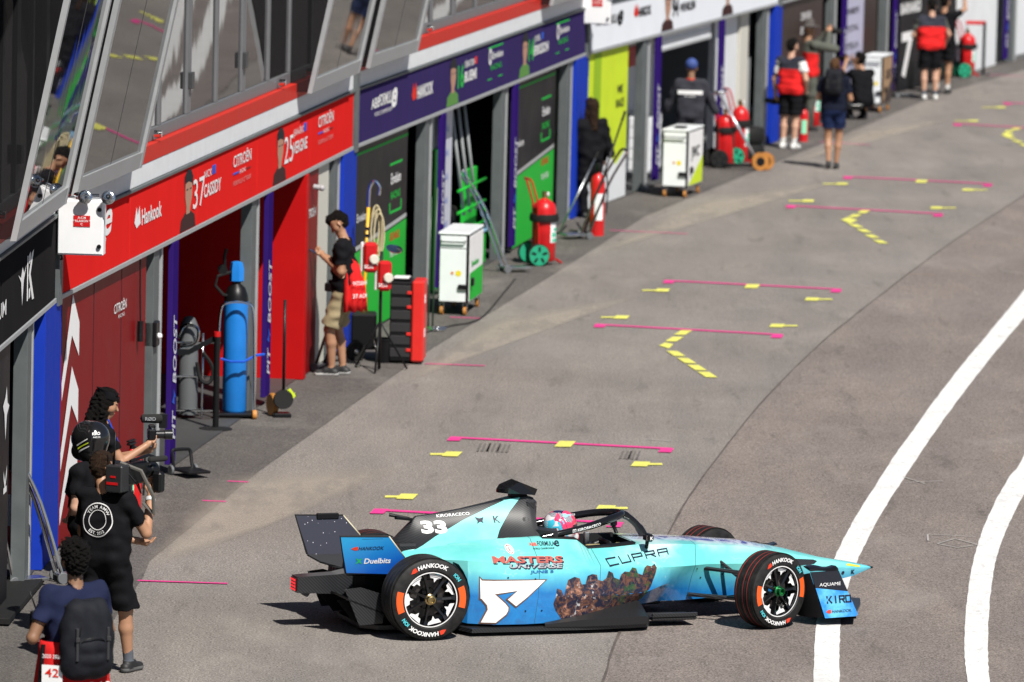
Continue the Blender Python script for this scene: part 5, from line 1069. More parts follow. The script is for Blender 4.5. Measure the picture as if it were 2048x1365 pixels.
def person(loc, rz, h, label, J=None, lean=0., head=(0, 0), skin=SK1, shirt=TBLK, shorts=TBLK, shoe=SHB, sole=None, sock=None, vest=None, vtop=None, sleeve=.62, leg=.78, hair=None, hairm=HAIRD, res=.009, curl=.7, slim=1., group=None, hidehead=False, extra=None, pants=False, bib=None):
    e = thing('person', loc, rz, label, 'person', group); k = h / 1.75
    D = dict(hipR=(.09, 0, .92), hipL=(-.09, 0, .92), kneeR=(.10, .025, .50), kneeL=(-.10, .025, .50), ankR=(.10, -.03, .085), ankL=(-.10, -.03, .085), shR=(.185, -.01, 1.40), shL=(-.185, -.01, 1.40), elR=(.25, -.05, 1.12), elL=(-.25, -.05, 1.12), wrR=(.26, .06, .87), wrL=(-.26, .06, .87), neck=(0, -.02, 1.47), head=(0, .015, 1.63), pel=(0, 0, .95))
    lock = set((J or {}).keys())
    D.update(J or {}); P = {q: np.array(v, float) for q, v in D.items()}; pel = P['pel']; dz = pel - np.array([0, 0, .95])
    for q in ('shR', 'shL', 'neck', 'head', 'elR', 'elL', 'wrR', 'wrL', 'hipR', 'hipL'):
        if q not in lock: P[q] = P[q] + dz
    for q in ('shR', 'shL', 'neck', 'head', 'elR', 'elL', 'wrR', 'wrL'):
        if q not in lock: P[q] = rotx(P[q], -lean, pel)
    up = lambda v: rotx(np.array(v, float) + dz, -lean, pel)
    vt = 8 if vtop else 1; vb = 7 if vest else 1
    s = SDF(res / k)
    # torso
    s.cap(up((-.07 * slim, -.005, .92)), up((.07 * slim, -.005, .92)), .118, .118, 2, .05)
    for z_, hw_, r_, tg_ in ((.955, .08, .124, vb), (1.03, .078, .122, vb), (1.11, .078, .120, vb), (1.20, .088, .122, vb), (1.31, .10, .110, vt)): s.cap(up((-hw_ * slim, 0, z_)), up((hw_ * slim, 0, z_)), r_, r_, tg_, .05)
    s.cap(P['shL'], P['shR'], .07, .07, vt, .05)
    if vest: s.cap(up((-.08, 0, .96)), up((.08, 0, .96)), .142, .142, 7, .02)
    for c in ('R', 'L'):
        sh, el, wr = P['sh' + c], P['el' + c], P['wr' + c]; sg = 1 if c == 'R' else -1
        m = sh + (el - sh) * sleeve
        s.cap(sh, m, .068, .066, 1, .03, clip=sleeve < 1); s.cap(sh, el, .052, .043, 0 if sleeve < .98 else 1, .012); s.cap(el, wr, .043, .029, 0 if sleeve < 1.5 else 1, .012)
        if sleeve >= 1.5: s.cap(sh, el, .064, .056, 1, .02); s.cap(el, wr, .055, .042, 1, .012)
        # hand: palm, four fingers, thumb
        d = (wr - el); d /= np.linalg.norm(d); sd = np.cross(d, np.array([0, 0, 1.])); sd = sd / (np.linalg.norm(sd) + 1e-6) * sg; nn = np.cross(d, sd) * sg
        palm = wr + d * .075; s.cap(wr + d * .01, palm - sd * .012, .028, .030, 0, .012, (1, 1, 1)); s.cap(palm - sd * .026, palm + sd * .026, .017, .016, 0, .01)
        for i, ln in enumerate((.066, .076, .072, .056)):
            b0 = palm + sd * (-.030 + .020 * i) + d * .012; a1 = curl * .6; a2 = curl * 1.5
            p1 = b0 + (d * math.cos(a1) - nn * math.sin(a1)) * ln * .5; p2 = p1 + (d * math.cos(a2) - nn * math.sin(a2)) * ln * .55; s.cap(b0, p1, .0095, .009, 0, .004); s.cap(p1, p2, .009, .0078, 0, .004)
        t0 = wr + d * .03 - sd * .025; t1 = t0 - sd * .022 + d * .035 - nn * .012; s.cap(t0, t1, .012, .0105, 0, .005); s.cap(t1, t1 + d * .03 - nn * .01, .0105, .009, 0, .004)
        hp, kn, an = P['hip' + c], P['knee' + c], P['ank' + c]; mm = hp + (kn - hp) * leg
        s.cap(hp, kn, .085, .058, 0, .02); cal = kn + (an - kn) * .35 + np.array([0, -.012, 0]); s.cap(kn, cal, .056, .056, 0, .02); s.cap(cal, an, .055, .034, 0, .02)
        s.cap(hp, mm, .104, .105, 2, .012, clip=not pants)
        if pants: s.cap(hp, kn, .10, .078, 2, .02); s.cap(kn, an, .078, .062, 2, .02)
        fwd = np.array((J or {}).get('toe' + c, (0.04 * sg, 1, 0)), float); fwd /= np.linalg.norm(fwd)
        if sock: s.cap(an, an + (kn - an) * .2, .040, .043, 5, .006)
        b0 = an - fwd * .04 - np.array([0, 0, .045]); t0 = an + fwd * .15 - np.array([0, 0, .052]); s.cap(b0, t0, .042, .036, 3, .015); s.cap(an + np.array([0, 0, -.015]), b0 + fwd * .1 + np.array([0, 0, .02]), .042, .04, 3, .015); s.cap(b0 - np.array([0, 0, .014]), t0 - np.array([0, 0, .012]), .040, .037, 4, .006, (1, 1, 1.5))
    # neck and head
    nk, hd = P['neck'], P['head']; s.cap(nk - np.array([0, 0, .03]), hd - np.array([0, .01, .06]), .056, .052, 0, .02)
    yaw, pit = head
    def H(v):
        v = np.array(v, float); y = v[1] * math.cos(pit) + v[2] * math.sin(pit); z = -v[1] * math.sin(pit) + v[2] * math.cos(pit); x = v[0]
        return hd + np.array([x * math.cos(yaw) - y * math.sin(yaw), x * math.sin(yaw) + y * math.cos(yaw), z])
    if not hidehead:
        s.cap(H((0, -.02, .03)), H((0, .015, .03)), .084, .078, 0, .02); s.cap(H((0, .03, -.03)), H((0, .055, -.075)), .058, .036, 0, .03); s.cap(H((-.03, .04, -.02)), H((.03, .04, -.02)), .05, .05, 0, .02)
        s.cap(H((0, .088, .012)), H((0, .112, -.026)), .010, .013, 0, .008); s.cap(H((-.018, .092, -.058)), H((.018, .092, -.058)), .007, .007, 6, .003); 
        for q in (-1, 1):
            s.cap(H((q * .079, -.005, .005)), H((q * .084, -.012, -.03)), .014, .010, 0, .006); s.cap(H((q * .034, .086, .014)), H((q * .034, .087, .014)), .0085, .0085, 9, .002); s.cap(H((q * .018, .094, .034)), H((q * .05, .080, .036)), .006, .005, 9, .002)
    mats = [skin, shirt, shorts, shoe, sole or shoe, sock or skin, LIP, vest or shirt, vtop or shirt, EYE]
    o = s.obj('body', mats, e, .0075, 38, int(abs(loc[0]) * 100) % 997, None, [1, 2, 7, 8]); o.scale = (k, k, k)
    if hair:
        q = SDF(res / k)
        if hair == 'short':
            q.cap(H((0, -.03, .055)), H((0, .03, .075)), .083, .068, 0); q.cap(H((0, -.05, .01)), H((0, -.04, -.02)), .07, .06, 0); q.cap(H((0, .06, .095)), H((0, .075, .085)), .04, .03, 0, .02)
            q.obj('hair', [hairm], e, .005, 170, 3).scale = (k, k, k)
        elif hair == 'curly':
            q.cap(H((0, -.03, .06)), H((0, .03, .075)), .098, .085, 0); q.cap(H((0, -.055, .01)), H((0, -.05, -.04)), .085, .07, 0); q.obj('hair', [hairm], e, .012, 190, 4).scale = (k, k, k)
        elif hair == 'long':
            q.cap(H((0, -.03, .05)), H((0, .02, .07)), .095, .078, 0); q.cap(H((0, -.05, .02)), H((0, -.08, -.30)), .085, .075, 0, .03); q.cap(H((.05, -.02, 0)), H((.085, .0, -.26)), .05, .05, 0, .03); q.cap(H((-.05, -.02, 0)), H((-.085, .0, -.28)), .05, .05, 0, .03); q.obj('hair', [hairm], e, .010, 120, 5).scale = (k, k, k)
        elif hair == 'tail':
            q.cap(H((0, -.03, .045)), H((0, .02, .065)), .090, .075, 0); q.cap(H((0, -.10, .03)), H((0, -.13, -.20)), .035, .022, 0, .03); q.obj('hair', [hairm], e, .004, 110, 6).scale = (k, k, k)
    def local(v): return H(v) * k
    e['k'] = k
    return e, local, {q: v * k for q, v in P.items()}
def wear(e, name, build, m):
    b = MB(); build(b); return b.build(name, m, e)
def wmat(m, *v): pass
def onbody(e, P, f): pass
def W(e, v):
    """person-local point to the world"""
    a = e.rotation_euler[2]; return Vector((e.location.x + v[0] * math.cos(a) - v[1] * math.sin(a), e.location.y + v[0] * math.sin(a) + v[1] * math.cos(a), e.location.z + v[2]))
def backpack(e, k, label, m, size=(.30, .20, .46), z=1.18, y=-.14, straps=True):
    """pack worn on the back of a person"""
    o = thing('backpack', W(e, (0, 0, 0)), e.rotation_euler[2], label, 'backpack'); w, d, hh = size
    q = SDF(.010)
    for f_ in np.linspace(-.40, .40, 7):
        rr = d * (.50 if f_ < .1 else .50 - .22 * (f_ - .1)); ww = w * (.30 if f_ < .1 else .30 - .16 * (f_ - .1)); q.cap((-ww, y - d * .44, z + hh * f_), (ww, y - d * .44, z + hh * f_), rr, rr, 0, .05)
    q.cap((-w * .20, y - d * .82, z - hh * .28), (w * .20, y - d * .82, z - hh * .28), d * .26, d * .26, 0, .02); q.cap((-w * .20, y - d * .82, z - hh * .10), (w * .20, y - d * .82, z - hh * .10), d * .26, d * .26, 0, .03)
    q.obj('bag', [m], o, .006, 42, 11)
    for sx in (-1, 1):
        b = MB(); b.tube([(sx * .09, y - .03, z + hh * .38), (sx * .12, y + .10, z + hh * .50), (sx * .125, y + .24, z + hh * .36), (sx * .15, y + .26, z), (sx * .18, y + .12, z - hh * .28), (sx * .13, y - .04, z - hh * .34)], .018, 6); b.build('shoulder_strap', m, o)
    b = MB(); b.tube([(-.05, y - d * .55, z + hh * .46), (-.03, y - d * .6, z + hh * .55), (.03, y - d * .6, z + hh * .55), (.05, y - d * .55, z + hh * .46)], .012, 6); b.build('grab_handle', m, o)
    def seam(P, nm='zip', r=.0045, m_=BLACK): b = MB(); b.tube(smooth(P, 4), r, 5); b.build(nm, m_, o)
    yb = y - d * .98
    seam([(-w * .40, y - d * .80, z - hh * .42), (-w * .36, yb, z - hh * .1), (-w * .28, yb + .01, z + hh * .2), (0, y - d * .86, z + hh * .38), (w * .28, yb + .01, z + hh * .2), (w * .36, yb, z - hh * .1), (w * .40, y - d * .80, z - hh * .42)])
    seam([(-w * .30, y - d * 1.06, z - hh * .02), (-w * .15, y - d * 1.11, z + hh * .03), (w * .15, y - d * 1.11, z + hh * .03), (w * .30, y - d * 1.06, z - hh * .02)])
    for sx in (-1, 1):
        b = MB(); b.box((sx * w * .40 - .01, yb - .012, z - hh * .30), (sx * w * .40 + .01, yb + .05, z + hh * .18), bev=.004); b.build('side_strap', mat('strap_webbing', (.02, .021, .024), .8), o)
        b = MB(); b.box((sx * w * .40 - .016, yb - .02, z - hh * .02), (sx * w * .40 + .016, yb - .008, z + hh * .05), bev=.004); b.build('buckle', mat('buckle_black', (.03, .03, .032), .35), o)
    return o
def still_camera(loc, rz, label, lens=.14):
    o = thing('photo_camera', loc, rz, label, 'camera')
    b = MB(); b.box((-.07, -.035, -.05), (.07, .035, .045), bev=.012); b.box((-.03, -.03, .045), (.03, .03, .08), bev=.012); b.build('camera_body', BLACK, o)
    b = MB(); b.lathe([(.0, .0), (.034, .0), (.036, lens * .5), (.042, lens * .55), (.043, lens), (.03, lens), (.0, lens - .02)], (0, .035, -.005), (0, 1, 0), 18); b.build('lens', mat('lens_black', (.012, .012, .013), .3), o)
    b = MB(); b.cyl((.048, 0, .045), (.048, 0, .058), .012, n=10); b.build('shutter_button', STEEL, o)
    return o

NAVYPACK = cloth('black_nylon', (.012, .013, .017), .3, .7)
# -- the camera operator with the ring print on his back
op, H1, P1 = person(at(207, 1347), math.radians(-28), 1.72, 'person in a black t-shirt with a white ring print, shouldering a large video camera', dict(ankR=(.13, .16, .085), kneeR=(.12, .12, .50), ankL=(-.07, -.13, .085), kneeL=(-.09, .0, .50), elR=(.31, .10, 1.13), wrR=(.22, .31, 1.40), elL=(-.25, .06, 1.10), wrL=(.10, .30, 1.03), head=(-.07, .03, 1.62)), lean=0, head=(.1, .1), skin=SK2, shirt=TBLK, shorts=TBLK, shoe=SHB, sole=mat('grey_sole', (.12, .12, .12), .7), sock=SOCKG, hair='short', hairm=HAIRB, res=.0075, sleeve=.7, leg=.95, slim=1.12)
def back_print(e, k, P):
    # ring and curved lettering on the cloth of the back
    bo = [c for c in e.children if c.name.startswith('body')][0]; me = bo.data; bv = BVHTree.FromPolygons([v.co[:] for v in me.vertices], [tuple(p.vertices) for p in me.polygons])
    def f(u, v):
        h = bv.ray_cast(Vector((u, -1.5, v)), Vector((0, 1, 0))); return ((u) * k, (h[0].y - .006) * k if h[0] else -.12, v * k)
    cz = 1.235; ring = MB()
    for r0, r1 in ((.128, .136), (.074, .080)):
        vs = []; fs = []; N = 48
        for i in range(N):
            a = 2 * PI * i / N
            for r in (r0, r1): vs.append(f(r * math.cos(a), cz + r * math.sin(a)))
        for i in range(N): fs.append((2 * i, 2 * i + 1, (2 * i + 3) % (2 * N), (2 * i + 2) % (2 * N)))
        ring.add(vs, fs)
    ring.build('ring_print', DECW, bo, fixn=False).matrix_parent_inverse = Matrix.Scale(1 / k, 4)
    for t_, am, sg in (('TEAM AMW', PI / 2, -1), ('EST. 2012', -PI / 2, 1)):
        b = MB(); rb = .092 if sg < 0 else .117; V, F, Wd = text2d(t_, .02, 0, 1.15); hh = .026; tot = Wd * hh / rb
        lettering(b, t_, lambda u, v: f((rb - sg * v) * math.cos(am + sg * (u / rb - tot / 2)), cz + (rb - sg * v) * math.sin(am + sg * (u / rb - tot / 2))), hh, None, .02, spacing=1.15); o = b.build('print_lettering', DECW, bo, fixn=False); o.matrix_parent_inverse = Matrix.Scale(1 / k, 4)
back_print(op, op['k'], P1)
vc = thing('video_camera', W(op, (.13, .08, 1.50)), op.rotation_euler[2], 'large black shoulder video camera with red-labelled battery and aerial', 'video camera')
b = MB(); b.box((-.055, -.10, -.02), (.075, .20, .15), bev=.015); b.build('camera_body', BLACK, vc)
b = MB(); b.box((-.06, -.22, -.06), (.09, -.105, .15), bev=.01); bt = b.build('battery', mat('battery_black', (.02, .02, .022), .45), vc); b = MB(); b.box((-.045, -.224, .0), (.055, -.2205, .02)); b.box((-.01, -.224, .055), (.035, -.2205, .07)); b.build('red_label', RED, bt)
b = MB(); b.lathe([(0, 0), (.045, 0), (.048, .08), (.06, .09), (.062, .17), (.045, .175), (.0, .15)], (.01, .20, .06), (0, 1, 0), 20); b.build('lens', BLACK, vc)
b = MB(); b.tube([(.06, -.05, .17), (.10, .16, .20), (.10, .30, .16)], .012, 6); b.build('top_handle', BLACK, vc)
b = MB(); b.lathe([(0, -.02), (.022, 0), (.024, .15), (.018, .17), (0, .175)], (.13, .12, .17), (.35, 1, 0), 12); b.build('microphone', mat('foam_black', (.012, .012, .012), .95), vc)
b = MB(); b.tube([(-.02, -.16, .15), (-.005, -.165, .40)], [.009, .006], 6); b.build('aerial', BLACK, vc)
b = MB(); b.tube([(.0, -.10, .16), (.14, -.02, .10), (.22, .04, -.10), (.20, .08, -.24), (.12, .06, -.16)], .016, 6); b.build('shoulder_strap', mat('grey_webbing', (.10, .095, .085), .8), vc)
b = MB(); b.box((.09, .22, -.10), (.17, .30, .06), bev=.015); b.build('lens_grip', BLACK, vc)
for q in ([(-.05, -.15, -.05), (-.08, -.13, -.14), (.0, -.1, -.17), (.05, -.05, -.06)], [(.07, -.12, .1), (.13, -.08, .02), (.12, .02, -.08), (.07, .05, .0)]):
    b = MB(); b.tube(q, .006, 5); b.build('cable', BLACK, vc)
b = MB(); b.box((-.10, -.02, -.04), (-.06, .06, .05), bev=.015); b.build('eyepiece', BLACK, vc)
b = MB(); b.lathe([(.036, -.018), (.040, -.012), (.040, .012), (.036, .018)], tuple(P1['wrR'] - (P1['wrR'] - P1['elR']) * .12), tuple(P1['wrR'] - P1['elR']), 14); b.build('wrist_watch', mat('pale_strap', (.5, .5, .5), .5), op)
b = MB(); H = H1; b.tube([H((-.085, -.01, .02)), H((-.06, -.03, .10)), H((0, -.035, .125)), H((.06, -.03, .10)), H((.085, -.01, .02))], .011, 6); b.build('headset_band', BLACK, op)
# -- person with curly hair, backpack and red bib, nearest
p2, H2, P2 = person(at(142, 1578), math.radians(28), 1.73, 'person with curly dark hair, navy t-shirt and red bib at the bottom left', dict(elL=(-.33, -.04, 1.10), wrL=(-.20, .20, 1.14), elR=(.28, .02, 1.12), wrR=(.10, .28, 1.10)), skin=SK3, shirt=TNAVY, shorts=TBLK, hair='curly', res=.0075, bib=True, vest=TNAVY, vtop=TNAVY)
backpack(p2, 1, 'large black backpack worn over a red bib', NAVYPACK, (.29, .20, .48), 1.10, -.13)
def bibcloth(e_, z0, z1, m, gap=0.):
    b = MB(); secs_ = []; N = 40
    for z_ in np.linspace(z0, z1, 9):
        f_ = (z0 - z_) / (z0 - z1); row = []
        for i_ in range(N):
            a_ = 2 * PI * i_ / N; fo = (.008 + .02 * f_) * math.sin(a_ * 7 + 2 * f_) * f_; row.append(((.235 + .05 * f_ + fo) * math.cos(a_), (.165 + .05 * f_ + fo) * math.sin(a_), float(z_)))
        secs_.append(row)
    b.loft(secs_, close=True); o_ = b.build('bib', m, e_, fixn=False); o_.modifiers.new('thick', 'SOLIDIFY').thickness = .008; return o_
bc = bibcloth(p2, 1.06, .55, REDV); b = MB(); b.tube([(-.25, -.05, 1.04), (-.275, -.06, .8), (-.29, -.07, .56)], .016, 6); b.build('bib_trim', TBLK, bc)
b = MB(); b.box((-.075, -.004, -.11), (.075, .0, .11)); M_ = Matrix.Translation((-.225, -.155, .80)) @ Matrix.Rotation(-.75, 4, 'Z'); b.v = [tuple(M_ @ Vector(v)) for v in b.v]; bp = b.build('number_card', WHITE, p2)
for t_, x_, z_, w_, m_ in (('42', -.05, .03, .10, RTXT), ('30', -.055, -.075, .11, DTXT)):
    b = MB(); lettering(b, t_, lambda u, v: tuple(M_ @ Vector((x_ + u, -.008, z_ + v))), .06, w_, .01); b.build('card_lettering', m_, bp, fixn=False)
b = MB(); lettering(b, '2020 2026', lambda u, v: tuple(M_ @ Vector((-.07 + u, -.012, .16 + v))), .028, .14, .005); b.build('print_lettering', LTXT, bc, fixn=False)
b = MB(); lettering(b, '360', lambda u, v: (.02 + u, -.232, .70 + v), .09, .17, .03); b.build('print_lettering', LTXT, bc, fixn=False)
b = MB(); b.tube([H2((-.085, .0, .05)), H2((-.075, .06, .11)), H2((.0, .07, .135)), H2((.075, .06, .11)), H2((.085, .0, .05))], .006, 6); b.build('sunglasses_on_head', mat('tortoise_frame', (.05, .03, .02), .25), p2)
rd = thing('radio', W(p2, (-.17, .29, 1.16)), p2.rotation_euler[2], 'small black two-way radio with aerial in a hand', 'radio'); b = MB(); b.box((-.03, -.02, -.06), (.03, .02, .06), bev=.008); b.build('case', BLACK, rd); b = MB(); b.tube([(.015, 0, .06), (-.04, 0, .2)], [.007, .004], 6); b.build('aerial', BLACK, rd)
# -- woman with head band
p3, H3, P3 = person(at(203, 1172), math.radians(-82), 1.66, 'person with long curly black hair and a black headband holding a camera', dict(elR=(.22, .14, 1.14), wrR=(.10, .36, 1.27), elL=(-.22, .14, 1.12), wrL=(-.06, .36, 1.20)), head=(.0, .28), skin=SK2, shirt=TBLK, shorts=TBLK, pants=True, hair='long', res=.0075, slim=.85)
b = MB(); b.loft([[tuple(H3((.093 * math.cos(a), -.006 + .094 * math.sin(a) - dy, z))) for a in [2 * PI * i / 24 for i in range(24)]] for z, dy in ((.058, .0), (.075, -.002), (.10, .008), (.125, .03))], close=True); b.build('headband', TBLK, p3)
b = MB(); b.tube([(-.10, .06, 1.30), (-.08, .03, 1.42), (.0, -.06, 1.44), (.08, .03, 1.42), (.03, .13, 1.20)], .008, 6); b.build('lanyard', mat('lanyard_blue', (.01, .06, .5), .6), p3)
c3 = still_camera(W(p3, (.02, .40, 1.30)), p3.rotation_euler[2], 'black camera with furry microphone held by the person in a headband'); b = MB(); b.lathe([(0, -.1), (.035, -.085), (.04, .06), (.03, .085), (0, .09)], (0, .0, .13), (0, 1, 0), 14); b.build('microphone', mat('foam_black', (.012, .012, .012), .95), c3); b = MB(); lettering(b, 'RØD', lambda u, v: (.0415, -.06 + u, .118 + v), .03, .09, .02); b.build('lettering', mat('dim_print', (.25, .26, .28), .6), c3, fixn=False); b = MB(); b.box((-.005, .06, .05), (.005, .13, .17), bev=.003); b.build('screen', BLACK, c3)
# -- person in a racing helmet
p4, H4, P4 = person(at(176, 1286), math.radians(62), 1.74, 'person in a black full-face helmet with yellow flashes standing behind the camera operator', dict(elR=(.24, -.04, 1.12), wrR=(.23, .08, .88), elL=(-.22, .0, 1.12), wrL=(-.05, .16, 1.0)), skin=SK1, shirt=TBLK, shorts=TBLK, pants=True, hidehead=True, res=.009)
HELM = mat('helmet_black', (.010, .010, .011), .12, coat=.6); 
q = SDF(.008); q.cap(H4((0, -.03, .03)), H4((0, .02, .035)), .135, .128, 0, .03); q.cap(H4((0, .06, -.06)), H4((0, .085, -.085)), .098, .075, 0, .04); q.cap(H4((0, -.02, -.07)), H4((0, -.02, -.08)), .115, .11, 0, .04); hel = q.obj('helmet', [HELM], p4)
me = hel.data; hv = BVHTree.FromPolygons([v.co[:] for v in me.vertices], [tuple(p.vertices) for p in me.polygons]); hc = Vector(H4((0, 0, 0)))
def onhelm(hv, hc, off=.004):
    def f(a, el):
        d = Vector((math.cos(el) * math.cos(a), math.cos(el) * math.sin(a), math.sin(el))); h = hv.ray_cast(hc + d * .5, -d); return tuple((h[0] if h[0] else hc + d * .13) + d * off)
    return f
f4 = onhelm(hv, hc)
# angles are about the helmet's own axis; local -X / -Y side faces the camera (person is turned left)
a0 = math.radians(180 + 25)
YF = mat('flash_yellow', (.55, .68, .02), .4); SF = mat('flash_silver', (.6, .6, .6), .3)
for (da, e0, w, m) in ((-.05, .10, .05, SF), (.0, -.10, .05, YF), (.05, -.30, .06, SF)):
    b = MB(); patch(b, [(a0 - .75 + da, e0 - .35), (a0 + .05 + da, e0 + .12), (a0 + .05 + da, e0 + .12 + w), (a0 - .75 + da, e0 - .35 + w * 2)], f4, cuts=3); b.build('flash', m, hel, fixn=False)
b = MB(); lettering(b, 'KIRO', lambda u, v: f4(a0 + .25 + u, .42 + v), .14, .42, .03); lettering(b, 'RACE CO', lambda u, v: f4(a0 + .30 + u, .28 + v), .08, .36, .01); b.build('lettering', DECW, hel, fixn=False)
b = MB(); patch(b, [(PI / 2 - .9, -.12), (PI / 2 + .9, -.12), (PI / 2 + .9, .30), (PI / 2 - .9, .30)], f4, cuts=3); b.build('visor', mat('visor_blue', (.02, .03, .10), .05, coat=.8), hel, fixn=False)
backpack(p4, 1, 'small black backpack on the person in the black helmet', NAVYPACK, (.28, .18, .44), 1.22, -.13)
# -- man with a phone
p5, H5, P5 = person(at(683, 752), math.radians(84), 1.80, 'person in black t-shirt and khaki shorts looking down at a phone', dict(ankR=(.10, -.0, .085), kneeR=(.10, .07, .50), ankL=(-.06, .10, .085), kneeL=(-.09, .13, .50), elR=(.21, .0, 1.13), wrR=(.09, .20, 1.25), elL=(-.22, .0, 1.13), wrL=(-.03, .21, 1.26), pel=(0, -.02, .95), head=(0, .06, 1.62)), lean=.08, head=(0, .72), skin=SK2, shirt=TBLK, shorts=KHAKI, shoe=SHB, sole=SHW, hair='short', hairm=HAIRD, res=.009, leg=.92, sleeve=.72)
ph = thing('phone', W(p5, (.02, .33, 1.34)), p5.rotation_euler[2], 'dark phone held in both hands', 'phone'); b = MB(); b.box((-.038, -.075, -.005), (.038, .075, .005), bev=.004); M_ = Matrix.Rotation(.5, 4, 'X'); b.v = [tuple(M_ @ Vector(v)) for v in b.v]; b.build('case', BLACK, ph); b = MB(); b.add([(-.034, -.07, .0062), (.034, -.07, .0062), (.034, .07, .0062), (-.034, .07, .0062)], [(0, 1, 2, 3)], M=M_); b.build('screen', mat('screen_dark', (.02, .03, .05), .1), ph, fixn=False)
still_camera(W(p5, (-.10, .12, .98)), p5.rotation_euler[2] - 1.9, 'black camera hanging at the hip of the person with the phone')
bib = thing('red_bib', W(p5, (0, 0, 0)), p5.rotation_euler[2], 'red photographer bib slung behind the hip of the person with a phone', 'bib')
b = MB(); secs_ = []
for i in range(15):
    a = math.radians(185 + i * 9); fold = .012 * math.sin(i * 2.3); r = .19 + fold
    secs_.append([(-(r) * math.cos(a) * 1.0 * -1, r * math.sin(a) * .9 - .02, z) for z, r in ((1.34 - .012 * i, .155 + fold), (1.2 - .01 * i, .19 + fold), (1.05, .22 + fold * 1.5), (.88, .245 + fold * 2), (.72 + .01 * (i % 3), .26 + fold * 2))])
b.loft(secs_); so = b.build('cloth', REDV, bib, fixn=False); so.modifiers.new('thick', 'SOLIDIFY').thickness = .012
b = MB(); 
for t_, z in (('PHOTOGRAPHER', 1.02), ('37 ACM', .88)): lettering(b, t_, lambda u, v, z=z: (-.262 * math.cos(u * 4 - .75), -.262 * math.sin(u * 4 - .75) * .9 - .02 - .012, z + v) if False else (.272 * math.cos(3.6 + u * 3.6), .272 * math.sin(3.6 + u * 3.6) * .9 - .03, z + v), .045, .24, .01)
b.build('print_lettering', LTXT, bib, fixn=False)
# -- mechanic seen from behind
p6, H6, P6 = person(at(1377, 352), math.radians(-6), 1.76, 'person in charcoal coverall and blue cap seen from behind beside a white cart', dict(elR=(.30, .06, 1.14), wrR=(.06, .24, 1.16), elL=(-.30, .06, 1.14), wrL=(-.06, .24, 1.14)), skin=SK3, shirt=GREYC, shorts=GREYC, pants=True, sleeve=1.6, res=.012, slim=1.15)
q = SDF(.012); q.cap(H6((0, -.02, .05)), H6((0, .015, .06)), .097, .088, 0); q.cap(H6((-.04, .09, .06)), H6((.04, .09, .06)), .03, .03, 0, .02, (1, 1, 2)); q.obj('cap', [mat('cap_blue', (.03, .06, .22), .7, var=.5, vscale=60)], p6)
b = MB(); b.loft([[(x, -.128 - .012 * math.cos(x * 8), z) for x in np.linspace(-.19, .19, 9)] for z in (1.245, 1.305)]); b.build('white_stripe', LTXT, p6, fixn=False); b = MB(); lettering(b, 'PIT LANE', lambda u, v: (u, -.146, 1.205 + v), .028, .16, .01, align='c'); b.build('print_lettering', LTXT, p6, fixn=False)
b = MB(); b.tube([(-.06, -.05, 1.47), (0, -.075, 1.465), (.06, -.05, 1.47), (.05, .05, 1.46), (-.05, .05, 1.46)], .014, 6, closed=True); b.build('collar', REDV, p6)
# -- long-haired person by the lime panel
p7, H7, P7 = person(at(1178, 436), math.radians(25), 1.66, 'person with long dark hair in black standing by the lime panel', dict(elL=(-.24, .05, 1.12), wrL=(-.1, .28, 1.05)), skin=SK1, shirt=TBLK, shorts=TBLK, pants=True, hair='long', hairm=HAIRB, res=.013, sleeve=1.6)
# -- photographers further up the lane
VG = 'photographers in bibs'
p8, H8, P8 = person(at(1578, 298), math.radians(-30), 1.76, 'person with white sleeves, dark and red bib and black shorts by the blue panel', dict(elL=(-.30, .0, 1.10), wrL=(-.30, .05, .86), elR=(.28, -.02, 1.12), wrR=(.20, .14, .95)), skin=SK1, shirt=TWHT, shorts=TBLK, shoe=SHW, sole=SHW, sock=SOCKW, vest=REDV, vtop=VTOP, hair='short', res=.012, leg=.9, group=VG)
still_camera(W(p8, (-.33, .10, .74)), .5, 'camera with a pale lens hanging from a hand beside the blue panel', .2)
p9, H9, P9 = person(at(1612, 262), math.radians(-60), 1.80, 'person in a wide grey hat raising a small camera to the face', dict(elR=(.22, .22, 1.36), wrR=(.08, .34, 1.58), elL=(-.22, .22, 1.34), wrL=(-.06, .34, 1.56)), skin=SK2, shirt=OLIVE, shorts=OLIVE, pants=True, vest=REDV, vtop=OLIVE, sleeve=1.6, res=.012, group=VG)
q = SDF(.012); q.cap(H9((0, -.01, .08)), H9((0, .0, .12)), .095, .080, 0); q.cap(H9((0, 0, .065)), H9((0, 0.001, .065)), .19, .19, 0, .02, (1, 1, 12)); q.obj('hat', [mat('hat_felt', (.07, .062, .058), .9)], p9)
still_camera(W(p9, (.01, .46, 1.66)), p9.rotation_euler[2], 'small camera held up by the person in the hat')
p10, H10, P10 = person(at(1664, 338), math.radians(-8), 1.70, 'person in navy t-shirt and shorts walking up the pit lane', dict(ankR=(.06, .02, .085), kneeR=(.09, .04, .50), ankL=(-.05, -.10, .11), kneeL=(-.08, .03, .49), elL=(-.25, .02, 1.12), wrL=(-.16, .22, 1.08), elR=(.26, .02, 1.12), wrR=(.16, .2, 1.06)), skin=SK2, shirt=cloth('dark_navy_cotton', (.007, .009, .02)), shorts=NAVS, shoe=SHB, hair='tail', hairm=HAIRC, res=.012, leg=.62, slim=.95)
backpack(p10, 1, 'black camera rig worn by the person walking up the lane', NAVYPACK, (.22, .14, .34), 1.36, -.10); lc = still_camera(W(p10, (.2, .05, .98)), -1.2, 'camera with a long lens hanging at the walking person\'s side', .22)
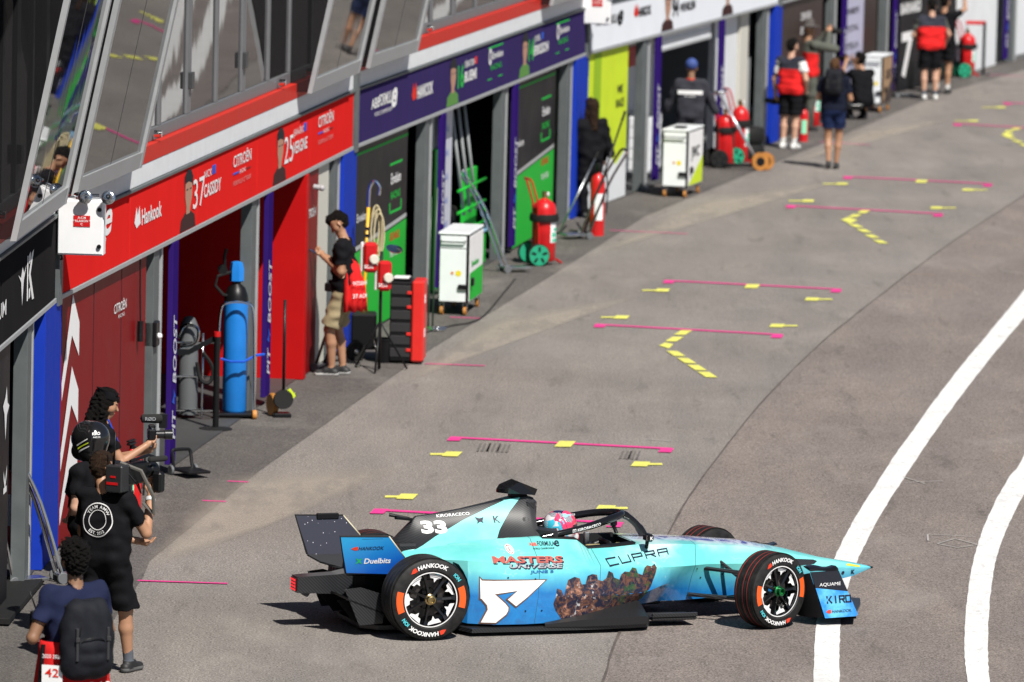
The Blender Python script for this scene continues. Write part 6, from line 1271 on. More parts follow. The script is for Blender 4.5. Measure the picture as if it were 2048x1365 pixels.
p11, H11, P11 = person(at(1716, 240), math.radians(35), 1.74, 'person crouching by the cart and aiming a camera', dict(pel=(0, -.12, .36), hipR=(.1, -.12, .36), hipL=(-.1, -.12, .36), kneeR=(.16, .22, .50), kneeL=(-.15, .24, .46), ankR=(.14, .02, .085), ankL=(-.13, .06, .085), elR=(.2, .2, .72), wrR=(.08, .26, .97), elL=(-.22, .22, .70), wrL=(-.06, .32, .95)), lean=.15, head=(0, -.1), skin=SK2, shirt=TBLK, shorts=TBLK, pants=True, hair='short', res=.012, group=VG)
still_camera(W(p11, (.0, .40, 1.02)), p11.rotation_euler[2], 'camera held to the eye of the crouching person', .2)
p12, H12, P12 = person(at(1858, 200), math.radians(8), 1.80, 'broad person in a dark and red bib and black shorts beside the large 7', dict(elR=(.32, .02, 1.14), wrR=(.30, .2, .98), elL=(-.3, .04, 1.12), wrL=(-.2, .24, 1.0)), skin=SK1, shirt=OLIVE, shorts=TBLK, shoe=SHW, sock=SOCKG, vest=REDV, vtop=VTOP, hair='short', hairm=HAIRD, res=.013, slim=1.5, leg=.9, group=VG)
p13, H13, P13 = person(at(1884, 188), math.radians(-20), 1.78, 'person in dark clothes half hidden behind the broad person, one arm raised', dict(elR=(.34, .12, 1.52), wrR=(.30, .2, 1.76)), skin=SK2, shirt=TBLK, shorts=TBLK, sock=SOCKW, hair='short', res=.013, group=VG)

# -- the driver, seated in the car
dr = thing('person', CAR_O, CAR_TH, 'race driver in a pink, white and blue patterned helmet seated in the cockpit', 'person')
q = SDF(.009); SUITD = cloth('driver_suit', (.02, .022, .04))
hd = np.array((1.40, 0, .765)); q.cap((1.30, 0, .66), (1.05 + .18, 0, .52), .05, .07, 0, .03); q.cap((1.27, -.12, .58), (1.27, .12, .58), .09, .09, 0, .05); q.cap((1.34, -.10, .45), (1.34, .10, .45), .11, .11, 0, .05); q.cap((1.45, -.08, .38), (1.45, .08, .38), .10, .10, 0, .05)
for s in (-1, 1): q.cap((1.30, s * .17, .60), (1.55, s * .20, .52), .055, .045, 0, .02); q.cap((1.55, s * .20, .52), (1.75, s * .12, .60), .042, .03, 0, .02); q.cap((1.75, s * .12, .60), (1.80, s * .12, .62), .034, .03, 1, .01); q.cap((1.48, s * .08, .38), (1.95, s * .09, .46), .08, .06, 0, .03); q.cap((1.95, s * .09, .46), (2.05, s * .09, .44), .06, .05, 0, .03)
q.obj('body', [SUITD, BLACK], dr)
q = SDF(.007); q.cap(hd + (-.02, 0, .02), hd + (.015, 0, .025), .128, .124, 0, .03); q.cap(hd + (.06, 0, -.05), hd + (.09, 0, -.075), .095, .075, 0, .04); q.cap(hd + (-.02, 0, -.06), hd + (-.02, 0, -.07), .112, .108, 0, .04)
DH = mat('patterned_helmet', (.8, .1, .2), .15, coat=.7); t = NT(DH); v, p = t.xyz(); 
vo = t.n.new('ShaderNodeTexVoronoi'); vo.distance = 'MANHATTAN'; vo.inputs['Scale'].default_value = 17; t.l.new(v, vo.inputs[0]); sp = t.n.new('ShaderNodeSeparateXYZ'); t.l.new(vo.outputs['Color'], sp.inputs[0])
wv = t.n.new('ShaderNodeTexWave'); wv.inputs['Scale'].default_value = 34; wv.bands_direction = 'DIAGONAL'; wv.inputs['Distortion'].default_value = 0; t.l.new(v, wv.inputs[0])
c = t.mix(t.math('GREATER_THAN', sp.outputs[0], .62), (.02, .02, .07), (.75, .75, .76)); c = t.mix(t.math('GREATER_THAN', sp.outputs[1], .66), c, (.78, .06, .14)); c = t.mix(t.math('GREATER_THAN', sp.outputs[2], .80), c, (.05, .5, .68)); c = t.mix(t.math('MULTIPLY', t.math('GREATER_THAN', wv.outputs['Fac'], .6), t.math('LESS_THAN', sp.outputs[1], .5)), c, (.6, .6, .62)); c = t.mix(t.ramp(p[0], 1.46, 1.52), c, t.mix(t.math('GREATER_THAN', sp.outputs[0], .7), (.75, .05, .08), (.7, .7, .7))); t.col(c)
dh = q.obj('helmet', [DH], dr); me = dh.data; dv = BVHTree.FromPolygons([v.co[:] for v in me.vertices], [tuple(p.vertices) for p in me.polygons]); fd = onhelm(dv, Vector(hd))
b = MB(); patch(b, [(-1.05, -.12), (1.05, -.12), (1.0, .28), (-1.0, .28)], fd, cuts=3); b.build('visor', mat('visor_dark', (.02, .015, .03), .06, coat=.8), dh, fixn=False)
for (pp, m) in (([(-2.2, .75), (-1.75, .5), (-1.5, -.2), (-1.6, -.2), (-1.9, .45), (-2.3, .68)], mat('helmet_pink', (.80, .05, .18), .2, coat=.6)), ([(-2.35, .2), (-1.95, .25), (-1.75, -.25), (-1.85, -.25), (-2.02, .15), (-2.35, .1)], mat('helmet_cyan', (.05, .5, .7), .2, coat=.6)), ([(-1.75, .85), (-1.45, .4), (-1.3, -.1), (-1.36, -.1), (-1.52, .35), (-1.85, .8)], mat('helmet_pink', (.80, .05, .18), .2, coat=.6))):
    b = MB(); patch(b, pp, fd, cuts=3); b.build('helmet_stripe', m, dh, fixn=False)
# ------------------------------------------------------------------ equipment along the garages
def caster(e, x, y, r=.055, m=ORANGE, part=None):
    b = MB(); b.cyl((x - .018, y, r), (x + .018, y, r), r, n=16); w = b.build('caster', m, part or e)
    b = MB(); b.box((x - .028, y - .02, r), (x - .021, y + .02, r * 2 + .03)); b.box((x + .021, y - .02, r), (x + .028, y + .02, r * 2 + .03)); b.box((x - .028, y - .02, r * 2 + .03), (x + .028, y + .02, r * 2 + .04)); b.build('fork', STEEL, w)
def cart(px, py, rz, label, field, text, w=.36, d=.95, h=1.0, sidem=WHITE, blue=False):
    e = thing('equipment_cart', at(px, py), rz, label, 'cart', 'white equipment carts'); zb = .15
    CW = mat('cart_white', (.74, .77, .78), .35, var=.03)
    b = MB(); b.box((-w / 2, 0, zb), (w / 2, d, h - .03), bev=.012); b.build('cabinet', BLACK, e)
    b = MB(); b.box((-w / 2 + .015, -.012, zb + .02), (w / 2 - .03, -.002, h - .20), bev=.004); dr_ = b.build('door', CW, e)
    b = MB(); b.box((-w / 2 + .015, -.014, h - .19), (w / 2 - .03, -.002, h - .045), bev=.004); b.build('drawer_front', CW, e)
    b = MB(); b.tube([(-w / 2 + .03, -.02, h - .10), (-w / 2 + .04, -.045, h - .115), (w / 2 - .05, -.045, h - .115), (w / 2 - .04, -.02, h - .10)], .010, 6); b.build('drawer_pull', STEEL, e)
    b = MB(); b.box((-w / 2 - .01, -.02, h - .03), (w / 2 + .01, d + .02, h), bev=.008); b.build('top', CW, e)
    b = MB(); b.box((w / 2 + .001, .03, zb + .02), (w / 2 + .010, d - .02, h - .05), bev=.003); sp_ = b.build('side_panel', sidem, e)
    xs_ = w / 2 + .0125
    b = MB(); b.add([(xs_, .035, zb + .03), (xs_, d - .03, zb + .03), (xs_, d - .03, zb + (.38 if field is GREEN else .42)), (xs_, .035, zb + (.36 if field is GREEN else .04))], [(0, 1, 2, 3)]); b.build('colour_field', field, sp_, fixn=False)
    b = MB(); lettering(b, text, lambda u, v: (xs_ + .002, .18 + u, h - .42 + v), .16 if len(text) < 5 else .07, .55, .03); b.build('lettering', DTXT if field is not GREEN else GTXT, sp_, fixn=False)
    b = MB(); b.lathe([(0, 0), (.036, 0)], (.06, -.0145, zb + .36), (0, -1, 0), 16); b.build('round_sticker', YELLOW, dr_, fixn=False); b = MB(); b.box((-.03, -.0155, zb + .345), (.0, -.0125, zb + .378)); b.build('square_sticker', mat('sticker_orange', (.6, .2, .02), .5), dr_)
    b = MB(); b.box((.06, -.05, zb + .17), (w / 2, -.012, zb + .23), bev=.012); b.build('latch', BLACK, e)
    b = MB(); b.box((w / 2 + .012, .1, zb + .2), (w / 2 + .05, .2, zb + .3), bev=.012); b.build('side_latch', BLACK, e)
    for x in (-w / 2 + .04, w / 2 - .04):
        for y in (.06, d - .06): caster(e, x, y)
    return e
def wheel_disc(b, c, ax, r, w, n=20): b.lathe([(0, -w), (r * .9, -w), (r, -w * .6), (r, w * .6), (r * .9, w), (0, w)], c, ax, n)
def extinguisher_trolley(loc, rz, label, h=.92, r=.14, wheelm=None, lab=True):
    e = thing('fire_extinguisher', loc, rz, label, 'extinguisher', 'wheeled fire extinguishers'); wheelm = wheelm or mat('green_wheel', (.01, .30, .16), .5)
    b = MB(); b.lathe([(0, .05), (r * .85, .05), (r, .08), (r, h * .70), (r * .85, h * .78), (r * .4, h * .83), (.03, h * .85), (0, h * .85)], (0, 0, 0), (0, 0, 1), 24); tank = b.build('tank', RED, e)
    b = MB(); b.lathe([(r + .002, h * .55), (r + .035, h * .56), (r + .04, h * .60), (r + .03, h * .65), (r + .002, h * .65)], (0, 0, 0), (0, 0, 1), 20); b.build('coiled_hose', RUBBER, e)
    b = MB(); b.cyl((0, 0, h * .84), (0, 0, h * .93), .03); b.cyl((-.05, 0, h * .9), (.06, 0, h * .92), .014); b.build('valve', BRASS, e); b = MB(); b.lathe([(0, 0), (.028, 0), (.028, .015), (0, .018)], (-.03, -.03, h * .9), (-.6, -.8, 0), 12); b.build('pressure_gauge', WHITE, e); b = MB(); b.tube(smooth([(.05, 0, h * .92), (.16, -.03, h * .9), (r + .05, -.05, h * .72), (r + .02, -.04, h * .60)], 4), .012, 6); b.build('discharge_hose', RUBBER, e)
    b = MB(); b.tube([(-r * .8, .10, .12), (-r * .8, .13, h * .8), (-r * .9, .22, h * 1.06), (-r * .9, .25, h * 1.10), (r * .5, .25, h * 1.10), (r * .5, .22, h * 1.06), (r * .6, .13, h * .8), (r * .6, .10, .12)], .014, 6); b.build('handle_frame', RED, e)
    for s in (-1, 1):
        b = MB(); wheel_disc(b, (s * (r + .05), .13, .145), (1, 0, 0), .145, .028); w = b.build('wheel', wheelm, e); b = MB(); b.lathe([(.135, -.03), (.147, -.02), (.147, .02), (.135, .03)], (s * (r + .05), .13, .145), (1, 0, 0), 24); b.build('tyre', RUBBER, w)
        for k in range(5):
            a = 2 * PI * k / 5; b = MB(); b.box((-.0015 + s * (r + .081), -.015, .045), (.0015 + s * (r + .081), .015, .11)); M2 = Matrix.Translation((0, .13, .145)) @ Matrix.Rotation(a, 4, 'X'); b.v = [tuple(M2 @ Vector(v)) for v in b.v]; b.build('wheel_slot', BLACK, w)
    if lab:
        b = MB(); q = []
        for i in range(9): a = -PI / 2 - 1.3 + i * .15; q.append([((r + .003) * math.cos(a), (r + .003) * math.sin(a), .30), ((r + .003) * math.cos(a), (r + .003) * math.sin(a), h * .55)])
        b.loft(q); lb = b.build('instruction_label', LTXT, tank, fixn=False)
        for z0, z1, i0, i1 in ((.31, .35, 1, 7), (.37, .43, 1, 4), (.38, .42, 5, 7), (.45, .49, 2, 6)):
            b = MB(); q = []
            for i in range(i0, i1 + 1): a = -PI / 2 - 1.3 + i * .15; q.append([((r + .005) * math.cos(a), (r + .005) * math.sin(a), z0), ((r + .005) * math.cos(a), (r + .005) * math.sin(a), z1)])
            b.loft(q); b.build('label_print', mat('label_green', (.05, .5, .3), .5), lb, fixn=False)
    b = MB(); b.tube([(-.06, -r, .08), (-.05, -r - .08, .03), (.05, -r - .08, .03), (.06, -r, .08)], .012, 6); b.build('foot', RED, e)
    return e
def extinguisher(loc, rz, label, h=.68, r=.085, green=True):
    e = thing('fire_extinguisher', loc, rz, label, 'extinguisher', 'standing fire extinguishers')
    b = MB(); b.lathe([(0, 0), (r, 0), (r, .02), (r, h * .72), (r * .8, h * .80), (r * .35, h * .85), (.022, h * .87), (0, h * .87)], (0, 0, 0), (0, 0, 1), 20); tk = b.build('tank', RED, e)
    b = MB(); b.cyl((0, 0, h * .86), (0, 0, h * .92), .024); b.box((-.02, -.10, h * .92), (.02, .06, h * .95), bev=.006); b.box((-.018, -.11, h * .96), (.018, .05, h * .985), bev=.006); b.build('valve_handle', BLACK, e)
    b = MB(); b.tube([(.02, 0, h * .9), (.12, 0, h * .85), (r + .04, 0, h * .6), (r + .025, 0, h * .3)], .011, 6); b.build('hose', RUBBER, e)
    b = MB(); q = []
    for i in range(9): a = -PI / 2 - .6 + i * .15; q.append([((r + .003) * math.cos(a), (r + .003) * math.sin(a), h * .22), ((r + .003) * math.cos(a), (r + .003) * math.sin(a), h * .58)])
    b.loft(q); b.build('instruction_label', mat('label_mint', (.25, .68, .42), .5) if green else LTXT, tk, fixn=False); return e
def hoop_trolley(loc, rz, label, h=1.15, lean=.45, gap=.10, m=CHROME, base=True):
    """long U-shaped handle on two small wheels"""
    e = thing('hand_trolley', loc, rz, label, 'trolley', 'chrome hoop-handled trolleys')
    P = []
    for s in (-1, 1):
        q = [(s * gap, 0, .07), (s * gap, -lean * .5, h * .62), (s * gap * .95, -lean * .95, h * .95)]; P += q if s < 0 else [(s * gap * .4, -lean, h)] + q[::-1]
        if s < 0: P += [(-gap * .4, -lean, h)]
    b = MB(); b.tube(smooth(P, 4), .017, 8); b.build('hoop_handle', m, e)
    b = MB(); b.box((-gap - .02, -.02, .05), (gap + .02, .34, .075), bev=.006); b.build('toe_plate', STEEL if base else BLACK, e)
    for s in (-1, 1): b = MB(); wheel_disc(b, (s * (gap + .03), 0, .05), (1, 0, 0), .05, .014); b.build('wheel', mat('grey_wheel', (.12, .125, .135), .5), e)
    return e
# carts
cart(905, 632, -.14, 'white cart with a green side panel beside the green garage panels', GREEN, 'Envision', .36, 1.1)
c2 = cart(1348, 396, -.24, 'white cart with a lime corner and black lettering below the roller shutter', LIME, 'JWC', .38, 1.0)
cart(1744, 226, -.25, 'cart with a brown cardboard-coloured side next to the crouching person', BRNP, 'CART', .34, .8, 1.0, mat('cardboard', (.32, .20, .11), .7, var=.1))
cart(2034, 106, -.28, 'white cart at the right edge near the far garage', GWALL, 'UNIT', .42, .9, .95)
b = MB(); b.box((-.06, .15, 1.0), (.10, .35, 1.03), bev=.01); b.build('tablet', BLACK, c2); 
# extinguishers
extinguisher_trolley(at(1086, 530), 1.89, 'red wheeled fire extinguisher with a green wheel beside the purple banner', 1.02, .155)
extinguisher_trolley(at(1448, 336), 1.8, 'red wheeled extinguisher with a black front wheel in front of the white garage', .98, .14, RUBBER, False)
extinguisher_trolley(at(1478, 330), 1.9, 'red wheeled extinguisher with white label leaning behind another', 1.08, .135)
extinguisher_trolley(at(1933, 155), 1.9, 'red wheeled extinguisher with green wheel near the far end', .98, .15)
extinguisher_trolley(at(1622, 258), 1.7, 'red wheeled extinguisher behind the photographers', .95, .14, RUBBER)
extinguisher(at(1193, 472), .2, 'tall red fire extinguisher standing at the blue post', 1.0, .10, False)
extinguisher(at(1606, 284), .1, 'small red extinguisher with a mint label by the blue post', .62, .075)
extinguisher(at(262, 1038), -.3, 'red fire extinguisher against the dark red panel behind the camera crew', .74, .09)
extinguisher(at(8, 1088), .2, 'red fire extinguisher at the left edge of the black garage', .78, .09, False)
# hoop trolleys
hoop_trolley(at(118, 1165), -1.2, 'chrome trolley handle leaning by the blue panel at the left', 1.12, .40, .09)
hoop_trolley(at(18, 1175), -1.0, 'chrome trolley at the left edge in front of the black garage', .98, .25, .07)
hoop_trolley(at(1008, 545), -1.2, 'tall chrome trolley between the white cart and the purple banner', 1.32, .62, .10)
hoop_trolley(at(640, 742), 1.2, 'dark steel trolley leaning behind the person with a phone', 1.05, .40, .13, mat('dark_steel', (.12, .08, .08), .25, metal=.8))
hoop_trolley(at(1790, 196), -1.2, 'dark trolley leaning by the far purple banner', 1.1, .5, .08, mat('dark_steel', (.12, .08, .08), .25, metal=.8))
hoop_trolley(at(1170, 478), 2.0, 'steel trolley leaning between the green garage and the blue post', 1.2, .55, .12, mat('dark_steel', (.12, .08, .08), .25, metal=.8))
hoop_trolley(at(366, 950), -2.6, 'low trolley with a brown wheel at the first purple banner', .24, .05, .10, BLACK, False)
# blue gas cylinder on its trolley
gc = thing('gas_cylinder', at(468, 834), .12, 'tall blue gas cylinder with black shoulder, strapped to a trolley', 'gas cylinder'); CB = mat('cylinder_blue', (.012, .19, .60), .4, var=.08)
b = MB(); b.lathe([(0, .06), (.115, .06), (.125, .08), (.125, 1.20)], (0, 0, 0), (0, 0, 1), 28); b.build('shell', CB, gc); b = MB(); b.lathe([(.125, 1.202), (.12, 1.26), (.09, 1.34), (.045, 1.38), (.04, 1.39), (0, 1.39)], (0, 0, 0), (0, 0, 1), 28); b.build('shoulder', BLACK, gc)
b = MB(); b.lathe([(.06, 1.40), (.075, 1.41), (.075, 1.53), (.06, 1.60), (.03, 1.61), (0, 1.61)], (0, 0, 0), (0, 0, 1), 6); b.build('valve_guard', CB, gc); b = MB(); b.tube([(-.04, 0, 1.47), (-.12, -.02, 1.51), (-.13, -.02, 1.66), (-.11, -.02, 1.74)], .018, 6); b.lathe([(0, -.02), (.05, -.02), (.05, .02), (0, .02)], (-.15, -.03, 1.53), (0, 1, 0), 14); b.build('regulator', BLACK, gc)
b = MB(); b.tube([(-.06, -.02, 1.5), (-.2, -.05, 1.46), (-.22, -.05, 1.36), (-.14, -.05, 1.27), (-.05, -.06, 1.25)], .016, 6); b.build('hose', RUBBER, gc)
ct = thing('cylinder_trolley', at(468, 836), .12, 'chrome trolley frame around the blue gas cylinder', 'trolley')
b = MB(); b.tube(smooth([(-.2, -.13, .06), (-.19, -.13, .6), (-.17, -.13, 1.10), (-.10, -.13, 1.20), (.10, -.13, 1.20), (.17, -.13, 1.10), (.19, -.13, .6), (.2, -.13, .06)], 4), .014, 8); b.build('hoop_frame', CHROME, ct); b = MB(); b.box((-.2, -.14, .03), (.22, .16, .058), bev=.006); b.build('base_plate', BLACK, ct)
b = MB(); b.tube([(-.15, -.1, .62), (-.06, -.165, .60), (.08, -.16, .60), (.2, -.1, .66), (.3, .0, .66)], .014, 6); b.build('strap', BTXT, ct)
for x in (-.2, .2): b = MB(); wheel_disc(b, (x, -.14, .05), (1, 0, 0), .05, .022); b.build('wheel', ORANGE, ct)
# silver cylinders on a frame behind
sc_ = thing('cylinder_rack', at(375, 838), .1, 'grey gas cylinder on a frame inside the red garage door', 'cylinder rack')
b = MB(); b.lathe([(0, .05), (.10, .05), (.10, .95), (.06, 1.04), (.03, 1.06), (0, 1.06)], (0, 0, 0), (0, 0, 1), 20); b.build('cylinder', mat('dark_grey_cylinder', (.10, .105, .11), .35, spec=.4), sc_); 
for x in (-.14, .14): b = MB(); b.tube([(x, -.1, .03), (x, -.1, .9)], .012, 6); b.build('upright', CHROME, sc_)
for z in (.1, .45, .8): b = MB(); b.tube([(-.14, -.1, z), (.14, -.1, z), (.32, -.1, z)], .010, 6); b.build('cross_bar', CHROME, sc_)
b = MB(); b.tube(smooth([(-.12, -.12, .85), (-.05, -.14, .98), (.08, -.16, .95), (.06, -.16, .80), (-.1, -.14, .75)], 4), .016, 6); b.build('handle', CHROME, sc_); b = MB(); b.tube(smooth([(.14, -.12, .7), (.24, -.12, .55), (.22, -.12, .40), (.12, -.13, .42), (.08, -.13, .6)], 4), .02, 6); b.build('hose', RUBBER, sc_)
# belt stanchion
bs = thing('barrier_post', at(431, 860), 0, 'black belt barrier post on a round base in front of the blue cylinder', 'barrier post')
b = MB(); b.lathe([(0, 0), (.17, 0), (.17, .015), (.06, .03), (0, .03)], (0, 0, 0), (0, 0, 1), 28); b.build('base', RUBBER, bs); b = MB(); b.cyl((0, 0, .03), (0, 0, .95), .032, n=14); b.build('post', BLACK, bs); b = MB(); b.cyl((0, 0, .95), (0, 0, 1.0), .036, n=14); b.build('cap', RED, bs)
b = MB(); b.loft([[(-.03, 0, .96), (-.03, 0, .90)], [(-.3, .3, .78), (-.3, .3, .72)], [(-.55, .6, .74), (-.55, .6, .68)]]); b.build('belt', mat('belt_grey', (.03, .035, .04), .7), bs, fixn=False)
# lollipop pole
lp = thing('stop_paddle', at(566, 836), .2, 'long black pole with a round black disc near the ground and a lime tag', 'pole')
b = MB(); b.tube([(0, 0, .25), (0, .02, 1.22)], .016, 8); b.build('pole', BLACK, lp); b = MB(); b.lathe([(0, -.03), (.10, -.03), (.10, .03), (0, .03)], (0, 0, .19), (0, -1, .15), 22); b.build('disc', RUBBER, lp); b = MB(); b.box((-.10, -.05, 0), (.08, .12, .05), bev=.01); b.build('foot', BLACK, lp); b = MB(); b.add([(.06, .05, .20), (.13, .05, .26), (.10, .05, .14)], [(0, 1, 2)]); b.prism([(.05, .12), (.14, .22), (.08, .30), (.05, .28)], .006, 0, Matrix(((1, 0, 0, 0), (0, 0, 1, .06), (0, 1, 0, 0), (0, 0, 0, 1)))); b.build('lime_tag', LIME, lp, fixn=False)
b = MB(); wheel_disc(b, (-.09, .14, .12), (1, .2, 0), .12, .03); b.build('wheel', ORANGE, lp)
# siren stand
ss = thing('siren_stand', at(758, 742), 0, 'black tripod stand carrying red and white siren units', 'stand')
b = MB(); b.tube([(0, 0, .02), (0, 0, 1.32)], .018, 8); b.build('pole', BLACK, ss)
for a in (.4, 2.5, 4.6): b = MB(); b.tube([(0, 0, .55), (.33 * math.cos(a), .33 * math.sin(a), .015)], .012, 6); b.build('leg', BLACK, ss)
for x, z in ((-.13, 1.12), (.03, .92)):
    b = MB(); b.box((x - .066, -.11, z - .03), (x + .085, .04, z + .30), bev=.03); u_ = b.build('siren_unit', RED, ss); b = MB(); b.box((x - .10, -.06, z - .03), (x - .07, .03, z + .30), bev=.012); b.build('white_rim', WHITE, u_); b = MB(); b.lathe([(0, .03), (.045, .03), (.055, .02), (.055, .0)], (x + .05, -.11, z + .12), (.3, -.9, 0), 16); b.build('horn_mouth', mat('ivory', (.6, .57, .48), .5), u_); b = MB(); lettering(b, 'SOS', lambda u, v: (x - .055 + u, -.1125, z + .02 + v), .04, .1, .02); b.build('lettering', LTXT, u_, fixn=False)
b = MB(); b.lathe([(0, 0), (.09, .05), (.095, .06), (.0, .02)], (.13, 0, 1.3), (.2, -.4, 1), 16); b.build('lamp_dish', CHROME, ss)
# yellow hook pole with rope
hp = thing('rescue_hook', at(722, 700), 0, 'yellow rescue pole with chrome hook and coiled cream rope', 'rescue pole')
b = MB(); b.tube([(0, 0, .0), (.05, .0, 1.62)], .020, 8); b.build('pole', mat('pole_yellow', (.75, .42, .01), .4), hp)
for z in (1.28, 1.36): b = MB(); b.cyl((.0395 + (z - 1.28) * .03, 0, z), (.0405 + (z - 1.28) * .03, 0, z + .035), .0215); b.build('black_band', BLACK, hp)
b = MB(); b.tube(smooth([(.05, 0, 1.60), (.052, 0, 1.72), (.06, 0, 1.84), (.11, 0, 1.92), (.17, 0, 1.86), (.165, 0, 1.76)], 4), .018, 8); b.build('hook', CHROME, hp)
ROPE = mat('cream_rope', (.55, .48, .28), .9, bump=.6, bscale=90)
for k in range(5):
    b = MB(); b.tube([(.13 + .012 * k + (.045 + .012 * (k % 3)) * math.sin(t_), -.04 - .012 * k, 1.40 - .02 * k + (.24 + .03 * (k % 2)) * math.cos(t_)) for t_ in [2 * PI * i_ / 20 for i_ in range(20)]], .010, 6, closed=True); b.build('rope_loop', ROPE, hp)
# hard case with red front
hc_ = thing('hard_case', at(806, 729), -.06, 'upright black hard case with a red front strip beside the stand', 'case')
b = MB(); b.box((-.16, 0, .03), (.08, .42, .92), bev=.015); b.build('shell', BLACK, hc_)
for k in range(6): b = MB(); b.box((-.15, -.008, .08 + k * .14), (.07, -.001, .18 + k * .14), bev=.004); b.build('ribbed_panel', mat('case_black', (.02, .02, .021), .55), hc_)
b = MB(); b.box((.083, -.015, .03), (.22, .44, .93), bev=.018); rf = b.build('red_front', mat('case_red', (.62, .02, .015), .4, var=.04), hc_)
for z in (.16, .34, .64, .80): b = MB(); b.box((.03, -.022, z - .018), (.082, -.009, z + .018), bev=.004); b.build('clasp', MATS['case_red'], hc_)
for z in (.30, .68): b = MB(); b.box((.2205, .08, z), (.224, .2, z + .09)); b.build('white_label', LTXT, rf)
b = MB(); b.box((-.15, .02, .93), (.06, .36, .95), bev=.005); b.build('clipboard', BLACK, hc_); b = MB(); b.box((-.13, .05, .952), (.04, .32, .958)); b.build('paper', WHITE, hc_)
# bucket, tyre dolly
bk = thing('bucket', at(768, 726), 0, 'black plastic bucket between the stand and the hard case', 'bucket'); b = MB(); b.lathe([(0, .01), (.09, .01), (.115, .26), (.122, .26), (.122, .275), (.108, .275), (.085, .03), (0, .03)], (0, 0, 0), (0, 0, 1), 20); b.build('pail', BLACK, bk); b = MB(); b.tube(smooth([(-.12, 0, .26), (-.08, -.06, .17), (.08, -.06, .17), (.12, 0, .26)], 4), .005, 5); b.build('bail', STEEL, bk)
dl = thing('generator', at(722, 722), 0, 'black wheeled generator box behind the stand', 'generator'); b = MB(); b.box((-.12, .02, .12), (.16, .4, .52), bev=.02); b.build('housing', BLACK, dl); b = MB(); wheel_disc(b, (-.06, -.04, .11), (.3, -1, 0), .11, .035); w = b.build('wheel', RUBBER, dl); b = MB(); b.ball((-.05, -.08, .11), .03); b.build('hub', STEEL, w)
# poles leaning by the blue post
for i, (a, c2_, lb) in enumerate((((1168, 470), (1250, 224), 'thin black pole leaning across the lime panel'), ((1118, 470), (1196, 305), 'thin steel pole leaning over the blue post'))):
    A = at(*a); Bp = at_y(*c2_, A.y + .5); o = thing('pole', A, 0, lb, 'pole', 'leaning poles'); b = MB(); b.tube([(0, 0, 0.02), tuple(Bp - A)], .014, 8); b.build('shaft', BLACK if i == 0 else STEEL, o); b = MB(); b.box((-.06, -.02, 0), (.06, .02, .04), bev=.008); b.build('foot', BLACK, o); b = MB(); t_ = Bp - A; b.cyl(tuple(t_ * .93), tuple(t_ * 1.004), .018); b.build('grip', RUBBER, o)
# trolley jack with orange wheels
tj = thing('quick_jack', at(1522, 342), 0, 'trolley jack with two orange wheels and a long silver handle', 'jack'); A = tj.location; Bp = at_y(1428, 168, A.y + .35) - A
b = MB(); b.tube([(-.06, .05, .14), tuple(Bp * .9)], .022, 8); b.build('handle_tube', mat('silver_tube', (.55, .56, .6), .3, metal=.7), tj); b = MB(); b.tube([tuple(Bp * .9 + Vector((-.1, 0, -.02))), tuple(Bp * .9 + Vector((.12, 0, .03)))], .03, 8); b.build('cross_grip', CHROME, tj)
for x in (-.02, .07): b = MB(); b.lathe([(.07, -.03), (.135, -.03), (.14, 0), (.135, .03), (.07, .03)], (x, .1 * (x > 0), .14), (.3, -1, 0), 22); w = b.build('wheel', mat('jack_orange', (.42, .17, .03), .55, var=.2), tj); b = MB(); b.lathe([(0, -.032), (.07, -.032), (.07, .032), (0, .032)], (x, .1 * (x > 0), .14), (.3, -1, 0), 16); b.build('hub', BLACK, w)
b = MB(); b.box((-.55, .02, .05), (-.05, .12, .10), bev=.02); b.build('lifting_arm', BLACK, tj)
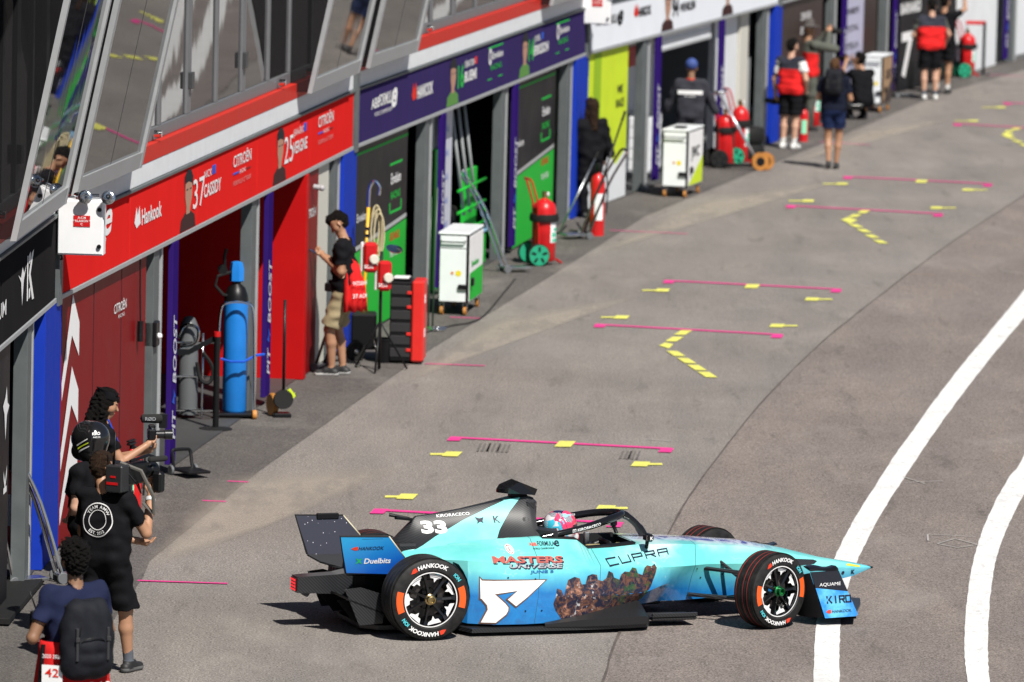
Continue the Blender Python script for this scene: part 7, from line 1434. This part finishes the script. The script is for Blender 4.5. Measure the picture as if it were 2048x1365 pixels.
# red barrier post and clear crate in the distance
rb_ = thing('barrier_post', at(1966, 150), 0, 'post with a red arm near the far wheeled extinguisher', 'barrier post'); b = MB(); b.cyl((0, 0, .02), (0, 0, 1.0), .03); b.build('post', BLACK, rb_); b = MB(); b.lathe([(0, 0), (.14, 0), (.14, .02), (0, .03)], (0, 0, 0), (0, 0, 1), 18); b.build('base', BLACK, rb_); b = MB(); b.box((-.35, -.02, .95), (.03, .02, 1.02), bev=.008); b.build('red_arm', RED, rb_)
cr_ = thing('crate', at(1508, 282), -.24, 'pale green storage crate on legs by the cream panel', 'crate'); b = MB(); b.box((-.18, 0, .1), (.2, .6, .5), bev=.015); b.build('tub', mat('pale_green_plastic', (.22, .28, .22), .4, var=.1), cr_); b = MB(); b.box((-.2, -.02, .5), (.22, .62, .54), bev=.01); b.build('lid', mat('crate_lid', (.45, .55, .56), .4), cr_)
for x in (-.15, .17): caster(cr_, x, .05, .04)
# broom by the white garage
br = thing('chrome_stand', at(1985, 128), .3, 'low chrome stand beside the far white wall', 'stand'); 
for x in (-.12, .12): b = MB(); b.tube([(x, 0, .02), (x * .3, .1, 1.2)], .012, 6); b.build('leg', CHROME, br)
b = MB(); b.box((-.2, -.06, .01), (.2, .06, .04), bev=.008); b.build('foot', CHROME, br)

# squeegee poles on a chrome foot beside the white and green cart
sq = thing('squeegee_stand', at(856, 660), 0, 'thin poles on a chrome foot between the red case and the white cart', 'stand')
for k, (x, y) in enumerate(((0, 0), (.05, .06))): b = MB(); b.tube([(x, y, .03), (x + .02 * k, y + .1, 1.55 + .1 * k)], .011, 6); b.build('pole', mat('pole_green', (.05, .09, .06), .4), sq)
b = MB(); b.tube([(-.02, -.05, .03), (.22, -.02, .03)], .014, 6); b.build('foot_bar', CHROME, sq); b = MB(); b.tube([(.02, -.25, .03), (.2, -.22, .03)], .014, 6); b.build('foot_bar', CHROME, sq); b = MB(); b.tube([(.1, -.24, .03), (.1, -.03, .03)], .012, 6); b.build('foot_link', CHROME, sq)
# cable run lying on the apron
for P_, lb in (([(850, 668), (900, 655), (960, 640), (1010, 585), (1030, 560)], 'black cable on the ground around the white cart with the green side'),):
    pts = [at(*q) for q in P_]; o = thing('cable', pts[0], 0, lb, 'cable'); b = MB(); b.tube(smooth([tuple(q - pts[0] + Vector((0, 0, .014))) for q in pts], 6), .009, 6); b.build('sheath', RUBBER, o)
